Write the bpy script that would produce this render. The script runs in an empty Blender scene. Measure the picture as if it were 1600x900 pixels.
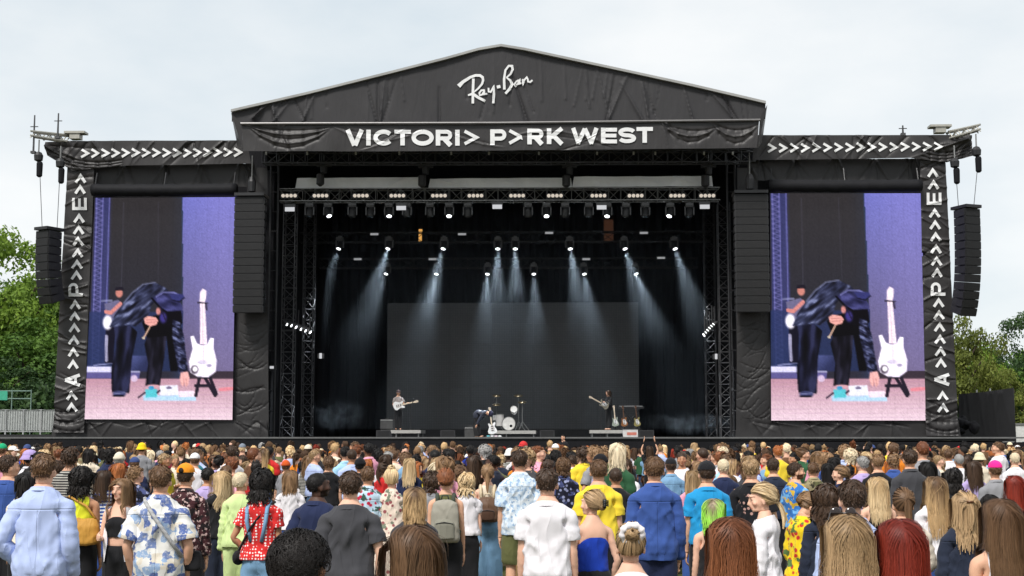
import bpy, bmesh, math, random, re
import numpy as np
from mathutils import Vector, Matrix, noise as mnoise

# ------------------------------------------------------------------ camera, sky, sun, exposure
SC = bpy.context.scene
COL = SC.collection
F_PX, CAM_X, CAM_Z, YAW, PITCH = 2150.0, 2.7, 2.0, math.radians(2.3), math.atan(234 / 2150)
cam_data = bpy.data.cameras.new('camera')
cam_data.lens = F_PX / 1600 * 36
cam_data.sensor_width = 36
cam_data.clip_start, cam_data.clip_end = 0.1, 2000
cam = bpy.data.objects.new('camera', cam_data)
cam.location = (CAM_X, 0, CAM_Z)
cam.rotation_euler = (math.pi / 2 + PITCH, 0, YAW)
COL.objects.link(cam)
SC.camera = cam

SUN_EL, SUN_AZ = math.radians(50), math.radians(205)      # behind the camera, a little to its left, veiled by cloud
world = bpy.data.worlds.new('World')
SC.world = world
world.use_nodes = True
wn, wl = world.node_tree.nodes, world.node_tree.links
wn.clear()
w_out = wn.new('ShaderNodeOutputWorld')
w_bg = wn.new('ShaderNodeBackground')
w_bg.inputs['Strength'].default_value = 0.1
w_sky = wn.new('ShaderNodeTexSky')
w_sky.sky_type = 'NISHITA'
w_sky.sun_disc = False
w_sky.sun_elevation = SUN_EL
w_sky.sun_rotation = SUN_AZ
w_tc = wn.new('ShaderNodeTexCoord')
w_map = wn.new('ShaderNodeMapping')
w_map.inputs['Scale'].default_value = (1.0, 1.0, 2.2)
w_map.inputs['Location'].default_value = (0.35, 0.2, 0.4)
w_noise = wn.new('ShaderNodeTexNoise')
w_noise.inputs['Scale'].default_value = 2.3
w_noise.inputs['Detail'].default_value = 7
w_noise.inputs['Roughness'].default_value = 0.52
w_ramp = wn.new('ShaderNodeValToRGB')
w_ramp.color_ramp.elements[0].position = 0.38
w_ramp.color_ramp.elements[0].color = (2.85, 3.15, 3.34, 1)
w_ramp.color_ramp.elements[1].position = 0.60
w_ramp.color_ramp.elements[1].color = (3.85, 3.9, 3.88, 1)
w_mix = wn.new('ShaderNodeMix')
w_mix.data_type = 'RGBA'
w_mix.inputs[0].default_value = 0.95
wl.new(w_tc.outputs['Generated'], w_map.inputs['Vector'])
wl.new(w_map.outputs['Vector'], w_noise.inputs['Vector'])
wl.new(w_noise.outputs['Fac'], w_ramp.inputs['Fac'])
wl.new(w_sky.outputs['Color'], w_mix.inputs[6])
wl.new(w_ramp.outputs['Color'], w_mix.inputs[7])
wl.new(w_mix.outputs[2], w_bg.inputs['Color'])
wl.new(w_bg.outputs['Background'], w_out.inputs['Surface'])

sun_data = bpy.data.lights.new('sun', 'SUN')
sun_data.energy = 1.5
sun_data.angle = math.radians(14)
sun_data.color = (1.0, 0.965, 0.92)
sun = bpy.data.objects.new('sun', sun_data)
_d = Vector((math.sin(SUN_AZ) * math.cos(SUN_EL), math.cos(SUN_AZ) * math.cos(SUN_EL), math.sin(SUN_EL)))
sun.rotation_euler = _d.to_track_quat('Z', 'Y').to_euler()
COL.objects.link(sun)

SC.view_settings.view_transform = 'Standard'
SC.view_settings.look = 'None'
SC.view_settings.exposure = 1.33
SC.view_settings.gamma = 1.0
SC.cycles.use_denoising = True
SC.cycles.max_bounces = 6
SC.cycles.volume_bounces = 0
SC.cycles.transparent_max_bounces = 12

# ------------------------------------------------------------------ pixels of the photograph (1600 x 900) <-> places
_F = np.array((-math.sin(YAW) * math.cos(PITCH), math.cos(YAW) * math.cos(PITCH), math.sin(PITCH)))
_R = np.array((math.cos(YAW), math.sin(YAW), 0.0))
_U = np.cross(_R, _F)
_C = np.array((CAM_X, 0.0, CAM_Z))
def at(px, py, Y):
    d = _F * F_PX + _R * (px - 800) + _U * (450 - py)
    p = _C + d * (Y / d[1])
    return Vector(p)
def AX(px, py, Y): return at(px, py, Y).x
def AZ(px, py, Y): return at(px, py, Y).z
def proj(p):
    v = np.asarray(p, float) - _C
    k = F_PX / float(v @ _F)
    return 800 + k * float(v @ _R), 450 - k * float(v @ _U), k

# ------------------------------------------------------------------ materials
MATS = {}
def lin(c):
    """0..255 display value to linear"""
    o = []
    for v in c[:3]:
        v = v / 255
        o.append(v / 12.92 if v <= 0.04045 else ((v + 0.055) / 1.055) ** 2.4)
    return tuple(o)
def new_mat(name, color, rough=0.7, spec=0.3, metal=0.0):
    m = bpy.data.materials.new(name)
    m.use_nodes = True
    b = m.node_tree.nodes['Principled BSDF']
    b.inputs['Base Color'].default_value = (*color[:3], 1)
    b.inputs['Roughness'].default_value = rough
    b.inputs['Specular IOR Level'].default_value = spec
    b.inputs['Metallic'].default_value = metal
    return m, m.node_tree.nodes, m.node_tree.links, b
def nd(m, kind, **kw):
    n = m.node_tree.nodes.new(kind)
    for k, v in kw.items():
        if k in n.inputs: n.inputs[k].default_value = v
        else: setattr(n, k, v)
    return n
def simple(name, color, rough=0.7, spec=0.3, metal=0.0, var=0.18, scale=6.0, bump=0.0, bscale=40.0):
    """base colour broken up by noise, with optional fine relief"""
    if name in MATS: return MATS[name]
    m, n, l, b = new_mat(name, color, rough, spec, metal)
    tc = nd(m, 'ShaderNodeTexCoord')
    no = nd(m, 'ShaderNodeTexNoise', Scale=scale, Detail=5.0, Roughness=0.6)
    l.new(tc.outputs['Object'], no.inputs['Vector'])
    rp = nd(m, 'ShaderNodeValToRGB')
    rp.color_ramp.elements[0].position, rp.color_ramp.elements[1].position = 0.25, 0.75
    rp.color_ramp.elements[0].color = (*[c * (1 - var) for c in color[:3]], 1)
    rp.color_ramp.elements[1].color = (*[min(1, c * (1 + var)) for c in color[:3]], 1)
    l.new(no.outputs['Fac'], rp.inputs['Fac'])
    l.new(rp.outputs['Color'], b.inputs['Base Color'])
    if bump:
        n2 = nd(m, 'ShaderNodeTexNoise', Scale=bscale, Detail=3.0)
        l.new(tc.outputs['Object'], n2.inputs['Vector'])
        bp = nd(m, 'ShaderNodeBump', Strength=bump, Distance=0.02)
        l.new(n2.outputs['Fac'], bp.inputs['Height'])
        l.new(bp.outputs['Normal'], b.inputs['Normal'])
    MATS[name] = m
    return m
def emit(name, color, strength):
    if name in MATS: return MATS[name]
    m, n, l, b = new_mat(name, (0.02, 0.02, 0.02), 0.4)
    b.inputs['Emission Color'].default_value = (*color[:3], 1)
    b.inputs['Emission Strength'].default_value = strength
    MATS[name] = m
    return m

# ------------------------------------------------------------------ meshes and objects
class MB:
    """collects faces; build() links them as one mesh object"""
    def __init__(self): self.v, self.f = [], []
    def add(self, vs, fs):
        o = len(self.v)
        self.v += [tuple(p) for p in vs]
        self.f += [tuple(i + o for i in f) for f in fs]
        return self
    def box(self, c, s, rot=None):
        h = [x / 2 for x in s]
        P = [Vector((x * h[0], y * h[1], z * h[2])) for z in (-1, 1) for y in (-1, 1) for x in (-1, 1)]
        if rot is not None: P = [rot @ p for p in P]
        P = [p + Vector(c) for p in P]
        return self.add(P, [(0, 2, 3, 1), (4, 5, 7, 6), (0, 1, 5, 4), (2, 6, 7, 3), (0, 4, 6, 2), (1, 3, 7, 5)])
    def tube(self, pts, r, n=6, cap=True):
        pts = [Vector(p) for p in pts]
        rs = r if isinstance(r, (list, tuple)) else [r] * len(pts)
        rings, prev = [], None
        for i, p in enumerate(pts):
            t = (pts[min(i + 1, len(pts) - 1)] - pts[max(i - 1, 0)]).normalized()
            a = prev if prev is not None else (Vector((0, 0, 1)) if abs(t.z) < 0.9 else Vector((1, 0, 0)))
            u = (a - t * a.dot(t)).normalized()
            prev = u
            w = t.cross(u)
            rings.append([p + (u * math.cos(2 * math.pi * k / n) + w * math.sin(2 * math.pi * k / n)) * rs[i] for k in range(n)])
        vs = [q for ring in rings for q in ring]
        fs = [(i * n + k, i * n + (k + 1) % n, (i + 1) * n + (k + 1) % n, (i + 1) * n + k) for i in range(len(pts) - 1) for k in range(n)]
        if cap:
            fs.append(tuple(range(n))[::-1])
            fs.append(tuple((len(pts) - 1) * n + k for k in range(n)))
        return self.add(vs, fs)
    def lathe(self, prof, c=(0, 0, 0), n=16, axis='Z', rot=None):
        vs, fs = [], []
        for (r, h) in prof:
            for k in range(n):
                a = 2 * math.pi * k / n
                x, y = r * math.cos(a), r * math.sin(a)
                p = Vector((x, y, h)) if axis == 'Z' else (Vector((x, h, y)) if axis == 'Y' else Vector((h, x, y)))
                if rot is not None: p = rot @ p
                vs.append(p + Vector(c))
        m = len(prof)
        for i in range(m - 1):
            for k in range(n):
                fs.append((i * n + k, i * n + (k + 1) % n, (i + 1) * n + (k + 1) % n, (i + 1) * n + k))
        fs.append(tuple(range(n))[::-1]); fs.append(tuple((m - 1) * n + k for k in range(n)))
        return self.add(vs, fs)
    def prism(self, poly, Y0, Y1):
        """polygon of (x, z) extruded from y = Y0 to Y1"""
        n = len(poly)
        vs = [(x, Y0, z) for x, z in poly] + [(x, Y1, z) for x, z in poly]
        return self.add(vs, [tuple(range(n)), tuple(range(2 * n - 1, n - 1, -1))] + [(i, i + n, (i + 1) % n + n, (i + 1) % n) for i in range(n)])
    def build(self, name, mat, parent=None, smooth=False):
        return mesh_obj(name, self.v, self.f, mat, parent, smooth)

def mesh_data(name, v, f, smooth=False):
    me = bpy.data.meshes.new(name)
    me.from_pydata([tuple(p) for p in v], [], [tuple(int(i) for i in q) for q in f])
    if smooth: me.polygons.foreach_set('use_smooth', [True] * len(me.polygons))
    me.update()
    return me
def link(name, data, mat=None, parent=None):
    o = bpy.data.objects.new(name, data)
    COL.objects.link(o)
    if parent is not None: o.parent = parent
    if mat is not None:
        if len(data.materials) == 0: data.materials.append(None)
        o.material_slots[0].link = 'OBJECT'
        o.material_slots[0].material = mat
    return o
def mesh_obj(name, v, f, mat, parent=None, smooth=False):
    return link(name, mesh_data(name, v, f, smooth), mat, parent)
def empty(name, loc=(0, 0, 0), rz=0.0):
    o = bpy.data.objects.new(name, None)
    COL.objects.link(o)
    o.location, o.rotation_euler = loc, (0, 0, rz)
    o.empty_display_size = 0.2
    return o
def tag(o, label=None, cat=None, group=None, kind=None):
    if label: o['label'] = re.sub(r'\b(woman|man)\b', 'person', label)
    if cat: o['category'] = cat
    if group: o['group'] = group
    if kind: o['kind'] = kind
    return o
def copy_tree(o, parent=None):
    c = o.copy()
    COL.objects.link(c)
    c.parent = parent
    for ch in list(o.children): copy_tree(ch, c)
    return c
def sstep(a, b, x):
    t = np.clip((x - a) / (b - a), 0, 1)
    return t * t * (3 - 2 * t)
def fnoise(P, scale, seed=0.0):
    """smooth noise at each row of P (any anisotropic scale)"""
    s = np.asarray(scale, float) * np.ones(3)
    Q = np.asarray(P, float) * s + seed * 7.31
    return np.array([mnoise.noise(Vector(q)) for q in Q])
# ------------------------------------------------------------------ people: a body grown once per build, then posed
rng = np.random.default_rng(11)
RND = random.Random(5)
ARM = np.array((math.sin(math.radians(64)), 0, -math.cos(math.radians(64))))     # arms of the unposed body, mirrored for the other side

def rot_between(a, b):
    return np.array(Vector(a).rotation_difference(Vector(b)).to_matrix())
def rotm(axis, ang): return np.array(Matrix.Rotation(ang, 3, axis))

class Blob:
    """overlapping rounded volumes that are fused into one skin"""
    def __init__(self): self.m = MB()
    def ell(self, c, r, rot=None, n=14):
        vs, fs = [], []
        k = n // 2
        for i in range(1, k):
            th = math.pi * i / k
            for j in range(n):
                ph = 2 * math.pi * j / n
                p = np.array((r[0] * math.sin(th) * math.cos(ph), r[1] * math.sin(th) * math.sin(ph), r[2] * math.cos(th)))
                vs.append((rot @ p if rot is not None else p) + np.asarray(c))
        top, bot = np.array((0, 0, r[2])), np.array((0, 0, -r[2]))
        vs += [(rot @ top if rot is not None else top) + np.asarray(c), (rot @ bot if rot is not None else bot) + np.asarray(c)]
        for i in range(k - 2):
            for j in range(n): fs.append((i * n + j, (i + 1) * n + j, (i + 1) * n + (j + 1) % n, i * n + (j + 1) % n))
        a, b = len(vs) - 2, len(vs) - 1
        for j in range(n):
            fs.append((a, j, (j + 1) % n)); fs.append((b, (k - 2) * n + (j + 1) % n, (k - 2) * n + j))
        self.m.add(vs, fs); return self
    def rings(self, R, n=20, p=2.3):
        """(z, half width, half depth, centre y) rings, rounded-box section"""
        vs, fs = [], []
        for (z, hx, hy, yc) in R:
            for k in range(n):
                a = 2 * math.pi * k / n
                c, s = math.cos(a), math.sin(a)
                vs.append((hx * math.copysign(abs(c) ** (2 / p), c), yc + hy * math.copysign(abs(s) ** (2 / p), s), z))
        for i in range(len(R) - 1):
            for k in range(n): fs.append((i * n + k, i * n + (k + 1) % n, (i + 1) * n + (k + 1) % n, (i + 1) * n + k))
        fs.append(tuple(range(n))[::-1]); fs.append(tuple((len(R) - 1) * n + k for k in range(n)))
        self.m.add(vs, fs); return self
    def limb(self, pts, rs, n=12, ends=True):
        self.m.tube(pts, list(rs), n)
        if ends:
            for p, r in ((pts[0], rs[0]), (pts[-1], rs[-1])): self.ell(p, (r, r, r), n=10)
        return self
    def fuse(self, vox):
        me = mesh_data('tmp', self.m.v, self.m.f)
        o = bpy.data.objects.new('tmp', me)
        COL.objects.link(o)
        md = o.modifiers.new('r', 'REMESH')
        md.mode, md.voxel_size, md.adaptivity = 'VOXEL', vox, 0.0
        dg = bpy.context.evaluated_depsgraph_get()
        ev = o.evaluated_get(dg).to_mesh()
        V = np.empty(len(ev.vertices) * 3); ev.vertices.foreach_get('co', V); V = V.reshape(-1, 3)
        F = np.array([tuple(p.vertices) if len(p.vertices) == 4 else (*p.vertices, -1) for p in ev.polygons])
        o.evaluated_get(dg).to_mesh_clear()
        bpy.data.objects.remove(o); bpy.data.meshes.remove(me)
        return V, F

def edges_of(F):
    E = []
    for k in range(4):
        a, b = F[:, k], F[:, (k + 1) % 4]
        E.append(np.stack((a, b), 1))
    E = np.concatenate(E)
    return E[(E >= 0).all(1)]
def smooth(V, F, it=2, lam=0.5, w=None):
    E = edges_of(F)
    for _ in range(it):
        acc, cnt = np.zeros_like(V), np.zeros(len(V))
        for c in range(3): acc[:, c] = np.bincount(E[:, 0], V[E[:, 1], c], len(V)) + np.bincount(E[:, 1], V[E[:, 0], c], len(V))
        cnt = np.bincount(E[:, 0], minlength=len(V)) + np.bincount(E[:, 1], minlength=len(V))
        D = acc / np.maximum(cnt, 1)[:, None] - V
        V = V + D * (lam if w is None else lam * w[:, None])
    return V
def normals(V, F):
    n = np.cross(V[F[:, 2]] - V[F[:, 0]], V[np.where(F[:, 3] >= 0, F[:, 3], F[:, 2])] - V[F[:, 1]])
    N = np.zeros_like(V)
    for k in range(4):
        ok = F[:, k] >= 0
        for c in range(3): N[:, c] += np.bincount(F[ok, k], n[ok, c], len(V))
    return N / np.maximum(np.linalg.norm(N, axis=1), 1e-9)[:, None]
def keep_faces(V, F, mask):
    """faces whose vertices are all in mask, reindexed"""
    ok = np.ones(len(F), bool)
    for k in range(4): ok &= np.where(F[:, k] >= 0, mask[F[:, k]], True)
    F = F[ok]
    used = np.unique(F[F >= 0])
    ix = -np.ones(len(V), int); ix[used] = np.arange(len(used))
    G = np.where(F >= 0, ix[F], -1)
    return V[used], G, used
def to_mesh(name, V, F, sm=True, custom=None):
    me = bpy.data.meshes.new(name)
    quad = F[:, 3] >= 0
    counts = np.where(quad, 4, 3)
    loops = F.reshape(-1); loops = loops[loops >= 0]
    me.vertices.add(len(V)); me.vertices.foreach_set('co', V.reshape(-1).astype('f'))
    me.loops.add(len(loops)); me.loops.foreach_set('vertex_index', loops.astype('i'))
    me.polygons.add(len(F))
    me.polygons.foreach_set('loop_start', np.concatenate(([0], np.cumsum(counts)[:-1])).astype('i'))
    me.polygons.foreach_set('use_smooth', np.full(len(F), sm))
    me.update(calc_edges=True)
    if custom is not None: me.normals_split_custom_set_from_vertices(custom.astype('f'))
    else: me.validate()
    return me
def set_col(me, name, C):
    a = me.color_attributes.new(name, 'FLOAT_COLOR', 'POINT')
    C4 = np.ones((len(me.vertices), 4), 'f'); C4[:, :3] = C if C.ndim == 2 else C[:, None]
    a.data.foreach_set('color', C4.reshape(-1))

SEX = {
    'm': dict(S=(0.163, -0.008, 1.412), hip=0.088, ua=0.285, fa=0.26,
              torso=[(0.80, .05, .07, 0), (0.86, .145, .105, 0), (0.95, .165, .118, -.008), (1.06, .148, .102, 0), (1.18, .155, .105, .003),
                     (1.28, .164, .112, .0), (1.36, .172, .108, -.008), (1.415, .158, .09, -.014), (1.455, .120, .074, -.016), (1.485, .085, .066, -.014), (1.52, .062, .06, -.008)],
              arm=(.056, .05, .042, .043, .034, .027), leg=(.092, .075, .056, .056, .04), neck=.058),
    'f': dict(S=(0.146, -0.008, 1.408), hip=0.084, ua=0.265, fa=0.245,
              torso=[(0.80, .05, .07, 0), (0.86, .15, .108, 0), (0.93, .168, .118, -.012), (1.06, .125, .09, 0), (1.15, .122, .088, .003),
                     (1.28, .142, .106, .012), (1.36, .150, .098, -.004), (1.415, .138, .08, -.014), (1.45, .105, .066, -.016), (1.48, .072, .058, -.014), (1.52, .052, .052, -.008)],
              arm=(.046, .041, .035, .036, .028, .022), leg=(.09, .072, .052, .05, .034), neck=.048),
}
C0 = np.array((0, -0.004, 1.525)); HS = 2.4; GS = 3.0
def head_map(V):
    f = 1 - (1 - 1 / HS) * sstep(1.525, 1.625, V[:, 2])
    return np.where((V[:, 2] > 1.525)[:, None], C0 + (V - C0) * f[:, None], V)
def hand_map(V, sx, D):
    a = ARM * (sx, 1, 1); W = np.array(D['S']) * (sx, 1, 1) + a * (D['ua'] + D['fa'])
    t = (V - W) @ a
    f = 1 - (1 - 1 / GS) * sstep(0, .07, t)
    use = (t > 0) & (V[:, 0] * sx > 0.33)
    return np.where(use[:, None], W + (V - W) * f[:, None], V)

LOD_VOX = {0: (.024, .019, .03), 1: (.037, .03, .05)}
def grow_body(sex, vox=0.02):
    D = SEX[sex]; B = Blob()
    B.rings(D['torso'])
    nk = D['neck']
    B.m.tube([(0, -.006, 1.46), (0, -.006, 1.525), (0, -.004, 1.575), (0, -.002, 1.64), (0, .004, 1.74)], [nk * 1.12, nk, nk * 1.45, nk * 2.3, nk * 2.3], 14)
    if sex == 'm': B.limb([(-.14, -.02, 1.415), (0, -.018, 1.478), (.14, -.02, 1.415)], (.045, .056, .045))
    else:
        for s in (-1, 1): B.ell((s * .068, .085, 1.275), (.062, .055, .06))
    def h(x, y, z): return C0 + HS * (np.array((x, y, z)) - C0)
    q = .96 if sex == 'f' else 1.0
    def e(c, r, **k): B.ell(h(*c), [x * HS * q for x in r], n=18, **k)
    e((0, -.012, 1.69), (.076, .096, .09))             # cranium
    e((0, .025, 1.655), (.066, .07, .085))             # face
    e((0, .045, 1.592), (.046, .05, .04))              # jaw
    e((0, .078, 1.572), (.022, .018, .017))            # chin
    e((0, .09, 1.70), (.05, .012, .02))                # brow
    B.m.tube([h(0, .092, 1.69), h(0, .108, 1.655), h(0, .117, 1.642), h(0, .10, 1.632)], [x * HS for x in (.009, .012, .016, .014)], 8)   # nose
    e((0, .094, 1.612), (.024, .014, .007)); e((0, .091, 1.60), (.022, .014, .007))   # lips
    for s in (-1, 1):
        e((s * .046, .068, 1.645), (.024, .022, .02))    # cheek
        e((s * .032, .083, 1.672), (.0165, .013, .0115)) # eyeball
        B.ell(h(s * .079 * q, -.005, 1.652), (.010 * HS, .02 * HS, .032 * HS), rot=rotm('Z', s * -.35), n=12)   # ear
        S = np.array(D['S']) * (s, 1, 1); a = ARM * (s, 1, 1); r = D['arm']; ua, fa = D['ua'], D['fa']
        B.ell(S + a * .02, (.058, .058, .058) if sex == 'm' else (.047, .047, .047))
        B.limb([S, S + a * .12, S + a * (ua - .02), S + a * (ua + .07), S + a * (ua + fa - .06), S + a * (ua + fa)], r, ends=False)
        B.ell(S, (r[0],) * 3)
        B.m.tube([S + a * (ua + fa - .02), S + a * (ua + fa), S + a * (ua + fa + .035), S + a * (ua + fa + .07), S + a * (ua + fa + .13)], [r[5], r[5], r[5] * 1.5, r[5] * 2.75, r[5] * 2.8], 12)
        W = S + a * (ua + fa); yv = np.array((0, 1.0, 0)); nv = np.cross(a, yv) * -s
        if nv[0] * s > 0: nv = -nv
        g = lambda ta, tn, ty: W + GS * (a * ta + nv * tn + yv * ty)
        M = np.stack((a, nv, yv), 1)
        B.ell(g(.062, 0, .0), (.046 * GS, .016 * GS, .04 * GS), rot=M)
        for y0, L, r0 in ((-.03, .058, .0078), (-.010, .074, .0086), (.011, .08, .0088), (.031, .072, .0086)):
            B.limb([g(.075, 0, y0), g(.095 + L * .4, .004, y0 * 1.1), g(.095 + L * .75, .020, y0 * 1.1), g(.09 + L, .038, y0 * 1.08)], [x * GS for x in (r0 * 1.1, r0, r0 * .95, r0 * .85)], 8)
        B.limb([g(.036, .004, .022), g(.056, .012, .048), g(.085, .022, .056)], [x * GS for x in (.014, .011, .009)], 8)
        hp = D['hip']; L = D['leg']
        B.limb([(s * hp, 0, .89), (s * (hp + .004), .005, .72), (s * (hp + .004), .008, .50), (s * (hp + .006), -.008, .36), (s * (hp + .008), -.012, .10)], L)
        B.ell((s * (hp + .012), .05, .045), (.042, .125, .04)); B.ell((s * (hp + .008), -.03, .05), (.036, .05, .05))
    V, F = B.fuse(vox)
    V = smooth(V, F, 2, .5)
    V = head_map(V)
    for s in (-1, 1): V = hand_map(V, s, D)
    # eye sockets
    for s in (-1, 1):
        d = np.linalg.norm((V - np.array((s * .032 * q, .095, 1.672))) * (1, .6, 1.3), axis=1)
        V[:, 1] -= .006 * np.exp(-(d / .017) ** 2)
    # skin tones painted where the skin itself differs: lips, brows, eyes
    C = np.ones((len(V), 3))
    def spot(c, r, col, k=1.0):
        d = np.linalg.norm((V - np.array(c)) / np.array(r), axis=1)
        w = (1 - sstep(.7, 1.15, d))[:, None] * k * (V[:, 1:2] > .05)
        C[:] = C * (1 - w) + np.array(col) * w
    spot((0, .1, 1.606), (.024, .04, .011), (.78, .42, .40), .8)
    for s in (-1, 1):
        spot((s * .034 * q, .09, 1.695), (.022, .05, .006), (.22, .16, .13), .8)
        spot((s * .032 * q, .09, 1.672), (.014, .05, .0065), (.16, .12, .11), .85)
        spot((s * .045, .08, 1.64), (.024, .05, .02), (1.05, .80, .76), .5)
    return V, F, C

def arm_coords(P, s, D):
    S = np.array(D['S']) * (s, 1, 1); a = ARM * (s, 1, 1)
    t = (P - S) @ a
    r = np.linalg.norm(P - S - t[:, None] * a, axis=1)
    return t, r
def arm_weight(P, s, D, loose=0.0):
    t, r = arm_coords(P, s, D)
    S = np.array(D['S']) * (s, 1, 1)
    below = -((P - S) @ (np.array((-ARM[2], 0, ARM[0])) * (s, 1, 1)))
    lb = .05 + loose * .4 + .35 * sstep(.13, .34, t)
    return sstep(-.05, .075, t) * (1 - sstep(lb, lb + .045, below)) * (P[:, 0] * s > .04), t

REST_POSE = dict(la=((.10, .02, -1), (.06, .22, -1)), ra=((.10, .02, -1), (.06, .22, -1)), yaw=0, pitch=0, roll=0, bend=0, lean=0, legs=None)
def pose(P, sex, po, loose=0.0, hair=False, arms=True):
    """linear-blend posing of rest positions"""
    D = SEX[sex]
    R0 = P.copy(); Q = P.copy()
    drop = np.zeros(len(P)) if hair or not arms else .044 * sstep(.03, .19, np.abs(R0[:, 0])) * sstep(1.0, 1.3, R0[:, 2])
    wspine = sstep(.95, 1.3, R0[:, 2])
    if not hair:
        for s, key in ((1, 'ra'), (-1, 'la')) if arms else ():
            w, t = arm_weight(R0, s, D, loose)
            wspine = np.maximum(wspine, w); drop = np.maximum(drop, .044 * w)
            S = np.array(D['S']) * (s, 1, 1); a = ARM * (s, 1, 1); E = S + a * D['ua']
            u = np.array(po[key][0], float) * (s, 1, 1); f = np.array(po[key][1], float) * (s, 1, 1)
            u /= np.linalg.norm(u); f /= np.linalg.norm(f)
            Ru = rot_between(a, u); Rf = rot_between(u, f) @ Ru
            E2 = S + Ru @ (E - S)
            wf = sstep(D['ua'] - .045, D['ua'] + .045, t)[:, None]
            A = (S + (R0 - S) @ Ru.T) * (1 - wf) + (E2 + (R0 - E) @ Rf.T) * wf
            Q = Q * (1 - w[:, None]) + A * w[:, None]
        if po.get('legs'):
            for s, key in ((1, 1), (-1, 0)):
                th, sh = po['legs'][key]
                w = (1 - sstep(.82, .95, R0[:, 2])) * sstep(-.015, .015, R0[:, 0] * s)
                w = w * (1 - ((np.abs(R0[:, 0]) > .30) & (R0[:, 2] > .55)))
                H = np.array((s * D['hip'], 0, .90)); K = np.array((s * D['hip'], .006, .49))
                Rt, Rs = rotm('X', th), rotm('X', sh)
                K2 = H + Rt @ (K - H)
                wk = 1 - sstep(.44, .54, R0[:, 2])[:, None]
                A = (H + (R0 - H) @ Rt.T) * (1 - wk) + (K2 + (R0 - K) @ Rs.T) * wk
                Q = Q * (1 - w[:, None]) + A * w[:, None]
    Q = Q - np.outer(drop if arms else 0 * drop, (0, 0, 1))
    wh = sstep(1.30, 1.56, R0[:, 2]) if hair else sstep(1.495, 1.585, R0[:, 2]) * (np.abs(R0[:, 0]) < .16)
    Q = Q - np.outer(wh, (0, 0, .048 if sex == 'm' else .055))
    for ax, ang in (('X', po.get('pitch', 0)), ('Y', po.get('roll', 0)), ('Z', po.get('yaw', 0))):
        if not ang: continue
        c = np.array((0, -.005, 1.535)); p = Q - c; A = ang * wh
        ca, sa = np.cos(A), np.sin(A)
        x, y, z = p.T
        if ax == 'Z': p = np.stack((ca * x - sa * y, sa * x + ca * y, z), 1)
        elif ax == 'X': p = np.stack((x, ca * y - sa * z, sa * y + ca * z), 1)
        else: p = np.stack((ca * x + sa * z, y, -sa * x + ca * z), 1)
        Q = p + c
    for ax, ang in (('X', -po.get('bend', 0)), ('Y', po.get('lean', 0)), ('Z', po.get('twist', 0))):
        if not ang: continue
        c = np.array((0, 0, 1.0)); p = Q - c; A = ang * wspine
        ca, sa = np.cos(A), np.sin(A); x, y, z = p.T
        if ax == 'X': p = np.stack((x, ca * y - sa * z, sa * y + ca * z), 1)
        elif ax == 'Z': p = np.stack((ca * x - sa * y, sa * x + ca * y, z), 1)
        else: p = np.stack((ca * x + sa * z, y, -sa * x + ca * z), 1)
        Q = p + c
    return Q

# ------------------------------------------------------------------ clothes, grown round the same body
def rim(V, F):
    E = np.sort(edges_of(F), 1); k = E[:, 0].astype(np.int64) * len(V) + E[:, 1]
    u, c = np.unique(k, return_counts=True); u = u[c == 1]
    return np.unique(np.concatenate((u // len(V), u % len(V)))).astype(int)
def even_rim(V, F):
    """turn the stepped edge of a cut into a flowing hem"""
    E = np.sort(edges_of(F), 1); k = E[:, 0].astype(np.int64) * len(V) + E[:, 1]
    u, c = np.unique(k, return_counts=True); u = u[c == 1]; A = np.stack((u // len(V), u % len(V)), 1).astype(int)
    b = np.unique(A)
    V = V.copy()
    for _ in range(14):
        acc = np.zeros_like(V); cnt = np.bincount(A[:, 0], minlength=len(V)) + np.bincount(A[:, 1], minlength=len(V))
        for c_ in range(3): acc[:, c_] = np.bincount(A[:, 0], V[A[:, 1], c_], len(V)) + np.bincount(A[:, 1], V[A[:, 0], c_], len(V))
        V[b] = V[b] * .4 + .6 * acc[b] / cnt[b][:, None]
    return V
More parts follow.
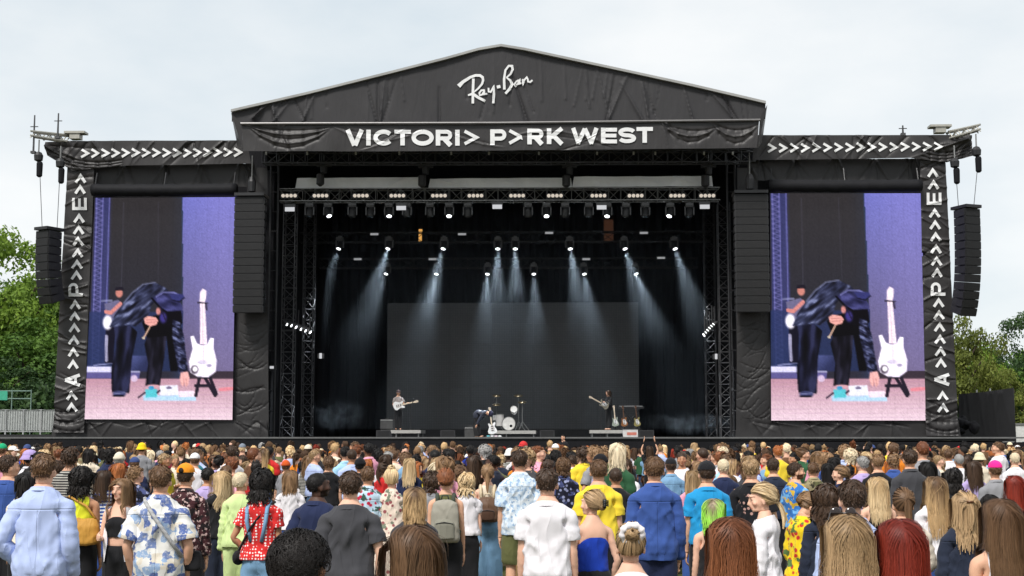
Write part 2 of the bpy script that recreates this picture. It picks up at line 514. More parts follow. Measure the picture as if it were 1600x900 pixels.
def grow_top(sex, kind, vox=0.017):
    """kind: (ease, hem, sleeve length along the arm, neckline z, sleeve flare)"""
    ease, hem, sl, neck, flare = kind
    D = SEX[sex]; B = Blob(); T = []
    for (z, hx, hy, yc) in D['torso']:
        if z < .85: continue
        k = ease
        T.append((z, hx + .010 + k * .6, hy + .010 + k * .55, yc))
    # cloth hangs from the chest instead of hugging the waist
    xs = [r for r in T]
    cx, cy = max(r[1] for r in xs if r[0] > 1.2), max(r[2] for r in xs if r[0] > 1.2)
    g = min(1, ease / .03)
    T = [(z, hx + (max(hx, cx * .97) - hx) * g * (z < 1.3), hy + (max(hy, cy * .93) - hy) * g * (z < 1.3), yc) for (z, hx, hy, yc) in T]
    T = [(hem - .08, T[0][1], T[0][2], 0)] + [r for r in T if r[0] > hem - .02] if hem < .9 else [(hem - .06,) + tuple(np.interp(hem, [r[0] for r in T], [r[j] for r in T]) for j in (1, 2, 3))] + [r for r in T if r[0] > hem - .03]
    B.rings(T)
    if sex == 'm': B.limb([(-.14, -.02, 1.418), (0, -.018, 1.48), (.14, -.02, 1.418)], (.055, .064, .055))
    elif kind[2] >= 0 or neck > 1.4:
        for s in (-1, 1): B.ell((s * .066, .08, 1.275), (.07, .066, .066))
    else:
        for s in (-1, 1): B.ell((s * .066, .08, 1.275), (.069, .063, .066))
    if sl > 0:
        for s in (-1, 1):
            S = np.array(D['S']) * (s, 1, 1); a = ARM * (s, 1, 1); r = D['arm']
            e = .012 + ease * .5
            B.ell(S + a * .01, [(.055 if sex == 'm' else .046) + ease * .25] * 3)
            tt = np.linspace(0, sl + .05, 7)
            rr = [np.interp(t, [0, .12, .27, .34, .5, .56], r) + e * (.35 + .65 * min(1, t / .15)) + flare * t for t in tt]
            B.limb([S + a * t for t in tt], rr, ends=False)
    V, F = B.fuse(vox)
    V = smooth(V, F, 3, .5)
    N = normals(V, F)
    w = np.zeros(len(V)); tmax = np.full(len(V), -1.0)
    for s in (-1, 1):
        ww, t = arm_weight(V, s, D, .02 + ease)
        w = np.maximum(w, ww); tmax = np.where(ww > .5, t, tmax)
    m = np.ones(len(V), bool)
    m &= ~((w < .5) & (V[:, 2] < hem))
    m &= ~((w > .5) & (tmax > sl)) if sl > 0 else ~((np.abs(V[:, 0]) > D['S'][0] - .035 + (.02 if neck < 1.4 else 0)) & (V[:, 2] > 1.30))
    nr = np.hypot(V[:, 0], V[:, 1] + .01)
    if neck > 1.4:
        m &= ~((nr < .100) & (V[:, 2] > neck + .014 - .045 * sstep(-.06, .06, V[:, 1])))
    else: m &= ~(V[:, 2] > neck)
    V, F, _ = keep_faces(V, F, m)
    V = even_rim(V, F)
    return V, F

def grow_bottom(sex, kind, vox=0.02):
    """kind: (ease, waist z, hem z, skirt)"""
    ease, waist, hem, skirt = kind
    D = SEX[sex]; B = Blob()
    T = [(z, hx + .012 + ease * .4, hy + .012 + ease * .4, yc) for (z, hx, hy, yc) in D['torso'] if .85 < z < 1.2]
    if skirt:
        hx, hy = T[1][1], T[1][2]
        T = [(hem - .05, hx + skirt, hy + skirt, 0), ((hem + .93) / 2, hx + skirt * .6, hy + skirt * .6, 0)] + T
        B.rings(T)
    else:
        B.rings([(.80, .10, .08, 0)] + T)
        for s in (-1, 1):
            hp = D['hip']; L = D['leg']
            pts = [(s * hp, 0, .89), (s * (hp + .004), .005, .72), (s * (hp + .006), .008, .50), (s * (hp + .008), -.006, .32), (s * (hp + .01), -.006, .02)]
            B.limb(pts, [L[0] + .012, L[1] + .012 + ease * .6, L[2] + .014 + ease, L[3] + .012 + ease, L[4] + .03 + ease], ends=False)
    V, F = B.fuse(vox)
    V = smooth(V, F, 2, .5)
    m = (V[:, 2] < waist) & (V[:, 2] > hem)
    V, F, _ = keep_faces(V, F, m)
    V = even_rim(V, F)
    return V, F

def wrinkle(P, N, amp, seed):
    """pulled folds: thin raised lines that run down the back, cross from arm to waist and gather at the hem"""
    P2 = P + .03 * np.stack((fnoise(P, 4, seed + 1), fnoise(P, 4, seed + 2), fnoise(P, 4, seed + 5)), 1)
    ridge = lambda n, k: np.clip(1 - np.abs(n) * k, 0, 1) ** 1.4
    low = 1 - sstep(.96, 1.2, P[:, 2]); arm = sstep(.2, .3, np.abs(P[:, 0]))
    sg = np.where(P[:, 0] > 0, 1.0, -1.0)
    along = P2[:, 2] * .78 + P2[:, 0] * sg * .62; cross = P2[:, 2] * -.62 + P2[:, 0] * sg * .78      # folds fall from the arm pit towards the spine
    D1 = np.stack((cross * 12, P2[:, 1] * 5, along * 2.0), 1); D2 = np.stack((P2[:, 0] * 11, P2[:, 1] * 6, P2[:, 2] * 1.6), 1)
    d = 1.0 * ridge(fnoise(D1, 1.0, seed), 2.6) + .9 * ridge(fnoise(D2, 1.0, seed + 3), 2.8) * (.4 + .6 * low) + (.55 * low + .22 * arm) * ridge(fnoise(P2, (3, 3, 12), seed + 6), 2.6)
    for j in range(5):
        rj = random.Random(seed * 13 + j); x0 = rj.uniform(-.12, .12); z0 = rj.uniform(1.15, 1.4); sl = rj.uniform(-.7, .7); L = rj.uniform(.12, .3)
        t = np.clip((z0 - P[:, 2]) / L, 0, 1); dx = P[:, 0] - (x0 + sl * L * t); inr = (P[:, 2] < z0) & (P[:, 2] > z0 - L)
        d = d + 1.3 * np.exp(-(dx / .016) ** 2) * inr * np.sin(np.pi * t)
    d = d - .6 + .35 * fnoise(P, (3, 3, 2), seed + 8)
    return P + N * (amp * .8 * d)[:, None]

TOPS = {  # ease, hem, sleeve, neck, flare
    'tee_m': ('m', (.020, .90, .20, 1.476, .07)), 'tee_f': ('f', (.022, .93, .15, 1.462, .06)),
    'shirt_m': ('m', (.021, .83, .545, 1.487, .015)), 'shirt_f': ('f', (.024, .86, .525, 1.474, .02)),
    'short_shirt_m': ('m', (.030, .84, .24, 1.482, .10)), 'jacket_f': ('f', (.030, .90, .525, 1.48, .025)),
    'tank_f': ('f', (.008, .98, -1, 1.462, 0)), 'strapless_f': ('f', (.006, 1.0, -1, 1.33, 0)), 'crop_f': ('f', (.006, 1.12, -1, 1.35, 0)),
    'vest_m': ('m', (.03, .88, -1, 1.472, 0)),
}
BOTTOMS = {'trousers_m': ('m', (.016, 1.02, .05, 0)), 'trousers_f': ('f', (.012, 1.06, .05, 0)), 'loose_f': ('f', (.035, 1.06, .04, 0)),
           'shorts_m': ('m', (.035, 1.0, .5, 0)), 'skirt_f': ('f', (.02, 1.08, .45, .06)), 'dress_f': ('f', (.02, 1.15, .35, .07))}
_BASE = {}
def base(kind, key, lod=0):
    k = (kind, key, lod)
    if k not in _BASE:
        v = LOD_VOX[lod]
        if kind == 'body': _BASE[k] = grow_body(key, v[0])
        elif kind == 'top': _BASE[k] = grow_top(*TOPS[key], v[1])
        else: _BASE[k] = grow_bottom(*BOTTOMS[key], v[2])
    return _BASE[k]
for _l in (0, 1):
    for _k in 'mf': base('body', _k, _l)
    for _k in TOPS: base('top', _k, _l)
    for _k in BOTTOMS: base('bottom', _k, _l)

# ------------------------------------------------------------------ hair: real locks laid over the skull
HC, HR = np.array((0, -.010, 1.688)), np.array((.0785, .0985, .0935))
def on_head(d, k=1.0): return HC + HR * d * k
BALD = lambda d: None
def scalp(d, style):
    """is direction d (unit, ellipsoid space) hair-bearing"""
    x, y, z = d
    front = z > .48 + .0 * x if y > .45 else (z > -.1 + .9 * max(0, y) if y > 0.05 else z > (-.74 if y < -.25 else -.36))
    return front
def ribbons(P, O, width, r, taper=.35, ang=.28, soft=.8):
    """P (n, m, 3) centre lines, O outward; flat tapering ribbons"""
    n, m, _ = P.shape
    T = np.gradient(P, axis=1)
    W = np.cross(T, O); W /= np.maximum(np.linalg.norm(W, axis=2), 1e-9)[..., None]
    a = (r.normal(size=(n, 1, 1)) * ang)
    W = W * np.cos(a) + O * np.sin(a)
    tt = np.linspace(0, 1, m)
    wd = width * r.uniform(.6, 1.3, (n, 1)) * (1 - (1 - taper) * tt ** 2)
    V = np.stack((P - W * wd[..., None], P + W * wd[..., None]), 2).reshape(-1, 3)      # strand, step, side
    i = (np.arange(n)[:, None] * m + np.arange(m - 1)[None]).reshape(-1) * 2
    F = np.stack((i, i + 1, i + 3, i + 2), 1)
    S = np.repeat(r.random(n), m * 2); A = np.tile(np.repeat(tt, 2), n)
    own = unit(np.cross(T, W)); own = own * np.sign((own * O).sum(-1, keepdims=True) + 1e-9)
    NN = np.repeat(unit(O * soft + own * (1 - soft)), 2, axis=1).reshape(-1, 3)
    return V, F, S, A, NN
def unit(v): return v / np.maximum(np.linalg.norm(v, axis=-1, keepdims=True), 1e-9)
def locks(style, seed=0, n=420, length=.12, width=.008, part=0.0, wave=0.0, lift=1.06, curl=0.0, tie=None, fringe=False, taper=.35, seg=9, messy=.1, top=None, soft=.82):
    """ribbons: roots spread over the scalp, run along the skull and then fall"""
    r = np.random.default_rng(seed + 17)
    d = unit(r.normal(size=(n * 6, 3)))
    ok = np.array([scalp(q, style) for q in d])
    if top is not None: ok &= (d[:, 2] > .35) | (r.random(len(d)) < top)
    d = d[ok][:n]; n = len(d)
    L = length * r.uniform(.66, 1.12, n)
    if top is not None: L = length * (.35 + .65 * sstep(-.1, .6, d[:, 2])) * r.uniform(.8, 1.15, n)
    k = 1.0 + (lift - 1) * r.uniform(.2, 1.0, n)
    p = HC + HR * d * k[:, None]
    st = (L / seg)[:, None]
    side = np.where(d[:, 0] > part * .05, 1.0, -1.0)
    g = np.stack((np.where(d[:, 2] > .5, side * .75, 0), np.where(d[:, 1] < .5, -.35, .5 if fringe else -.1), np.zeros(n)), 1)
    ph = r.uniform(0, 6.28, n); cr = r.normal(size=(n, 3)) * messy
    pts = [p]; dirv = None
    for i in range(seg):
        q = (p - HC) / HR; rad = np.linalg.norm(q, axis=1); nrm = unit(q / HR)
        if tie is not None:
            v = np.array(tie) - p; dist = np.linalg.norm(v, axis=1); near = dist < st[:, 0] * 1.2; v = unit(v)
        else: v = unit(np.array((0, 0, -1.0)) + g * sstep(1.66, 1.75, p[:, 2])[:, None] + cr)
        vn = (v * nrm).sum(1)
        hug = (rad < 1.35) & (vn < 0) & (p[:, 2] > 1.585)
        v = unit(np.where(hug[:, None], v - nrm * vn[:, None], v))
        if wave: v = v + wave * np.stack((np.sin(ph + i * 1.5), np.cos(ph * 1.3 + i * 1.5), np.zeros(n)), 1)
        if curl: v = v + curl * r.normal(size=(n, 3))
        v = unit(v)
        if dirv is not None: v = unit(v * .65 + dirv * .35)
        dirv = v
        new = p + v * st
        if tie is not None: new = np.where(near[:, None], np.array(tie) + r.normal(size=(n, 3)) * .006, new)
        p = new
        q = (p - HC) / HR; rad = np.linalg.norm(q, axis=1)
        if not curl:
            inn = (rad < k) & (p[:, 2] > 1.56)
            p = np.where(inn[:, None], HC + HR * q / np.maximum(rad, .1)[:, None] * k[:, None], p)
        if curl:
            q = (p - HC) / HR; rad = np.linalg.norm(q, axis=1); hi = lift + .05; up = p[:, 2] > 1.60
            f = np.where(up & (rad > hi), hi / rad, np.where(up & (rad < 1.05), 1.05 / np.maximum(rad, .1), 1.0))
            p = HC + HR * q * f[:, None]
            rr = np.hypot(p[:, 0], p[:, 1] + .01); lm = HR[1] * lift * 1.05
            f = np.where(~up & (rr > lm), lm / rr, 1.0); p[:, 0] *= f; p[:, 1] = (p[:, 1] + .01) * f - .01
        if tie is None:
            x, y, z = p.T.copy()
            lim = .082 + .012 * (k - 1) * 10
            face = (length > .15) & (y > .015) & (z < (1.69 if fringe else 1.735)) & (np.abs(x) < lim)
            x = np.where(face, side * (lim + .004 * np.sin(ph)), x)
            rr = np.hypot(x, y + .012)
            nk = (z < 1.60) & (rr < .085) & (y < .06)
            f = np.where(nk, .088 / np.maximum(rr, 1e-6), 1.0)
            x, y = x * f, (y + .012) * f - .012
            yb = -.10 - .03 * sstep(0, .14, 1.5 - z)
            lowb = (z < 1.50) & (y < 0) & (y > yb); lowf = (z < 1.50) & (y >= 0) & (y < .12)
            y = np.where(lowb, yb - .012 * np.abs(np.sin(ph)), np.where(lowf, .12 + .01 * np.abs(np.sin(ph)), y))
            if length > .15:
                mx_ = .088 + .3 * max(0, lift - 1.1) + .022 * np.sin(ph * 3)
                m2 = np.minimum(mx_, HR[0] * k * 1.04 + .004)
                mz = np.where(z < 1.60, mx_, m2); x = np.clip(x, -mz, mz)
                y = np.where(z > 1.52, np.maximum(y, HC[1] - HR[1] * k * 1.06 - .006), y)
            p = np.stack((x, y, z), 1)
        pts.append(p)
    P = np.stack(pts, 1)
    O = P - np.stack((np.zeros(P.shape[:2]), np.full(P.shape[:2], HC[1]), np.minimum(P[..., 2], HC[2])), -1)
    return ribbons(P, unit(O), width, r, taper, .28 if soft > .6 else .6, soft)
def skull_cap(k=1.035, bump=.0, seed=0, low=-.62, res=16):
    """under-layer of hair that closes the gaps between locks"""
    vs, fs, keep = [], [], {}
    nu, nv = res * 2, res
    for i in range(nv + 1):
        th = math.pi * i / nv
        for j in range(nu):
            ph = 2 * math.pi * j / nu
            d = np.array((math.sin(th) * math.cos(ph), math.sin(th) * math.sin(ph), math.cos(th)))
            vs.append(d)
    Vd = np.array(vs)
    ok = np.array([scalp(d, '') for d in Vd])
    kk = k + (bump * fnoise(Vd, 4.5, seed) if bump else 0) - 0.0
    edge = np.where(ok, 1.0, .93)
    V = HC + HR * Vd * (kk * edge)[:, None]
    for i in range(nv):
        for j in range(nu):
            q = (i * nu + j, (i + 1) * nu + j, (i + 1) * nu + (j + 1) % nu, i * nu + (j + 1) % nu)
            if sum(ok[list(q)]) >= 2: fs.append(q)
    F = np.array(fs)
    V, F, _ = keep_faces(V, F, np.ones(len(V), bool))
    return V, F, np.full(len(V), .3), np.full(len(V), .0), unit((V - HC) / HR ** 2)
def merge(*parts):
    V, F, S, A, N, o = [], [], [], [], [], 0
    for v, f, s, a, nn in parts:
        V.append(v); F.append(f + o); S.append(s); A.append(a); N.append(nn); o += len(v)
    return np.concatenate(V), np.concatenate(F), np.concatenate(S), np.concatenate(A), np.concatenate(N)
def bun(c, r, seed=0, n=70):
    R = np.random.default_rng(seed)
    ax = R.normal(size=(n, 3)); ax[:, 1] += 1.2; ax = unit(ax)
    u = unit(np.cross(ax, (0, 0, 1.0))); w = np.cross(ax, u)
    an = (R.uniform(0, 6.28, n)[:, None] + np.linspace(0, 2.2, 9)[None])[..., None]; o = (R.normal(size=n) * .35)[:, None, None]
    O = (u[:, None] * np.cos(an) + w[:, None] * np.sin(an)) * np.cos(o) + ax[:, None] * np.sin(o)
    P = np.array(c) + O * np.array(r) * R.uniform(.85, 1.03, n)[:, None, None]
    V, F, S, A, NN = ribbons(P, O, .16 * min(r), R, .8, .2)
    return V, F, S, .2 + .4 * A, NN
def tail(p0, length, n=60, width=.008, seed=0, fan=.025, out=.05, wave=0.06):
    R = np.random.default_rng(seed); t = np.linspace(0, 1, 10)[None]
    a = R.uniform(0, 6.28, (n, 1)); rr = np.sqrt(R.random((n, 1))); L = length * R.uniform(.75, 1.05, (n, 1)); ph = R.uniform(0, 6, (n, 1))
    sp = fan * np.sin(np.pi * np.minimum(t * .75 + .12, 1)) * rr
    x = p0[0] + np.cos(a) * sp + wave * .06 * np.sin(t * 9 + ph); y = p0[1] - out * np.sin(np.minimum(t * 2.4, 1.57)) + np.sin(a) * sp * .7; z = p0[2] + .01 * np.sin(t * 5) - L * t ** 1.25
    P = np.stack((x, y, z), -1)
    O = np.broadcast_to(np.stack((np.cos(a), np.sin(a) - .3, 0 * a), -1), P.shape)
    V, F, S, A, NN = ribbons(P, unit(O), width, R, .4, .3)
    return V, F, S, .3 + .7 * A, NN

_locks, _tail, _cap, _bun = locks, tail, skull_cap, bun
def hair_style(st, seed=0, q=1.0):
    N = lambda k: int(k * 2.6 * q); wq = (.55 if q < 1 else .37) / math.sqrt(q); sf = 1 if q >= .7 else .75 if q > .3 else .5
    locks = lambda *a, seg=9, **k: _locks(*a[:4], a[4] * wq, seg=max(3, round(seg * sf)), **k)
    tail = lambda p, L, n, w, sd: _tail(p, L, n, w * wq, sd)
    skull_cap = lambda *a: _cap(*a, res=16 if q > .3 else 10 if q > .05 else 7)
    bun = lambda c, r, sd, n=70: _bun(c, r, sd, n if q > .3 else max(8, n // 3))
    fly = _locks(st, seed + 40, N(40), .22, .0016 if q > .5 else .003, lift=1.2, messy=.28, wave=.25, seg=8)
    if st == 'short': return merge(skull_cap(1.045, .025, seed), locks(st, seed, N(900), .034, .0042, soft=.35, top=.8, lift=1.10, messy=.3, seg=4))
    if st == 'fade': return merge(skull_cap(1.018, .01, seed), locks(st, seed, N(800), .036, .0042, soft=.35, top=.3, lift=1.12, messy=.3, seg=4))
    if st == 'crop': return merge(skull_cap(1.03, .03, seed), locks(st, seed, N(600), .014, .0035, soft=.35, lift=1.04, messy=.5, seg=3))
    if st == 'tousled': return merge(skull_cap(1.07, .06, seed), locks(st, seed, N(900), .055, .005, soft=.35, lift=1.2, messy=.6, curl=.22, seg=5))
    if st == 'curly': return merge(skull_cap(1.06, .1, seed), locks(st, seed, N(1500), .14, .0055, soft=.35, lift=1.42, messy=.7, curl=.95, seg=10))
    if st == 'curly_bob': return merge(skull_cap(1.14, .16, seed), locks(st, seed, N(640), .20, .010, soft=.35, lift=1.34, messy=.35, curl=.55, wave=.35, seg=11))
    if st == 'curly_long': return merge(skull_cap(1.12, .1, seed), locks(st, seed, N(620), .32, .010, soft=.35, lift=1.3, messy=.3, curl=.4, wave=.5, seg=14))
    if st == 'afro': return merge(skull_cap(1.38, .16, seed), locks(st, seed, N(1300), .11, .006, soft=.35, lift=1.55, messy=.9, curl=1.4, seg=8))
    if st == 'bob': return merge(skull_cap(1.06, .03, seed), locks(st, seed, N(900), .20, .0068, lift=1.15, messy=.10, wave=.12, seg=10), fly)
    if st == 'long': return merge(skull_cap(1.05, .02, seed), locks(st, seed, N(1250), .36, .0048, lift=1.12, messy=.05, wave=.05, seg=10), fly)
    if st == 'long_wavy': return merge(skull_cap(1.06, .03, seed), locks(st, seed, N(1250), .36, .005, lift=1.15, messy=.09, wave=.20, seg=11), fly)
    if st == 'very_long': return merge(skull_cap(1.05, .02, seed), locks(st, seed, N(1250), .46, .0048, lift=1.12, messy=.05, wave=.05, seg=11), fly)
    if st == 'fringe': return merge(skull_cap(1.055, .02, seed), locks(st, seed, N(1300), .34, .0048, lift=1.13, messy=.07, wave=.06, fringe=True, seg=10), fly)
    if st == 'ponytail':
        t = (0, -.118, 1.715)
        return merge(skull_cap(1.05, .015, seed), locks(st, seed, N(640), .2, .0058, lift=1.09, messy=.02, tie=t, seg=9), bun(t, (.022, .02, .022), seed, 18), tail(t, .30, N(80), .009, seed))
    if st == 'low_ponytail':
        t = (0, -.105, 1.635)
        return merge(skull_cap(1.05, .015, seed), locks(st, seed, N(640), .22, .0058, lift=1.09, messy=.02, tie=t, seg=9), bun(t, (.02, .02, .02), seed, 18), tail(t, .24, N(70), .009, seed))
    if st == 'bun':
        t = (0, -.10, 1.735)
        return merge(skull_cap(1.05, .015, seed), locks(st, seed, N(640), .2, .0058, lift=1.09, messy=.03, tie=t, seg=9), bun((0, -.122, 1.742), (.046, .036, .044), seed))
    if st == 'low_bun':
        t = (0, -.105, 1.66)
        return merge(skull_cap(1.05, .015, seed), locks(st, seed, N(640), .2, .0058, lift=1.09, messy=.03, tie=t, seg=9), bun((0, -.118, 1.655), (.044, .032, .042), seed))
    if st == 'top_bun':
        t = (0, -.02, 1.79)
        return merge(skull_cap(1.05, .015, seed), locks(st, seed, N(640), .2, .0058, lift=1.09, messy=.03, tie=t, seg=9), bun((0, -.03, 1.808), (.05, .05, .042), seed))
    if st == 'half_up':
        t = (0, -.112, 1.72)
        a = locks(st, seed, N(760), .34, .0068, lift=1.11, messy=.08, wave=.14, seg=13)
        return merge(skull_cap(1.06, .02, seed), a, locks(st, seed + 5, N(160), .2, .008, lift=1.18, messy=.02, tie=t, seg=9), bun(t, (.03, .024, .024), seed, 26), tail(t, .22, N(40), .009, seed))
    return None

HAIRM = {}
def hair_mat(name, root, tip=None, streak=None):
    if name in HAIRM: return HAIRM[name]
    tip = tip or root
    m, n, l, b = new_mat('hair_' + name, root, 0.5 if name != 'black' else .5, 0.28 if name != 'black' else .16)
    at1 = nd(m, 'ShaderNodeVertexColor'); at1.layer_name = 'lock'
    sep = nd(m, 'ShaderNodeSeparateColor')
    l.new(at1.outputs['Color'], sep.inputs['Color'])
    mx = nd(m, 'ShaderNodeMix'); mx.data_type = 'RGBA'
    mx.inputs[6].default_value = (*root, 1); mx.inputs[7].default_value = (*tip, 1)
    rp = nd(m, 'ShaderNodeMapRange'); rp.inputs[1].default_value = .1; rp.inputs[2].default_value = .7
    l.new(sep.outputs['Green'], rp.inputs[0]); l.new(rp.outputs[0], mx.inputs[0])
    rp2 = nd(m, 'ShaderNodeMapRange'); rp2.inputs[3].default_value = .74; rp2.inputs[4].default_value = 1.26
    l.new(sep.outputs['Red'], rp2.inputs[0])
    mu = nd(m, 'ShaderNodeVectorMath', operation='MULTIPLY')
    l.new(mx.outputs[2], mu.inputs[0])
    cb = nd(m, 'ShaderNodeCombineXYZ')
    for k in range(3): l.new(rp2.outputs[0], cb.inputs[k])
    l.new(cb.outputs[0], mu.inputs[1]); l.new(mu.outputs[0], b.inputs['Base Color'])
    HAIRM[name] = m
    return m
HAIR_COL = {
    'black': ((.012, .011, .011), (.019, .016, .015)), 'dark brown': ((.045, .025, .015), (.062, .035, .021)), 'brown': ((.105, .054, .027), (.145, .08, .04)),
    'light brown': ((.19, .108, .054), (.28, .165, .085)), 'dark blonde': ((.26, .165, .082), (.44, .29, .155)), 'blonde': ((.45, .30, .15), (.70, .52, .30)),
    'ombre': ((.12, .068, .036), (.52, .34, .17)), 'ginger': ((.36, .11, .03), (.46, .16, .05)), 'auburn': ((.135, .045, .018), (.24, .085, .034)),
    'dyed red': ((.16, .018, .010), (.24, .030, .016)), 'dyed green': ((.28, .22, .14), (.38, .80, .10)), 'grey': ((.30, .29, .28),), 'bleached': ((.70, .58, .40),), 'dyed pink': ((.55, .08, .25),),
}
def hairm(c): return hair_mat(c.replace(' ', '_'), *HAIR_COL[c])

def skin_mat(tone):
    key = 'skin_' + tone
    if key in MATS: return MATS[key]
    col = {'fair': (.74, .44, .315), 'light': (.68, .385, .255), 'tan': (.49, .25, .145), 'brown': (.20, .095, .054), 'dark': (.075, .036, .024)}[tone]
    m, n, l, b = new_mat(key, col, .55, .3)
    a = nd(m, 'ShaderNodeVertexColor'); a.layer_name = 'tone'
    mu = nd(m, 'ShaderNodeVectorMath', operation='MULTIPLY')
    mu.inputs[0].default_value = col
    l.new(a.outputs['Color'], mu.inputs[1])
    no = nd(m, 'ShaderNodeTexNoise', Scale=9.0, Detail=3.0); tc = nd(m, 'ShaderNodeTexCoord'); l.new(tc.outputs['Object'], no.inputs['Vector'])
    mp = nd(m, 'ShaderNodeMapRange'); mp.inputs[3].default_value = .86; mp.inputs[4].default_value = 1.14; l.new(no.outputs['Fac'], mp.inputs[0])
    sc = nd(m, 'ShaderNodeVectorMath', operation='SCALE'); l.new(mu.outputs[0], sc.inputs[0]); l.new(mp.outputs[0], sc.inputs['Scale'])
    l.new(sc.outputs[0], b.inputs['Base Color'])
    b.inputs['Subsurface Weight'].default_value = 0.0
    MATS[key] = m
    return m

def cloth_mat(name, color, pattern=None, c2=None, c3=None, scale=1.0, rough=.85):
    key = 'cloth_' + name
    if key in MATS: return MATS[key]
    m, n, l, b = new_mat(key, color, rough, .15)
    b.inputs['Sheen Weight'].default_value = .08
    tc = nd(m, 'ShaderNodeTexCoord'); out = None
    co = tc.outputs['Object']
    def mixc(fac, a, bb):
        mx = nd(m, 'ShaderNodeMix'); mx.data_type = 'RGBA'
        for sock, v in ((0, fac), (6, a), (7, bb)):
            if hasattr(v, 'links') or isinstance(v, bpy.types.NodeSocket): l.new(v, mx.inputs[sock])
            else: mx.inputs[sock].default_value = (*v[:3], 1) if sock else v
        return mx.outputs[2]
    def ramp(fac, lo, hi):
        r = nd(m, 'ShaderNodeMapRange'); r.inputs[1].default_value = lo; r.inputs[2].default_value = hi
        l.new(fac, r.inputs[0]); return r.outputs[0]
    if pattern == 'stripes':
        w = nd(m, 'ShaderNodeTexWave', Scale=11.0 * scale); w.bands_direction = 'Z'; l.new(co, w.inputs['Vector'])
        out = mixc(ramp(w.outputs['Fac'], .45, .55), color, c2)
    elif pattern == 'dots':
        v = nd(m, 'ShaderNodeTexVoronoi', Scale=24.0 * scale); v.inputs['Randomness'].default_value = .35; l.new(co, v.inputs['Vector'])
        out = mixc(ramp(v.outputs['Distance'], .30, .36), c2, color)
    elif pattern == 'floral':
        v = nd(m, 'ShaderNodeTexVoronoi', Scale=15.0 * scale); l.new(co, v.inputs['Vector'])
        o1 = mixc(ramp(v.outputs['Distance'], .28, .40), c2, color)
        v2 = nd(m, 'ShaderNodeTexNoise', Scale=13.0 * scale, Detail=4.0); l.new(co, v2.inputs['Vector'])
        out = mixc(ramp(v2.outputs['Fac'], .56, .60), o1, c3)
    elif pattern == 'patchwork':
        v = nd(m, 'ShaderNodeTexVoronoi', Scale=15.5 * scale); v.distance = 'CHEBYCHEV'; v.inputs['Randomness'].default_value = .85
        ns = nd(m, 'ShaderNodeTexNoise', Scale=30.0, Detail=4.0); l.new(co, ns.inputs['Vector'])
        vm = nd(m, 'ShaderNodeVectorMath', operation='MULTIPLY_ADD'); vm.inputs[1].default_value = (.03, .03, .03)
        l.new(ns.outputs['Color'], vm.inputs[0]); l.new(co, vm.inputs[2]); l.new(vm.outputs[0], v.inputs['Vector'])
        sp = nd(m, 'ShaderNodeSeparateColor'); l.new(v.outputs['Color'], sp.inputs['Color'])
        rp = nd(m, 'ShaderNodeValToRGB'); rp.color_ramp.interpolation = 'CONSTANT'
        els = rp.color_ramp.elements; els[0].color = (.70, .69, .66, 1); els[0].position = 0; els[1].position = .30; els[1].color = (.10, .15, .36, 1)
        for pz, cc in ((.50, (.66, .60, .50)), (.62, (.27, .38, .56)), (.78, (.72, .72, .72)), (.9, (.16, .22, .42))):
            e_ = els.new(pz); e_.color = (*cc, 1)
        l.new(sp.outputs['Red'], rp.inputs['Fac'])
        n3 = nd(m, 'ShaderNodeTexNoise', Scale=38.0, Detail=5.0, Roughness=.7); l.new(co, n3.inputs['Vector'])
        out = mixc(ramp(n3.outputs['Fac'], .52, .72), rp.outputs['Color'], (.72, .71, .68))
    elif pattern == 'camo':
        v = nd(m, 'ShaderNodeTexNoise', Scale=9.0 * scale, Detail=3.0); l.new(co, v.inputs['Vector'])
        o1 = mixc(ramp(v.outputs['Fac'], .48, .50), color, c2)
        v2 = nd(m, 'ShaderNodeTexNoise', Scale=14.0 * scale, Detail=2.0); v2.noise_dimensions = '4D'; v2.inputs['W'].default_value = 3.0; l.new(co, v2.inputs['Vector'])
        out = mixc(ramp(v2.outputs['Fac'], .56, .58), o1, c3 or c2)
    elif pattern == 'backprint':
        sx = nd(m, 'ShaderNodeSeparateXYZ'); l.new(co, sx.inputs[0])
        v = nd(m, 'ShaderNodeTexVoronoi', Scale=22.0); l.new(co, v.inputs['Vector'])
        mk = nd(m, 'ShaderNodeVectorMath', operation='DISTANCE'); mk.inputs[1].default_value = (0, -.14, 1.26)
        mp = nd(m, 'ShaderNodeMapping'); mp.inputs['Scale'].default_value = (1, 1, 1); l.new(co, mk.inputs[0])
        inside = ramp(mk.outputs['Value'], .13, .115)
        ink = ramp(v.outputs['Distance'], .4, .3)
        mm = nd(m, 'ShaderNodeMath', operation='MULTIPLY'); l.new(inside, mm.inputs[0]); l.new(ink, mm.inputs[1])
        out = mixc(mm.outputs[0], color, c2)
    base_c = out
    nz = nd(m, 'ShaderNodeTexNoise', Scale=5.0, Detail=6.0, Roughness=.65); l.new(co, nz.inputs['Vector'])
    mr = nd(m, 'ShaderNodeMapRange'); mr.inputs[3].default_value = .84; mr.inputs[4].default_value = 1.14; l.new(nz.outputs['Fac'], mr.inputs[0])
    sc = nd(m, 'ShaderNodeVectorMath', operation='SCALE'); l.new(mr.outputs[0], sc.inputs['Scale'])
    if base_c is not None: l.new(base_c, sc.inputs[0])
    else: sc.inputs[0].default_value = color[:3]
    l.new(sc.outputs[0], b.inputs['Base Color'])
    # creases and weave as relief
    mp2 = nd(m, 'ShaderNodeMapping'); mp2.inputs['Scale'].default_value = (9, 9, 2.6); mp2.inputs['Rotation'].default_value = (.3, .5, 0); l.new(co, mp2.inputs['Vector'])
    cz = nd(m, 'ShaderNodeTexNoise', Scale=.8, Detail=1.5, Distortion=.7); l.new(mp2.outputs[0], cz.inputs['Vector'])
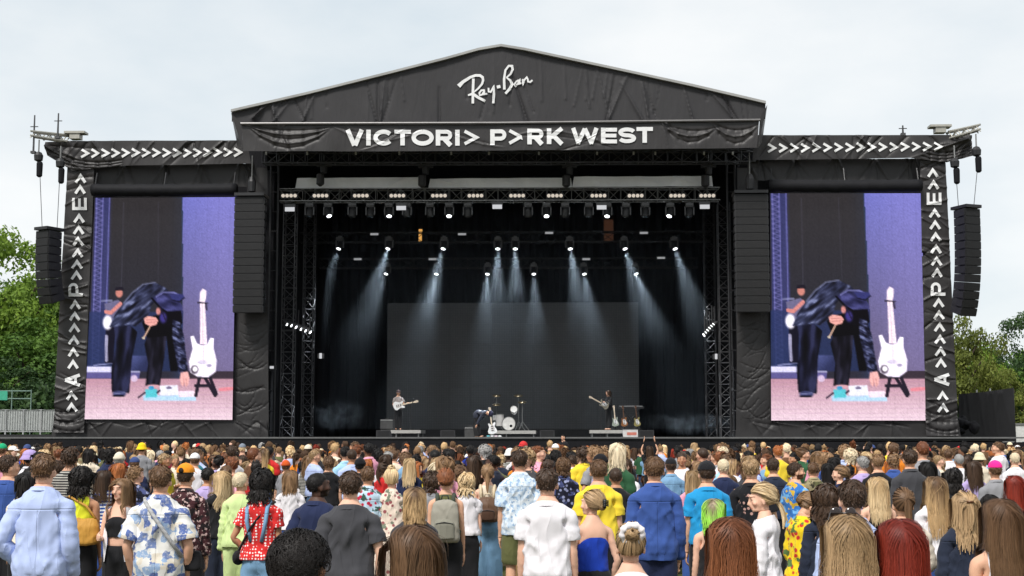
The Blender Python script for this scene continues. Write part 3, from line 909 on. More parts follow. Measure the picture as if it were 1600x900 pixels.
    s1 = nd(m, 'ShaderNodeMath', operation='SUBTRACT'); s1.inputs[1].default_value = .5; l.new(cz.outputs['Fac'], s1.inputs[0]); s2 = nd(m, 'ShaderNodeMath', operation='ABSOLUTE'); l.new(s1.outputs[0], s2.inputs[0]); s3 = nd(m, 'ShaderNodeMath', operation='POWER'); s3.inputs[1].default_value = .6; l.new(s2.outputs[0], s3.inputs[0])
    hgt = s3.outputs[0]
    if name in ('pale_blue', 'denim', 'cream', 'pale_leaf', 'patchwork', 'dark_denim', 'light_denim', 'red_check', 'blue_floral', 'dark_floral'):   # yoke seam and back pleat
        sx = nd(m, 'ShaderNodeSeparateXYZ'); l.new(co, sx.inputs[0])
        def seam(sock, at_, wd):
            q1 = nd(m, 'ShaderNodeMath', operation='SUBTRACT'); q1.inputs[1].default_value = at_; l.new(sx.outputs[sock], q1.inputs[0])
            q2 = nd(m, 'ShaderNodeMath', operation='ABSOLUTE'); l.new(q1.outputs[0], q2.inputs[0])
            return ramp(q2.outputs[0], wd, wd * .3)
        z1 = seam('Z', 1.345, .007); x1 = seam('X', .012, .006)
        lo_ = ramp(sx.outputs['Z'], 1.345, 1.335); xm = nd(m, 'ShaderNodeMath', operation='MULTIPLY'); l.new(x1, xm.inputs[0]); l.new(lo_, xm.inputs[1])
        mx2 = nd(m, 'ShaderNodeMath', operation='MAXIMUM'); l.new(z1, mx2.inputs[0]); l.new(xm.outputs[0], mx2.inputs[1])
        ad = nd(m, 'ShaderNodeMath', operation='MULTIPLY_ADD'); ad.inputs[1].default_value = .35; l.new(mx2.outputs[0], ad.inputs[0]); l.new(hgt, ad.inputs[2]); hgt = ad.outputs[0]
    bp = nd(m, 'ShaderNodeBump', Strength=.5, Distance=.035); bp.invert = True; l.new(hgt, bp.inputs['Height']); l.new(bp.outputs['Normal'], b.inputs['Normal'])
    MATS[key] = m
    return m

_HAIRMESH = {}
def hair_rest(style, seed, q):
    k = (style, seed, q)
    if k not in _HAIRMESH: _HAIRMESH[k] = hair_style(style, seed, q)
    return _HAIRMESH[k]

_PC = {}
def cached(key, make):
    if key not in _PC: _PC[key] = make()
    return _PC[key]
def collar_rest(sex, folded):
    """folded shirt collar, or the ribbed neckband of a tee, round the base of the neck"""
    n = 30; V = []; g = 1.0 if sex == 'm' else .86
    prof = ((.080, -.012), (.070, .024), (.074, .032), (.096, -.004)) if folded else ((.106, -.034), (.095, -.012), (.083, .004), (.078, .004))
    for j, (rr_, dz) in enumerate(prof):
        for i in range(n):
            a = 2 * math.pi * i / n if not folded else math.pi / 2 + math.radians(14) + math.radians(332) * i / (n - 1)
            x, y = rr_ * g * math.cos(a) * 1.12, rr_ * g * math.sin(a)
            V.append((x, y - .014, 1.484 - (0 if sex == 'm' else .008) - .034 * float(sstep(-.05, .07, y)) + dz))
    m = n if not folded else n - 1
    F = [(j * n + i, j * n + (i + 1) % n, (j + 1) * n + (i + 1) % n, (j + 1) * n + i) for j in range(3) for i in range(m)]
    return np.array(V), np.array(F)
def person_meshes(sex, top, bottom, po, hair, seed=0, q=1.0, ratio=None, hat=None, beard=False):
    """posed meshes {part: mesh}; alike people share them. ratio marks people far enough for the coarser skin"""
    lod = 1 if ratio else 0
    pk = repr(sorted(po.items())); hk = repr((po.get('yaw', 0), po.get('pitch', 0), po.get('roll', 0), po.get('bend', 0), po.get('lean', 0), po.get('twist', 0)))
    D = SEX[sex]; out = {}
    def body():
        V, F, C = base('body', sex, lod); C = C.copy(); N = normals(V, F); cov = np.zeros(len(V))
        if top:
            ease, hem, sl, neck, fl = TOPS[top][1]
            w = np.zeros(len(V)); tt = np.full(len(V), -1.0)
            for s in (-1, 1):
                ww, t = arm_weight(V, s, D); w = np.maximum(w, ww); tt = np.where(ww > .3, t, tt)
            bd = (w < .4) & (V[:, 2] > hem + .02) & (V[:, 2] < neck - .035)
            slv = (w >= .3) & (tt < sl - .03) if sl > 0 else np.zeros(len(V), bool)
            if sl <= 0: bd &= np.abs(V[:, 0]) < D['S'][0] - .06
            cov = np.maximum(cov, (bd | slv) * 1.0)
        if bottom:
            ease, waist, hem, sk = BOTTOMS[bottom][1]
            cov = np.maximum(cov, ((V[:, 2] < waist - .02) & (V[:, 2] > hem + .03) & (np.abs(V[:, 0]) < .26)) * 1.0)
        Vb = V - N * (.016 * cov)[:, None]
        if beard:
            d = (V[:, 2] < 1.632) & (V[:, 1] > .0) & (V[:, 2] > 1.55) & ~((np.abs(V[:, 0]) < .024) & (np.abs(V[:, 2] - 1.606) < .012))
            C[d] = (.16, .11, .09)
        me = to_mesh('body', pose(Vb, sex, po), F); set_col(me, 'tone', C); return me
    out['bent'] = bool(po.get('bend') or po.get('lean') or po.get('twist'))
    out['body'] = cached(('b', sex, top, bottom, pk, lod, beard), body)
    wseed = seed % 7 if not lod else 0
    if top:
        def mk():
            V, F = base('top', top, lod)
            Q = pose(V, sex, po, .02 + TOPS[top][1][0]); N = normals(Q, F)
            return to_mesh('top', Q + (wrinkle(V, N, .0065 + TOPS[top][1][0] * .30, wseed * 1.7 + 1.3) - V), F)
        out['top'] = cached(('t', top, pk, wseed, lod), mk)
        if TOPS[top][1][2] > 0:
            fd = 'shirt' in top
            out['collar'] = cached(('c', sex, fd, hk), lambda: to_mesh('collar', pose(collar_rest(sex, fd)[0], sex, dict(REST_POSE, **{k: po.get(k, 0) for k in ('bend', 'lean', 'twist')})), collar_rest(sex, fd)[1]))
    if bottom:
        tuck = bool(top and TOPS[top][1][0] > .015)
        def mk():
            V, F = base('bottom', bottom, lod)
            if tuck: V = V * np.stack((1 - .13 * sstep(.82, .93, V[:, 2]), 1 - .15 * sstep(.82, .93, V[:, 2]), np.ones(len(V))), 1)
            Q = pose(V, sex, po, arms=False); N = normals(Q, F)
            return to_mesh('bottom', Q + (wrinkle(V, N, .006, 4.4 + wseed % 2) - V), F)
        out['bottom'] = cached(('l', bottom, tuck, repr(po.get('legs')), po.get('bend', 0), po.get('lean', 0), po.get('twist', 0), lod, wseed % 2), mk)
    hr = hair_rest(hair, seed, q) if hair else None
    if hr is not None:
        def mk():
            V, F, S, A, NN = hr
            if hat:
                V, F, used = keep_faces(V, F, V[:, 2] < (1.715 if hat != 'bucket' else 1.70)); S, A, NN = S[used], A[used], NN[used]
            Q = pose(V, sex, po, hair=True)
            me = to_mesh('hair', Q, F, True, unit(pose(V + NN * .004, sex, po, hair=True) - Q))
            set_col(me, 'lock', np.stack((S, A, np.zeros(len(S))), 1)); return me
        out['hair'] = cached(('h', sex, hair, seed, q, hk, hat), mk)
    if hat:
        out['hat'] = cached(('k', sex, hat, hk), lambda: to_mesh('hat', pose(hat_shape(hat)[0], sex, po, hair=True), hat_shape(hat)[1]))
    return out

def hat_shape(kind):
    m = MB(); n = 28
    def dome(k, z0, zk=1.0, open_back=False):
        vs, fs = [], []
        R = 9
        for i in range(R + 1):
            th = (math.pi / 2) * i / R
            for j in range(n):
                ph = 2 * math.pi * j / n
                r = math.cos(th)
                vs.append((HR[0] * k * r * math.cos(ph), HC[1] + HR[1] * k * r * math.sin(ph), z0 + HR[2] * zk * math.sin(th)))
        for i in range(R):
            for j in range(n): fs.append((i * n + j, i * n + (j + 1) % n, (i + 1) * n + (j + 1) % n, (i + 1) * n + j))
        m.add(vs, fs)
    if kind == 'beanie':
        dome(1.15, 1.69, 1.25)
        vs = []
        for k_, z in ((1.15, 1.685), (1.20, 1.688), (1.21, 1.72), (1.16, 1.726)):
            for j in range(n):
                ph = 2 * math.pi * j / n
                vs.append((HR[0] * k_ * math.cos(ph), HC[1] + HR[1] * k_ * math.sin(ph), z))
        m.add(vs, [(i * n + j, i * n + (j + 1) % n, (i + 1) * n + (j + 1) % n, (i + 1) * n + j) for i in range(3) for j in range(n)])
    elif kind == 'bucket':
        dome(1.16, 1.72, .95)
        vs = []
        for k_, z in ((1.16, 1.722), (1.35, 1.69), (1.58, 1.66), (1.57, 1.655), (1.17, 1.70)):
            for j in range(n):
                ph = 2 * math.pi * j / n
                vs.append((HR[0] * k_ * math.cos(ph), HC[1] + HR[1] * k_ * math.sin(ph), z))
        m.add(vs, [(i * n + j, (i + 1) * n + j, (i + 1) * n + (j + 1) % n, i * n + (j + 1) % n) for i in range(4) for j in range(n)])
    else:   # cap, peak forward or turned back
        dome(1.13, 1.71, 1.0)
        sg = 1 if kind == 'cap' else -1
        vs, K = [], 12
        for i in range(5):
            t = i / 4
            for j in range(K + 1):
                a = math.pi * (.12 + .76 * j / K)
                rx = HR[0] * 1.1 * math.cos(a)
                ry = HR[1] * 1.12 * math.sin(a) + .075 * t * math.sin(a) ** .6
                vs.append((rx, HC[1] + sg * ry, 1.712 - .018 * t + .012 * (1 - abs(math.cos(a)))))
        fs = [(i * (K + 1) + j, i * (K + 1) + j + 1, (i + 1) * (K + 1) + j + 1, (i + 1) * (K + 1) + j) for i in range(4) for j in range(K)]
        m.add(vs, fs)
        m.lathe([(.001, 1.806), (.008, 1.808), (.008, 1.804), (.001, 1.802)], (0, HC[1], 0), 8)
    V = np.array(m.v)
    F = np.array([f if len(f) == 4 else (*f[:3], -1) for f in m.f if len(f) <= 4])
    return V, F

def lean_ok(M): return not M.get('bent')
def put_person(loc, rz, scale, M, skin, top_m=None, bot_m=None, hair_m=None, hat_m=None, label=None, group='people in the crowd', wide=1.0, bot_name='trousers', top_name='top'):
    root = empty('person', loc, rz)
    root.scale = (scale * wide, scale * wide, scale)
    link('body', M['body'], skin, root)
    if 'top' in M and top_m: link(top_name, M['top'], top_m, root)
    if 'collar' in M and top_m and lean_ok(M): link('collar', M['collar'], top_m, root)
    if 'bottom' in M and bot_m: link(bot_name, M['bottom'], bot_m, root)
    if 'hair' in M and hair_m: link('hair', M['hair'], hair_m, root)
    if 'hat' in M and hat_m: link('hat', M['hat'], hat_m, root)
    tag(root, label, 'person', group)
    return root
# ------------------------------------------------------------------ ground and the festival stage
YF = 56.0
DECK = 1.97
def turf_mat():
    m, n, l, b = new_mat('trodden_turf', (.06, .07, .03), .95, .1)
    tc = nd(m, 'ShaderNodeTexCoord'); no = nd(m, 'ShaderNodeTexNoise', Scale=.55, Detail=8.0, Roughness=.65); l.new(tc.outputs['Object'], no.inputs['Vector'])
    rp = nd(m, 'ShaderNodeValToRGB'); e = rp.color_ramp.elements
    e[0].position, e[0].color, e[1].position, e[1].color = .38, (.115, .085, .05, 1), .6, (.055, .075, .022, 1)
    l.new(no.outputs['Fac'], rp.inputs['Fac']); l.new(rp.outputs['Color'], b.inputs['Base Color'])
    n2 = nd(m, 'ShaderNodeTexNoise', Scale=26.0, Detail=4.0); l.new(tc.outputs['Object'], n2.inputs['Vector'])
    bp = nd(m, 'ShaderNodeBump', Strength=.7, Distance=.04); l.new(n2.outputs['Fac'], bp.inputs['Height']); l.new(bp.outputs['Normal'], b.inputs['Normal'])
    return m
tag(mesh_obj('ground', [(-900, -60, 0), (900, -60, 0), (900, 1400, 0), (-900, 1400, 0)], [(0, 1, 2, 3)], turf_mat()), kind='structure')

def scrim_mat(name, col, rough=.5, spec=.45, fine=.35):
    if name in MATS: return MATS[name]
    m, n, l, b = new_mat(name, col, rough, spec)
    tc = nd(m, 'ShaderNodeTexCoord')
    no = nd(m, 'ShaderNodeTexNoise', Scale=.8, Detail=6.0, Roughness=.6); l.new(tc.outputs['Object'], no.inputs['Vector'])
    mr = nd(m, 'ShaderNodeMapRange'); mr.inputs[3].default_value = .75; mr.inputs[4].default_value = 1.25; l.new(no.outputs['Fac'], mr.inputs[0])
    sc = nd(m, 'ShaderNodeVectorMath', operation='SCALE'); sc.inputs[0].default_value = col; l.new(mr.outputs[0], sc.inputs['Scale']); l.new(sc.outputs[0], b.inputs['Base Color'])
    mp = nd(m, 'ShaderNodeMapping'); mp.inputs['Scale'].default_value = (5, 5, 1.2); l.new(tc.outputs['Object'], mp.inputs['Vector'])
    n2 = nd(m, 'ShaderNodeTexNoise', Scale=1.0, Detail=4.0, Distortion=.6); l.new(mp.outputs[0], n2.inputs['Vector'])
    bp = nd(m, 'ShaderNodeBump', Strength=fine, Distance=.06); l.new(n2.outputs['Fac'], bp.inputs['Height']); l.new(bp.outputs['Normal'], b.inputs['Normal'])
    MATS[name] = m
    return m
M_GABLE = scrim_mat('gable_scrim', (.033, .0318, .034), .62, .28, .3)
M_BANNER = scrim_mat('banner_vinyl', (.024, .0218, .0222), .48, .4, .38)
M_SCRIM = scrim_mat('side_scrim', (.022, .0205, .0208), .5, .36, .38)
M_BLACK = scrim_mat('black_drape', (.010, .010, .012), .8, .15, .5)
M_PRINT = simple('white_print', (.70, .70, .70), .6, .3, var=.08)
M_STEEL = simple('dark_truss', (.07, .07, .074), .5, .5, .5)
M_ALU = simple('aluminium_truss', (.22, .22, .215), .45, .5, .6)
M_BLKMETAL = simple('black_metal', (.018, .018, .02), .5, .4)
M_CAB = simple('speaker_cabinet', (.020, .020, .022), .55, .4, bump=.15, bscale=90)
M_GRILLE = simple('speaker_grille', (.012, .012, .013), .6, .3, bump=.4, bscale=160)
M_ROOF = simple('white_roof_skin', (.30, .30, .29), .5, .3, var=.2, scale=.9)
M_SILVER = scrim_mat('silver_rain_cover', (.78, .79, .80), .5, .4, .5)
M_WHITE = simple('white_plastic', (.7, .7, .7), .4, .4, var=.05)
M_CABLE = simple('cable', (.03, .03, .03), .6)

class Folds:
    """height of a hanging sheet: soft noise and drawn creases"""
    def __init__(self, seed, amp=.05, sx=.5, sz=.25, creases=()):
        self.seed, self.amp, self.sx, self.sz, self.cr = seed, amp, sx, sz, list(creases)
    def fan(self, p, angs, L, w=.07, a=.06, jit=.25):
        r = random.Random(self.seed * 31 + len(self.cr))
        for g in angs:
            g = math.radians(g + r.uniform(-5, 5)); l = L * r.uniform(1 - jit, 1 + jit)
            self.cr.append((p[0] + r.uniform(-.2, .2), p[1], p[0] + l * math.cos(g), p[1] + l * math.sin(g), w * r.uniform(.7, 1.4), a * r.uniform(.6, 1.3) * r.choice((1, 1, -1))))
        return self
    def swag(self, x0, z0, x1, z1, sag, n=3, w=.06, a=.06):
        """a crease that hangs in a curve between two points"""
        for k in range(n):
            s = sag * (k + 1) / n; P = [(x0 + (x1 - x0) * t, z0 + (z1 - z0) * t - s * 4 * t * (1 - t)) for t in np.linspace(0, 1, 7)]
            for (a0, b0), (a1, b1) in zip(P, P[1:]): self.cr.append((a0, b0, a1, b1, w, a * (1 if k % 2 else -.8), 1))
        return self
    def __call__(self, x, z):
        x, z = np.asarray(x, float), np.asarray(z, float)
        P = np.stack((x.ravel() * self.sx, z.ravel() * self.sz, np.full(x.size, self.seed * 3.7)), 1)
        h = self.amp * (fnoise(P, 1.0) + .45 * fnoise(P, 2.7, 2)).reshape(x.shape)
        for c in self.cr:
            x0, z0, x1, z1, w, a = c[:6]
            dx, dz = x1 - x0, z1 - z0; L2 = dx * dx + dz * dz + 1e-9
            t = ((x - x0) * dx + (z - z0) * dz) / L2; tc = np.clip(t, 0, 1)
            d = np.hypot(x - x0 - tc * dx, z - z0 - tc * dz)
            h = h + a * np.exp(-d / (w * .75)) * (1 if len(c) > 6 else (1 - .75 * tc))
        return h
def pline(pts, Y, n):
    P = np.array([(at(px, py, Y).x, at(px, py, Y).z) for px, py in pts]); s = np.concatenate(([0], np.cumsum(np.hypot(*np.diff(P, axis=0).T)))); s /= s[-1]
    u = np.linspace(0, 1, n)
    return np.stack((np.interp(u, s, P[:, 0]), np.interp(u, s, P[:, 1])), 1)
def sheet(name, top, bot, Y, folds, mat, nx, nz, parent=None, flare=0.0):
    T, B = pline(top, Y, nx), pline(bot, Y, nx)
    v = np.linspace(0, 1, nz)[:, None, None]
    G = T[None] * (1 - v) + B[None] * v
    h = folds(G[..., 0], G[..., 1])
    V = np.stack((G[..., 0], Y - h - flare * v[..., 0], G[..., 1]), -1).reshape(-1, 3)
    i = (np.arange(nz - 1)[:, None] * nx + np.arange(nx - 1)[None]).reshape(-1)
    F = np.stack((i, i + nx, i + nx + 1, i + 1), 1)
    return link(name, to_mesh(name, V, F), mat, parent)
def arc(cx, cy, rx, ry, a0, a1, n=14): return [(cx + rx * math.cos(math.radians(a)), cy - ry * math.sin(math.radians(a))) for a in np.linspace(a0, a1, n)]
def print_strokes(name, strokes, Y, folds, mat, parent, lift=.045, step=2.2):
    """strokes: (points in photo pixels, width in pixels or list); laid as ribbons that follow the cloth, one mesh for one mark"""
    m = MB()
    for k, st in enumerate(strokes):
        pts, w = np.array(st[0], float), st[1]
        ws = np.array(w if isinstance(w, (list, tuple)) else [w] * len(pts), float)
        s = np.concatenate(([0], np.cumsum(np.hypot(*np.diff(pts, axis=0).T))))
        keep = s
        n = max(2, int(s[-1] / step) + 1)
        u = np.unique(np.concatenate((np.linspace(0, s[-1], n), keep)))
        P = np.stack((np.interp(u, s, pts[:, 0]), np.interp(u, s, pts[:, 1])), 1); W = np.interp(u, s, ws)
        seg = np.diff(P, axis=0); seg /= np.maximum(np.hypot(*seg.T), 1e-9)[:, None]
        nr = np.stack((-seg[:, 1], seg[:, 0]), 1)
        N = np.empty_like(P); N[0], N[-1] = nr[0], nr[-1]
        mid = nr[:-1] + nr[1:]; ln = np.maximum(np.hypot(*mid.T), 1e-6); mid /= ln[:, None]
        N[1:-1] = mid / np.maximum((mid * nr[:-1]).sum(1), .45)[:, None]
        rows = []
        for t in (-.5, -.17, .17, .5):
            Q = P + N * (W * t)[:, None]
            X = np.array([tuple(at(a, b, Y)) for a, b in Q])
            X[:, 1] = Y - folds(X[:, 0], X[:, 2]) - lift - .003 * k
            rows.append(X)
        o = len(P); vs = np.concatenate(rows)
        fs = [(r * o + i, (r + 1) * o + i, (r + 1) * o + i + 1, r * o + i + 1) for r in range(3) for i in range(o - 1)]
        m.add(vs, fs)
    return m.build(name, mat, parent)
def glyph(ch, x0, x1, y0, y1, w):
    """strokes of a wide bold capital in the box (pixels, y down)"""
    h = w / 2; L, R, T, B = x0 + h, x1 - h, y0 + h * .9, y1 - h * .9; cx, cy = (x0 + x1) / 2, (y0 + y1) / 2; hw = w * .86
    if ch == 'I': return [([(cx, y0), (cx, y1)], w)]
    if ch == 'V': return [([(x0 + h, y0), (cx - .6, y1)], w), ([(x1 - h, y0), (cx + .6, y1)], w)]
    if ch == 'T': return [([(x0, T), (x1, T)], hw), ([(cx, y0), (cx, y1)], w)]
    if ch == 'E': return [([(L, y0), (L, y1)], w), ([(x0, T), (x1, T)], hw), ([(x0, cy), (x1 - 1, cy)], hw * .95), ([(x0, B), (x1, B)], hw)]
    if ch == 'O': return [(arc(cx, cy, R - cx, (B - T) / 2, 90, 450, 34), w * .96)]
    if ch == 'C': return [(arc(cx + .5, cy, R - cx, (B - T) / 2, 38, 322, 28), w * .96)]
    if ch == 'S':
        ry = (B - T) / 4
        return [(arc(cx, T + ry, (x1 - x0) / 2 - h * 1.05, ry, 15, 180, 12)[0:] + arc(cx, T + ry, (x1 - x0) / 2 - h * 1.05, ry, 180, 265, 7)[1:] + arc(cx, B - ry, (x1 - x0) / 2 - h * .95, ry, 85, 0, 7)[0:] + arc(cx, B - ry, (x1 - x0) / 2 - h * .95, ry, 0, -165, 12)[1:], hw)]
    if ch in 'PR':
        my = cy + (2.2 if ch == 'P' else 1.2); r = (my - T) / 2; xr = x1 - r - h * (1 if ch == 'P' else 1.2)
        out = [([(L, y0), (L, y1)], w), ([(x0 + h, T), (xr, T)] + arc(xr, T + r, r * 1.05, r, 90, -90, 12)[1:-1] + [(xr, my), (x0 + h, my)], hw)]
        if ch == 'R': out.append(([(cx - .5, my), (x1 - h * .9, y1)], w * 1.05))
        return out
    if ch == 'K': return [([(L, y0), (L, y1)], w), ([(x1 - h, y0), (L + h * .6, cy + 2.2)], w * .95), ([(cx - w * .45, cy - .6), (x1 - h, y1)], w)]
    if ch == 'W':
        q = (x1 - x0) / 4
        return [([(x0 + h, y0), (x0 + q * 1.12, y1)], w * .92), ([(cx, y0 + 1), (x0 + q * 1.0, y1)], w * .92), ([(cx, y0 + 1), (x1 - q * 1.0, y1)], w * .92), ([(x1 - h, y0), (x1 - q * 1.12, y1)], w * .92)]
    if ch == '>': return [([(x0, y0 + w * .35), (x1 - w * .5, cy), (x0, y1 - w * .35)], w * .72)]
    if ch == 'A': return [([(x0 + h, y1), (cx, y0)], w), ([(x1 - h, y1), (cx, y0)], w), ([(x0 + w, y1 - (y1 - y0) * .3), (x1 - w, y1 - (y1 - y0) * .3)], hw)]
    return []
def turn_up(strokes, cx, cy):
    """rotate strokes a quarter turn so that the writing climbs"""
    return [([(cx + (y - cy), cy - (x - cx)) for x, y in p], w) for p, w in strokes]

# ---- main roof: white skin, gable scrim, header banner with the stage's name
YG = 53.6
roof = empty('stage_roof', (at(783, 700, 60).x, 60, DECK))
tag(roof, 'black gabled main stage roof with white edge over the performers', 'stage roof')
def wpart(m, name, mat, parent, smooth=False):
    """a part given in place: keep its world coordinates under a parent that stands elsewhere"""
    o = m.build(name, mat, None, smooth) if isinstance(m, MB) else m
    o.parent = parent; o.matrix_parent_inverse = Matrix.Translation(parent.location).inverted() if parent.rotation_euler.z == 0 else parent.matrix_basis.inverted()
    return o
gf = Folds(1, .07, .35, .12)
for px, py, ang in ((430, 190, (60, 75, 100, 118)), (470, 190, (65, 80, 110)), (590, 192, (80, 95, 65, 110)), (690, 192, (93,)), (955, 190, (75, 85, 100)), (820, 190, (100, 108)), (1010, 189, (95, 120)), (1080, 188, (102,)), (1150, 186, (110, 120, 130)), (395, 185, (40, 60))):
    p = at(px, py, YG); gf.fan((p.x, p.z), ang, 1.9, .055, .13)
_r = random.Random(12)
for _ in range(34):
    px = _r.uniform(380, 1190); p = at(px, _r.uniform(150, 190), YG); g_ = math.radians(_r.uniform(70, 112)); l_ = _r.uniform(.8, 3.2)
    gf.cr.append((p.x, p.z, p.x + l_ * math.cos(g_), p.z + l_ * math.sin(g_), .035, _r.uniform(.03, .07) * _r.choice((1, -1))))
top_edge = [(362, 176), (480, 149), (600, 119), (700, 93.5), (748, 80), (783, 74), (820, 80), (960, 110), (1080, 136), (1196, 163)]
wpart(sheet('gable_scrim', top_edge, [(362, 190), (420, 193), (600, 193), (783, 192), (1000, 190), (1130, 188), (1196, 186)], YG, gf, M_GABLE, 460, 60), None, None, roof)
# white roof skin: thick edge along the gable and the slopes running back
E = [at(px, py, YG) for px, py in top_edge]
m = MB()
for a, b in zip(E, E[1:]):
    up = Vector((0, 0, .10)); f = Vector((0, -.16, 0)); k = Vector((0, 17.0, .0))
    m.add([a + f, b + f, b + f + up, a + f + up, a + k, b + k, b + k + up, a + k + up], [(0, 1, 2, 3), (3, 2, 6, 7), (5, 4, 7, 6), (1, 0, 4, 5)])
m.add([E[0] + Vector((0, -.16, 0)), E[0] + Vector((0, -.16, .10)), E[0] + Vector((0, 17, .10)), E[0] + Vector((0, 17, 0))], [(0, 1, 2, 3)])
m.add([E[-1] + Vector((0, -.16, 0)), E[-1] + Vector((0, -.16, .10)), E[-1] + Vector((0, 17, .10)), E[-1] + Vector((0, 17, 0))], [(3, 2, 1, 0)])
wpart(m, 'roof_skin', M_ROOF, roof)
hf = Folds(2, .06, .5, .3)
for (x0, y0, x1, y1, sg, n) in ((385, 196, 520, 200, .9, 5), (520, 198, 660, 205, .5, 2), (960, 232, 800, 214, -.4, 2), (1030, 192, 1120, 200, .7, 3), (1110, 192, 1185, 196, .8, 3), (690, 200, 790, 230, .2, 2), (870, 236, 960, 196, .15, 3), (560, 236, 640, 196, .2, 2)):
    a, b = at(x0, y0, YG), at(x1, y1, YG); hf.swag(a.x, a.z, b.x, b.z, sg, n, .05, .05 if x0 < 500 or x0 > 1020 else .025)
for px, py, ang in ((1040, 192, (-35, -50, -65, -80)), (440, 196, (-60, -75, -100)), (880, 236, (20, 30, 40)), (545, 195, (-50, -70))):
    p = at(px, py, YG); hf.fan((p.x, p.z), ang, 1.2, .06, .08 if px < 500 or px > 1030 else .035)
YH = YG - .12
header = sheet('stage_name_banner', [(377, 194), (600, 194), (900, 192.5), (1186, 189)], [(381, 236), (600, 236.5), (900, 234), (1183, 231)], YH, hf, M_BANNER, 480, 40, None)
tag(header, 'dark banner reading VICTORI> P>RK WEST across the stage front', 'banner')
rail = MB(); rail.tube([at(376, 193.2, YH - .08), at(783, 192.2, YH - .08), at(1188, 187.5, YH - .08)], .055, 8); rail.build('top_rail', simple('rail', (.13, .125, .125), .4, .5, .4), header)
for ch, x0, x1, y0 in (('V', 540, 569, 203), ('I', 572.5, 579.5, 203), ('C', 583, 615, 203), ('T', 616.5, 642, 203), ('O', 643, 678, 203), ('R', 681, 707.5, 203), ('I', 711, 718.5, 203), ('>', 726, 748, 202.6),
                       ('P', 766, 791.5, 202.4), ('>', 796, 817.5, 202), ('R', 824, 850, 201.5), ('K', 854.5, 881.5, 201), ('W', 892, 935.5, 200.4), ('E', 939, 964, 199.8), ('S', 965.5, 994, 199.3), ('T', 994.5, 1020, 198.8)):
    print_strokes('letter', glyph(ch, x0, x1, y0, y0 + 24.6, 7.0), YH, hf, M_PRINT, header)
S = lambda pts: [(690 + x * .1111, 80 + y * .1111) for x, y in pts]
k_ = .1111
logo = [(S([(240, 495), (300, 435), (400, 372), (480, 345), (540, 347), (578, 372), (585, 415), (570, 465), (520, 525), (452, 582)]), [60 * k_, 44 * k_, 38 * k_, 36 * k_, 38 * k_, 36 * k_, 32 * k_, 30 * k_, 26 * k_, 18 * k_]),
        (S([(448, 390), (442, 560), (440, 738)]), 36 * k_), (S([(372, 622), (440, 603), (520, 658), (615, 706)]), [22 * k_, 40 * k_, 38 * k_, 36 * k_]),
        (S([(600, 552), (560, 556), (532, 592), (540, 625), (572, 615), (602, 562), (600, 610), (642, 600)]), 24 * k_), (S([(660, 520), (662, 572), (692, 580), (735, 505), (738, 610), (728, 740)]), [24 * k_, 24 * k_, 24 * k_, 26 * k_, 34 * k_, 34 * k_]),
        (S([(778, 512), (828, 500)]), 42 * k_), (S([(884, 545), (880, 400), (898, 275), (945, 212), (992, 215), (1000, 262), (972, 325), (912, 378)]), [36 * k_, 34 * k_, 28 * k_, 28 * k_, 34 * k_, 32 * k_, 26 * k_, 20 * k_]),
        (S([(912, 376), (968, 418), (992, 468), (960, 532), (898, 602)]), [18 * k_, 34 * k_, 38 * k_, 38 * k_, 34 * k_]), (S([(1088, 412), (1048, 430), (1022, 470), (1040, 492), (1078, 452), (1100, 408), (1092, 462), (1122, 452)]), 24 * k_),
        (S([(1140, 395), (1146, 468), (1164, 408), (1198, 372), (1212, 398), (1216, 432), (1246, 438), (1278, 412)]), 24 * k_)]
lg = print_strokes('logo', logo, YG, gf, M_PRINT, None)
lg['label'] = 'white handwritten sunglasses maker logo on the gable'
wpart(lg, None, None, roof)
# folded side flaps of the roof
for nm, poly in (('flap', [(361, 176), (377, 193), (381, 237), (371, 228)]), ('flap', [(1199, 163), (1187, 189), (1184, 232), (1191, 222)])):
    pts = [at(px, py, YG + (.0 if i in (1, 2) else 2.2)) for i, (px, py) in enumerate(poly)]
    pts = [at(*poly[0], YG), at(*poly[1], YH), at(*poly[2], YH), at(*poly[3], YG + 1.5)]
    mm = MB(); mm.add(pts, [(0, 1, 2, 3), (3, 2, 1, 0)][:1]); wpart(mm, nm, M_BANNER, roof)

# ---- the dark stage house: deck, skirt, ceiling, drapes
xl, xr = AX(418, 400, 57), AX(1150, 400, 57)
XL, XR = AX(60, 600, YF), AX(1540, 600, YF)
deck = empty('stage_deck', (0, 60, 0)); tag(deck, 'black stage platform the band performs on', 'stage')
wpart(MB().box(((XL + XR) / 2, 63.5, (DECK - .1) / 2), (XR - XL, 17, DECK - .1)), 'platform', M_BLACK, deck)
wpart(MB().box(((XL + XR) / 2, 62.7, DECK - .04), (XR - XL, 18.6, .08)), 'floor', simple('stage_floor', (.02, .02, .022), .45, .4), deck)
sk = Folds(5, .05, 1.4, .05)
wpart(sheet('skirt', [(-60, 687), (1660, 691)], [(-60, 740), (1660, 744)], 53.2, sk, M_BLACK, 160, 4), None, None, deck)
wpart(MB().box(((XL + XR) / 2, 53.3, AZ(800, 684, 53.3)), (XR - XL + 8, .12, .06)), 'nosing', simple('grey_edge', (.12, .12, .12), .5), deck)
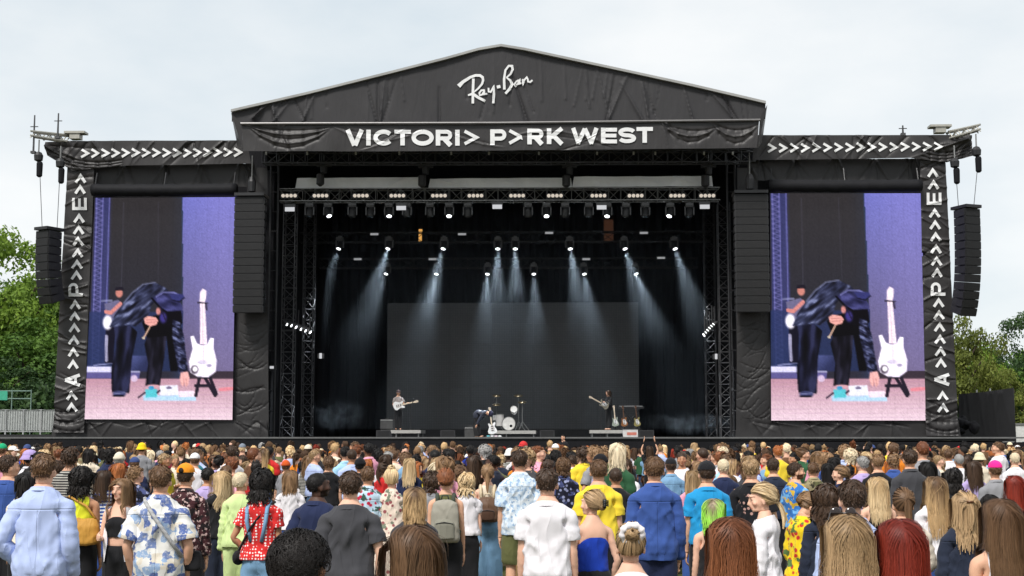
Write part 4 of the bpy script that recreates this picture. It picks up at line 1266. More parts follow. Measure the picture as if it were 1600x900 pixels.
for nm, x in (('side_drape', xl - .2), ('side_drape', xr + .2)):
    V, F = [], []
    n = 60
    for i in range(n):
        y = 57.5 + 13 * i / (n - 1); dx = .12 * math.sin(i * 1.9) + .06 * math.sin(i * 3.1)
        V += [(x + dx, y, DECK), (x + dx, y, 15.0)]
    F = [(2 * i, 2 * i + 2, 2 * i + 3, 2 * i + 1) for i in range(n - 1)]
    tag(mesh_obj('side_drape', V, F, M_BLACK), 'tall black drape closing the %s flank of the stage' % ('left' if x < 0 else 'right'), 'drape', 'stage drapes')
V, F, n = [], [], 160
for i in range(n):
    x = xl - 1 + (xr - xl + 2) * i / (n - 1); V += [(x, 70.6 + .12 * math.sin(i * 1.7) + .05 * math.sin(i * 2.9), DECK), (x, 70.6 + .12 * math.sin(i * 1.7), 15.5)]
tag(mesh_obj('back_drape', V, [(2 * i, 2 * i + 2, 2 * i + 3, 2 * i + 1) for i in range(n - 1)], M_BLACK), 'black drape hanging behind the grey video wall', 'drape', 'stage drapes')
wpart(MB().box(((xl + xr) / 2, 62.8, AZ(800, 215, 57)), (xr - xl + .4, 13.2, .2)), 'ceiling_cloth', M_BLACK, roof)

# ---- grey video wall at the back, built of panels
YW = 68.0
wall = empty('video_wall', (AX(801, 560, YW), YW, DECK)); tag(wall, 'large unlit dark grey video wall behind the band', 'video wall')
def led_mat(name, col):
    m, n, l, b = new_mat(name, col, .55, .4)
    tc = nd(m, 'ShaderNodeTexCoord'); w = nd(m, 'ShaderNodeTexBrick', Scale=1.0); w.offset = 0; w.inputs['Brick Width'].default_value = .12; w.inputs['Row Height'].default_value = .12; w.inputs['Mortar Size'].default_value = .006
    mp = nd(m, 'ShaderNodeMapping'); mp.inputs['Rotation'].default_value = (math.pi / 2, 0, 0); l.new(tc.outputs['Object'], mp.inputs['Vector']); l.new(mp.outputs[0], w.inputs['Vector'])
    w.inputs['Color1'].default_value = (*col, 1); w.inputs['Color2'].default_value = (*[c * 1.12 for c in col], 1); w.inputs['Mortar'].default_value = (*[c * .6 for c in col], 1)
    l.new(w.outputs['Color'], b.inputs['Base Color'])
    return m
M_LED = led_mat('led_panel', (.075, .075, .076))
x0, x1, z0, z1 = AX(605, 560, YW), AX(998, 560, YW), AZ(801, 671, YW), AZ(801, 473, YW)
nx_, nz_ = 12, 6
pw, phh = (x1 - x0) / nx_, (z1 - z0) / nz_
pm = MB().box((0, 0, 0), (pw - .004, .1, phh - .004)); pmd = mesh_data('panel', pm.v, pm.f)
for i in range(nx_):
    for j in range(nz_):
        o = link('panel', pmd, M_LED, wall)
        o.location = (x0 + pw * (i + .5) - wall.location.x, RND.uniform(-.002, .002), z0 + phh * (j + .5) - DECK)
wpart(MB().box(((x0 + x1) / 2, YW + .35, (z0 + z1) / 2), (x1 - x0, .5, z1 - z0)), 'rear_frame', M_BLKMETAL, wall)
wpart(MB().box(((x0 + x1) / 2, YW + .2, (z0 + DECK) / 2), (x1 - x0, .9, z0 - DECK - .01)), 'plinth', M_BLKMETAL, wall)

# ---- trusses
def truss(name, a, b, size, bays, mat, label, group, r=.026, size2=None):
    a, b = Vector(a), Vector(b); d = (b - a).normalized(); L = (b - a).length
    u = Vector((0, 1, 0)) if abs(d.y) < .9 else Vector((1, 0, 0)); w = d.cross(u).normalized(); u = w.cross(d).normalized()
    s, s2 = size / 2, (size2 or size) / 2
    root = empty(name, a); cs = []
    for i, j in ((-1, -1), (1, -1), (1, 1), (-1, 1)):
        c = u * (s2 * i) + w * (s * j); cs.append(c)
        MB().tube([c, c + d * L], r, 6).build('chord', mat, root)
    m = MB()
    for k in range(bays):
        t0, t1 = d * (L * k / bays), d * (L * (k + 1) / bays)
        for q in range(4):
            p, n_ = cs[q], cs[(q + 1) % 4]
            m.tube([p + t0, n_ + t1] if k % 2 == 0 else [n_ + t0, p + t1], r * .62, 4, False)
            m.tube([p + t0, n_ + t0], r * .55, 4, False)
    m.build('bracing', mat, root)
    tag(root, label, 'truss', group)
    return root
G_T = 'stage trusses'
rt_ = truss('roof_truss', at(412, 247, 56.2), at(1180, 245, 56.2), .5, 34, M_STEEL, 'long dark truss right under the stage name banner', G_T, .035)
for px in (416, 480, 556, 624, 705, 764, 842, 933, 990, 1024, 1100, 1145):
    q = at(px, 239.5, 55.85); o = MB().box((0, 0, 0), (.07, .07, .13)).build('clamp', simple('bright_clamp', (.6, .6, .6), .4, .5), rt_); o.location = q - rt_.location
truss('lighting_truss', at(437, 306, 57.4), at(1124, 304, 57.4), .52, 36, M_ALU, 'bright front lighting truss carrying blinders and moving heads', G_T, .028)
truss('lighting_truss', at(470, 372, 62), at(1110, 370, 62), .45, 30, M_BLKMETAL, 'dark mid-stage truss with the upper row of lit lamps', G_T)
truss('lighting_truss', at(500, 412, 65), at(1090, 411, 65), .45, 28, M_BLKMETAL, 'dark rear truss with the lower row of lit lamps', G_T)
for px, Y, lab, mt in ((453, 57.8, 'upright lattice tower nearest the left speaker array', M_STEEL), (484, 60.5, 'slimmer lattice tower set further back on the left', M_STEEL),
                       (1131, 57.8, 'upright lattice tower beside the right speaker array', M_STEEL), (1108, 60.5, 'dim lattice tower set further back on the right', M_BLKMETAL)):
    p = at(px, 400, Y); truss('tower_truss', (p.x, Y, DECK), (p.x, Y, AZ(px, 318, Y)), .5 if Y < 59 else .45, 22, mt, lab, G_T, .026)
for px, Y, lab in ((427, 57.0, 'thin black mast behind the left speaker array'), (1144, 57.0, 'thin black mast behind the right speaker array')):
    p = at(px, 400, Y); mm = empty('mast', (p.x, Y, DECK)); H = AZ(px, 250, Y) - DECK
    for dx in (-.16, .16): MB().tube([(dx, 0, 0), (dx, 0, H)], .05, 8).build('pole', M_BLKMETAL, mm)
    cl = MB()
    for k in range(14): cl.tube([(-.16, 0, H * k / 14 + .3), (.16, 0, H * k / 14 + .3)], .03, 5)
    cl.build('rungs', M_BLKMETAL, mm)
    tag(mm, lab, 'mast', 'stage masts')

# ---- silver rain covers over the front truss, chain motors
rc = Folds(7, .08, .9, .5)
for (a, b, c, d, lab) in ((464, 659, 278, 295, 'wrinkled silver rain cover over the left part of the front truss'), (672, 892, 279, 294, 'wrinkled silver rain cover over the middle of the front truss'), (897, 1112, 276, 292, 'wrinkled silver rain cover over the right part of the front truss')):
    rf = Folds(a, .10, .9, .5)
    for k in range(7):
        px = a + (b - a) * RND.random(); p = at(px, c, 57); q = at(px + RND.uniform(-40, 60), d, 57); rf.cr.append((p.x, p.z, q.x, q.z, .05, RND.uniform(.04, .09)))
    o = sheet('rain_cover', [(a, c), (b, c - 1)], [(a - 3, d), (b + 2, d - 1)], 57.2, rf, M_SILVER, 70, 14)
    tag(o, lab, 'rain cover', 'silver rain covers')
for px, py, lab in ((506, 260, 'chain hoist above the left silver cover'), (665, 262, 'chain hoist above the gap between left and middle silver covers'), (890, 262, 'chain hoist between middle and right silver covers'), (1107, 262, 'chain hoist at the right end of the silver covers')):
    p = at(px, py, 56.6); r_ = empty('chain_hoist', p)
    MB().lathe([(.02, -.30), (.14, -.28), (.16, .0), (.14, .22), (.02, .24)], n=12).build('motor', M_BLKMETAL, r_)
    MB().box((.0, 0, .1), (.62, .26, .2)).build('gearbox', M_BLKMETAL, r_)
    MB().tube([(0, 0, .2), (0, 0, .62)], .02, 5).build('chain', M_ALU, r_)
    MB().lathe([(.05, -.85), (.17, -.75), (.17, -.35), (.1, -.3)], (-.14, 0, 0), 10).build('chain_bag', M_SCRIM, r_)
    tag(r_, lab, 'hoist', 'chain hoists')

for a, b, lab in ((382, 424, 'black clad corner tower left of the stage opening'), (1142, 1184, 'black clad corner tower right of the stage opening')):
    p, q = AX(a, 300, 58.2), AX(b, 300, 58.2); o = empty('corner_tower', ((p + q) / 2, 58.6, 0)); H = AZ(783, 222, 58.2)
    MB().box((0, 0, H / 2), (q - p, .6, H)).build('cladding', M_BLACK, o); MB().box((0, -.33, H * .6), (q - p + .1, .05, .1)).build('seam', M_BLKMETAL, o)
    tag(o, lab, 'tower', 'corner towers')
# ------------------------------------------------------------------ side wings: chevron banners, screen surrounds, screens, speakers
def chevron_row(x0, x1, n, ya, yb, Y, folds, parent):
    for i in range(n):
        t = i / (n - 1); x = x0 + (x1 - x0) * t; y = ya + (yb - ya) * t
        print_strokes('chevron', [([(x, y - 6.2), (x + 10.5, y), (x, y + 6.2)], 3.7)], Y, folds, M_PRINT, parent)
def climb(ys, xs, parent, Y, folds):
    """>>A>>>>>>P>>>>>>E>> climbing the column"""
    y_of = np.array([q[0] for q in ys], float)
    for y, ch in ys:
        x = np.interp(y, [y_of.min(), y_of.max()], xs)
        if ch == '^': print_strokes('chevron', [([(x - 7.4, y + 5.6), (x, y - 5.2), (x + 7.4, y + 5.6)], 4.4)], Y, folds, M_PRINT, parent)
        else:
            hw = 9.5 if ch == 'E' else 10.5
            print_strokes('letter', turn_up(glyph(ch, x - hw, x + hw, y - 11.5, y + 11.5, 5.0), x, y), Y, folds, M_PRINT, parent)
YS = 56.2
def column_folds(seed, xa, xb, ya, yb):
    f = Folds(seed, .05, .6, .5); r = random.Random(seed)
    for k in range(44):
        t = r.random(); y = ya + (yb - ya) * t; x = (xa[0] + (xa[1] - xa[0]) * t, xb[0] + (xb[1] - xb[0]) * t)
        a, b = at(x[0], y, YF), at(x[1], y + r.uniform(-22, 22), YF)
        if r.random() < .5: a, b = b, a
        f.cr.append((a.x, a.z, a.x + (b.x - a.x) * r.uniform(.5, 1.1), a.z + (b.z - a.z), r.uniform(.035, .08), r.uniform(.04, .11) * r.choice((1, 1, -1))))
    for k in range(7):
        a, b = at(xa[1] - 4, yb - 40 + k * 5, YF), at(xb[1] + 4, yb - 46 + k * 7, YF); f.swag(a.x, a.z, b.x, b.z, RND.uniform(.1, .4), 1, RND.uniform(.04, .08), RND.uniform(.03, .08))
    return f
WINGS = {
 'left': dict(head_top=[(71, 222), (110, 220), (385, 219)], head_bot=[(74, 243), (112, 266), (180, 259), (300, 257), (392, 255)], chev=(127, 366, 16, 239.5, 238), back=(112, 398, 256, 292), roll=(146, 369, 297),
              col_top=[(105, 262), (147, 262)], col_bot=[(82, 676), (131, 676)], ys=[(280, '^'), (297, '^'), (319, 'E')] + [(y, '^') for y in (342, 360, 378, 396, 414, 431)] + [(453, 'P')] + [(y, '^') for y in (477, 495, 513, 532, 551, 570)] + [(594, 'A'), (619, '^'), (637, '^')], xs=(126.5, 112),
              scr=[(148, 309), (369, 308), (363, 656), (132, 655)], inner=(364, 418), under=(84, 416), arr=(371, 416, 310, 489, 15), armx=(58, 104)),
 'right': dict(head_top=[(1178, 211), (1490, 211), (1519, 211)], head_bot=[(1176, 250), (1260, 249), (1420, 247), (1480, 253), (1521, 243)], chev=(1200, 1459, 16, 231.5, 229.5), back=(1168, 1442, 248, 282), roll=(1203, 1439, 290),
              col_top=[(1437, 248), (1477, 246)], col_bot=[(1447, 681), (1498, 681)], ys=[(271, '^'), (290, '^'), (311, 'E')] + [(y, '^') for y in (334, 352.5, 371, 390, 409, 427)] + [(452, 'P')] + [(y, '^') for y in (474, 493, 512, 531, 550, 568)] + [(593, 'A'), (619, '^'), (638, '^')], xs=(1457, 1473),
              scr=[(1203, 302), (1440, 302), (1447, 657), (1205, 657)], inner=(1152, 1206), under=(1152, 1498), arr=(1146, 1197, 306, 488, 15), armx=(1486, 1530)),
}
def paint_feed():
    """the live picture both screens show, as colours on a fine grid (screen space of the screens themselves)"""
    NX, NY = 151, 226
    u, v = np.meshgrid(np.linspace(0, 1, NX), np.linspace(0, 1, NY))
    X = (60 - 35 * v) * (1 - u) + (592 - 17 * v) * u; Y = 42 + 824 * v
    I = np.zeros((NY, NX, 3)); r = np.random.default_rng(3)
    def col(c): return np.array(c, float)
    def inside(P, dx=0, dy=0):
        P = np.array(P, float); x, y = X + dx, Y + dy; c = np.zeros(X.shape, bool); j = len(P) - 1
        for i in range(len(P)):
            (xi, yi), (xj, yj) = P[i], P[j]
            c ^= ((yi > y) != (yj > y)) & (x < (xj - xi) * (y - yi) / (yj - yi + 1e-9) + xi); j = i
        return c
    def poly(P, c, c2=None, ang=0, span=100, k=1.0):
        w = sum(inside(P, a, b) for a in (-1.3, 0, 1.3) for b in (-1.3, 0, 1.3)) / 9.0 * k
        cc = col(c)[None, None]
        if c2 is not None:
            P_ = np.array(P, float); t = (X - P_[:, 0].min()) * math.cos(ang) + (Y - P_[:, 1].min()) * math.sin(ang); t = np.clip(t / span, 0, 1)[..., None]
            cc = col(c) * (1 - t) + col(c2) * t
        I[:] = I * (1 - w[..., None]) + cc * w[..., None]
    def line(P, w, c, k=1.0):
        P = np.array(P, float); d = np.full(X.shape, 1e9)
        for a, b in zip(P, P[1:]):
            e = b - a; t = np.clip(((X - a[0]) * e[0] + (Y - a[1]) * e[1]) / (e @ e + 1e-9), 0, 1); d = np.minimum(d, np.hypot(X - a[0] - t * e[0], Y - a[1] - t * e[1]))
        q = (np.clip((w / 2 + 1.5 - d) / 2.5, 0, 1) * k)[..., None]; I[:] = I * (1 - q) + col(c) * q
    def blob(cx, cy, rx, ry, c, k=1.0, soft=.35):
        d = np.hypot((X - cx) / rx, (Y - cy) / ry); q = (1 - sstep(1 - soft, 1 + soft * .3, d))[..., None] * k; I[:] = I * (1 - q) + col(c) * q
    # backdrop
    t = np.clip((Y - 42) / 650, 0, 1)[..., None]; I[:] = col((56, 53, 55)) * (1 - t) + col((52, 50, 62)) * t
    w = np.exp(-((X - 388) / 32) ** 2)[..., None] * (1 - .5 * t) * (X < 392)[..., None]; I[:] = I * (1 - w * .7) + col((56, 78, 122)) * w * .7
    R = (X > 392)[..., None]; I[:] = np.where(R, col((116, 118, 186)) * (1 - t) + col((104, 94, 116)) * t, I)
    g = np.exp(-((X - 560) / 120) ** 2)[..., None] * R; I[:] = I * (1 - g * .35) + col((150, 140, 200)) * g * .35
    # lattice at the left edge
    poly([(62, 42), (128, 42), (110, 680), (40, 680)], (62, 64, 104))
    for x in (68, 92, 116): line([(x, 42), (x - 16, 670)], 4, (120, 118, 178), .7)
    for k in range(34): line([(66 - k * .45, 46 + k * 18), (92 - k * .45, 55 + k * 18), (66 - k * .45, 64 + k * 18)], 3, (138, 132, 190), .5)
    poly([(36, 470), (392, 470), (392, 690), (30, 690)], (50, 60, 100), (42, 54, 92), 1.57, 220, .8)
    poly([(120, 42), (388, 42), (388, 470), (112, 470)], (58, 55, 57), (50, 49, 58), 1.57, 420, .85)
    line([(170, 60), (160, 400)], 3, (84, 82, 96), .4); line([(300, 60), (300, 360)], 3, (78, 76, 90), .3)
    poly([(392, 688), (580, 688), (580, 718), (392, 718)], (64, 54, 64))
    poly([(24, 716), (590, 716), (590, 880), (20, 880)], (182, 142, 156), (222, 200, 210), 1.57, 150)
    for k in range(9): line([(25, 730 + k * 16), (590, 726 + k * 16)], 2, (170, 130, 165), .25)
    poly([(32, 672), (232, 672), (232, 694), (32, 694)], (212, 208, 238)); poly([(32, 694), (232, 694), (228, 716), (30, 716)], (98, 92, 142)); blob(210, 716, 14, 14, (205, 185, 210))
    poly([(195, 632), (262, 632), (262, 690), (195, 690)], (92, 100, 150), (50, 55, 90), .8, 60); line([(60, 668), (130, 660)], 4, (170, 170, 210), .7)
    # second guitarist
    poly([(104, 530), (140, 520), (132, 660), (100, 660)], (26, 24, 40)); line([(106, 560), (106, 650)], 10, (190, 186, 214), .8)
    poly([(98, 440), (150, 425), (165, 440), (155, 500), (105, 500)], (112, 108, 138)); blob(153, 400, 15, 19, (196, 132, 122)); poly([(136, 392), (140, 378), (166, 377), (172, 390)], (36, 32, 44))
    line([(104, 470), (122, 474), (158, 440)], 13, (206, 138, 132)); blob(110, 510, 20, 30, (236, 232, 242)); line([(88, 430), (125, 428)], 6, (150, 150, 185), .7)
    # bent singer: far leg, near leg, coat, head, arms
    def tex(P, cs, sx, sy, ang, seed, k=1.0, con=1.6):
        """cloth whose sheen runs in irregular folds"""
        w_ = sum(inside(P, a, b) for a in (-1.3, 0, 1.3) for b in (-1.3, 0, 1.3)) / 9.0 * k
        ca, sa = math.cos(ang), math.sin(ang); A_ = (X * ca + Y * sa) / sx; B_ = (-X * sa + Y * ca) / sy
        ok = w_ > 0; t = np.zeros(X.shape); Q = np.stack((A_[ok], B_[ok], np.full(ok.sum(), seed)), 1); t[ok] = fnoise(Q, 1.0) + .5 * fnoise(Q, 2.1, 1)
        t = np.clip(.5 + t * con * .5, 0, 1) * (len(cs) - 1); i0 = np.clip(np.floor(t).astype(int), 0, len(cs) - 2); f_ = (t - i0)[..., None]; cc = np.array(cs, float)
        c_ = cc[i0] * (1 - f_) + cc[i0 + 1] * f_; I[:] = I * (1 - w_[..., None]) + c_ * w_[..., None]
    tex([(262, 550), (332, 545), (322, 640), (306, 742), (252, 742), (262, 660), (248, 590)], [(14, 12, 18), (24, 22, 32), (52, 50, 68)], 22, 90, .1, 1)
    tex([(133, 515), (195, 520), (222, 545), (202, 640), (192, 770), (126, 766), (124, 680), (142, 600)], [(14, 13, 20), (24, 24, 40), (52, 54, 84)], 24, 110, .12, 2)
    blob(155, 772, 28, 13, (66, 70, 108)); blob(152, 780, 26, 5, (26, 26, 42)); line([(136, 772), (176, 768)], 3, (150, 152, 190), .6); blob(282, 744, 26, 7, (206, 160, 168))
    poly([(236, 500), (330, 470), (378, 500), (384, 600), (372, 690), (345, 690), (330, 560), (258, 566)], (14, 12, 18))
    tex([(116, 527), (138, 478), (168, 440), (202, 400), (242, 369), (288, 361), (328, 381), (348, 402), (294, 420), (274, 448), (262, 484), (248, 502), (214, 526), (190, 516), (158, 524)], [(22, 22, 34), (40, 42, 62), (62, 66, 94), (128, 134, 168)], 50, 15, 2.45, 3, con=1.8)
    poly([(300, 376), (348, 402), (296, 420), (276, 446)], (40, 40, 60), None, 0, 1, .5); line([(170, 438), (204, 398), (243, 368), (288, 361)], 5, (150, 156, 192), .5)
    tex([(276, 420), (316, 396), (362, 397), (386, 410), (379, 430), (392, 452), (388, 512), (366, 520), (340, 492), (306, 454)], [(34, 34, 62), (58, 58, 100), (84, 84, 136)], 40, 26, .4, 5)
    line([(276, 420), (306, 454), (340, 492)], 7, (14, 13, 24), .9); line([(292, 414), (318, 398), (360, 399), (385, 411)], 5, (128, 128, 180), .7); poly([(340, 404), (392, 404), (398, 418), (376, 432), (352, 424)], (58, 60, 112)); line([(352, 426), (378, 433), (398, 418)], 4, (22, 20, 40), .9)
    poly([(298, 446), (334, 468), (386, 466), (390, 512), (372, 532), (330, 524), (306, 484)], (16, 13, 22)); blob(318, 492, 16, 24, (84, 74, 160), .8, .6); blob(300, 468, 10, 16, (206, 142, 138), 1, .5); line([(308, 452), (326, 500)], 5, (40, 34, 60), .8)
    tex([(354, 498), (380, 508), (396, 560), (405, 640), (412, 690), (378, 700), (366, 640), (352, 560)], [(22, 22, 36), (44, 46, 72), (120, 126, 164)], 26, 12, .45, 7, con=2.0)
    poly([(246, 494), (262, 486), (290, 490), (300, 502), (292, 518), (270, 524), (250, 514)], (224, 166, 158)); line([(256, 500), (292, 498)], 3, (168, 112, 112), .6); line([(258, 510), (292, 508)], 3, (168, 112, 112), .6); line([(268, 526), (246, 566)], 5, (200, 166, 146)); blob(245, 567, 6, 6, (190, 176, 160))
    poly([(384, 694), (410, 690), (416, 712), (412, 738), (402, 748), (398, 730), (392, 746), (385, 738), (380, 716)], (228, 176, 172)); line([(394, 716), (396, 742)], 3, (170, 118, 120), .5); line([(404, 716), (406, 740)], 3, (170, 118, 120), .5)
    # pedal board
    poly([(244, 778), (440, 776), (440, 797), (244, 797)], (178, 206, 228)); poly([(252, 756), (296, 754), (296, 784), (252, 786)], (92, 190, 200)); poly([(306, 742), (372, 740), (376, 776), (306, 778)], (224, 224, 236)); poly([(376, 762), (434, 760), (436, 782), (376, 784)], (232, 214, 226))
    blob(274, 750, 12, 8, (70, 150, 190)); blob(340, 750, 12, 6, (120, 110, 140)); line([(226, 786), (250, 768)], 6, (60, 50, 70)); line([(296, 768), (306, 760)], 6, (40, 36, 60))
    # guitar on its stand
    for P in (((455, 705), (440, 778)), ((470, 705), (512, 778)), ((490, 705), (516, 772)), ((440, 742), (500, 742))): line(P, 12, (42, 36, 50))
    line([(530, 756), (580, 752)], 12, (226, 130, 140), .7)
    poly([(456, 436), (474, 436), (482, 590), (456, 590)], (240, 222, 232)); poly([(454, 432), (456, 398), (466, 384), (480, 392), (478, 420), (472, 440)], (240, 224, 232)); line([(448, 436), (484, 438)], 5, (60, 52, 70)); line([(478, 440), (480, 462)], 7, (50, 44, 60), .8)
    poly([(420, 562), (432, 558), (444, 586), (462, 594), (482, 590), (494, 566), (507, 568), (506, 604), (518, 650), (514, 690), (486, 711), (446, 709), (420, 694), (414, 655), (428, 606)], (250, 244, 252), (236, 226, 244), .8, 160)
    blob(435, 683, 16, 18, (60, 50, 64), .8); blob(437, 681, 10, 11, (246, 240, 248)); blob(463, 656, 20, 8, (196, 186, 208), .8); blob(490, 668, 11, 6, (150, 140, 170), .8); line([(464, 440), (468, 650)], 3, (205, 180, 190), .6)
    for _ in range(0):
        J = np.pad(I, ((1, 1), (1, 1), (0, 0)), 'edge'); I[:] = .5 * I + .125 * (J[:-2, 1:-1] + J[2:, 1:-1] + J[1:-1, :-2] + J[1:-1, 2:])
    I[:] = I * (1 + r.normal(size=I.shape[:2])[..., None] * .03) * (1 - .03 * ((np.arange(NX) % 12) == 0))[None, :, None]
    L = np.clip(I / 255, 0, 1); L = np.where(L <= .04045, L / 12.92, ((L + .055) / 1.055) ** 2.4)
    L = L ** 1.14 * 1.12
    return NX, NY, L
FEED = paint_feed()
M_SCREEN, _n, _l, _b = new_mat('video_screen', (.004, .004, .004), .9, .03)
_a = nd(M_SCREEN, 'ShaderNodeVertexColor'); _a.layer_name = 'picture'
_l.new(_a.outputs['Color'], _b.inputs['Emission Color']); _b.inputs['Emission Strength'].default_value = .50

def speaker_array(name, p, w, hgt, dep, n, yaw, splay, label, group, rz_first=0):
    """hanging column of cabinets; p = top centre"""
    root = empty(name, p, yaw)
    cm = MB(); hw, hd = w / 2, dep / 2
    cm.add([(-hw, -hd, -hgt * .495), (hw, -hd, -hgt * .495), (hw * .86, hd, -hgt * .46), (-hw * .86, hd, -hgt * .46), (-hw, -hd, hgt * .49), (hw, -hd, hgt * .49), (hw * .86, hd, hgt * .46), (-hw * .86, hd, hgt * .46)],
           [(0, 3, 2, 1), (4, 5, 6, 7), (0, 1, 5, 4), (1, 2, 6, 5), (2, 3, 7, 6), (3, 0, 4, 7)])
    cd = mesh_data('cabinet', cm.v, cm.f)
    gm = MB(); gm.box((0, -hd - .012, 0), (hw * 1.9, .022, hgt * .84))
    gd = mesh_data('grille', gm.v, gm.f)
    hm = MB().box((0, 0, 0), (.03, dep * .5, hgt * .8)); hmd = mesh_data('rigging_plate', hm.v, hm.f)
    y, z, ang = 0.0, 0.0, 0.0
    for k in range(n):
        ang = splay * (k / n) ** 2.2
        y += math.sin(ang) * hgt * .5; z -= math.cos(ang) * hgt * .5
        c = link('cabinet', cd, M_CAB, root); c.location = (0, y, z); c.rotation_euler = (ang, 0, 0)
        g = link('grille', gd, M_GRILLE, c)
        for s in (-1, 1):
            h = link('rigging_plate', hmd, M_BLKMETAL, c); h.location = (s * (hw + .012), -hd * .45, 0)
        y += math.sin(ang) * hgt * .5; z -= math.cos(ang) * hgt * .5
    MB().box((0, 0, .09), (w * 1.02, dep * 1.3, .12)).build('bumper_frame', M_BLKMETAL, root)
    tag(root, label, 'speaker array', group)
    return root

for side, W in WINGS.items():
    L = side == 'left'; sx = -1 if L else 1
    # header
    r = random.Random(8 + L); f = Folds(20 + L, .06, .45, .4)
    for k in range(16):
        a = W['head_top'][0][0] + (W['head_top'][-1][0] - W['head_top'][0][0]) * r.random(); p, q = at(a, 222 if L else 213, YF - .4), at(a + r.uniform(-50, 50), 256 if L else 248, YF - .4); f.cr.append((p.x, p.z, q.x, q.z, r.uniform(.04, .09), r.uniform(.05, .12) * r.choice((1, -1))))
    ex = 75 if L else 1518
    p = at(ex, 228 if L else 218, YF - .4); f.fan((p.x, p.z), (-20, -35, -50, -65, -8) if L else (200, 215, 230, 245, 188), 2.2, .07, .12)
    for k in range(4):
        a, b = at(76 if L else 1440, (236 if L else 232) + 6 * k, YF - .4), at(190 if L else 1520, (250 if L else 226) + 4 * k, YF - .4); f.swag(a.x, a.z, b.x, b.z, .25, 1, .06, .08)
    hd = sheet('chevron_banner', W['head_top'], W['head_bot'], YF - .4, f, M_BANNER, 300, 44)
    tag(hd, 'dark wing banner with a row of white chevrons above the %s video screen' % side, 'banner', 'wing banners')
    c = W['chev']; chevron_row(c[0], c[1], c[2], c[3], c[4], YF - .4, f, hd)
    # backing layers
    sur = empty('screen_surround', (AX(250 if L else 1325, 500, 57), 57, 0)); tag(sur, 'wrinkled black cloth round and behind the %s video screen' % side, 'scrim', 'screen surrounds')
    a, b, y0, y1 = W['back']; bf = Folds(30 + L, .08, .5, .3)
    for px in np.linspace(a + 20, b - 20, 5):
        p = at(px, y0, YF + .2); bf.fan((p.x, p.z), (-60, -80, -100, -120), 1.2, .06, .09)
    wpart(sheet('upper_cloth', [(a, y0), (b, y0)], [(a, y1), (b, y1)], YF + .2, bf, M_SCRIM, 200, 26), None, None, sur)
    a, b = W['inner']; nf = Folds(40 + L, .05, .5, .3)
    for k in range(24):
        y = 500 + k * 7.6 + RND.uniform(-8, 8); t0_, t1_ = RND.uniform(-.1, .35), RND.uniform(.6, 1.1); p, q = at(a + (b - a) * t0_, y, YF + .1), at(a + (b - a) * t1_, y - RND.uniform(-14, 40), YF + .1); nf.swag(p.x, p.z, q.x, q.z, RND.uniform(-.15, .4), 1, RND.uniform(.02, .045), RND.uniform(.012, .042) if y > 560 else .015)
    wpart(sheet('inner_cloth', [(a, 478), (b, 478)], [(a - 2, 682), (b + 2, 682)], YF + .1, nf, M_SCRIM, 60, 200), None, None, sur)
    wpart(sheet('inner_cloth', [(a + (22 if L else 0), 262), (b - (0 if L else 22), 262)], [(a + (22 if L else 0), 306), (b - (0 if L else 22), 306)], YF + .15, Folds(44 + L, .06, .6, .2).fan((at(a + 20, 262, YF).x, at(a, 262, YF).z), (-50, -70, -90, -110), 1.4, .06, .07), M_SCRIM, 24, 20), None, None, sur)
    a, b = W['under']; uf = Folds(50 + L, .07, .5, .5)
    for k in range(9):
        p = at(a + (b - a) * (k + .5) / 9, 660, YF - .02); uf.fan((p.x + RND.uniform(-.4, .4), p.z), RND.sample((-12, -25, -45, -60, -90, -120, -140, -155), 3), .8, .05, .07)
    wpart(sheet('lower_cloth', [(a, 655), (b, 657)], [(a - 4, 686), (b + 4, 688)], YF - .02, uf, M_SCRIM, 260, 26), None, None, sur)
    e0, e1 = (114, 420) if L else (1150, 1468)
    p0, p1 = at(e0, 262, 57.2), at(e1, 684, 57.2)
    wpart(MB().box(((p0.x + p1.x) / 2, 57.6, (AZ(800, 262, 57.2) + .2) / 2), (p1.x - p0.x, .5, AZ(800, 262, 57.2) - .2)), 'backing', M_BLACK, sur)
    # climbing column
    xa = (W['col_top'][0][0], W['col_bot'][0][0]); xb = (W['col_top'][1][0], W['col_bot'][1][0])
    cf = column_folds(60 + L, xa, xb, W['col_top'][0][1], W['col_bot'][0][1])
    cb = sheet('column_banner', W['col_top'], W['col_bot'], YF - .2, cf, M_BANNER, 60, 330)
    tag(cb, 'tall dark banner with >>A>>P>>E>> climbing beside the %s video screen' % side, 'banner', 'column banners')
    climb(W['ys'], W['xs'], cb, YF - .2, cf)
    # screen and its rolled cover
    NX, NY, C = FEED
    q = [at(px, py, YS - .35) for px, py in W['scr']]
    base_p = (q[3] + q[2]) / 2
    so = empty('video_screen', base_p); tag(so, 'tall lit video screen on the %s showing a bent singer and white guitar' % side, 'video screen', 'side video screens')
    u, v = np.meshgrid(np.linspace(0, 1, NX), np.linspace(0, 1, NY)); u, v = u.ravel()[:, None], v.ravel()[:, None]
    qa = [np.array(tuple(x - base_p)) for x in q]
    V = (qa[0] * (1 - u) + qa[1] * u) * (1 - v) + (qa[3] * (1 - u) + qa[2] * u) * v
    i = (np.arange(NY - 1)[:, None] * NX + np.arange(NX - 1)[None]).reshape(-1); F = np.stack((i, i + NX, i + NX + 1, i + 1), 1)
    me = to_mesh('picture', V, F, False); set_col(me, 'picture', C.reshape(-1, 3)); link('picture', me, M_SCREEN, so)
    fm = MB(); pp = [x - base_p for x in q]; back = Vector((0, .25, 0))
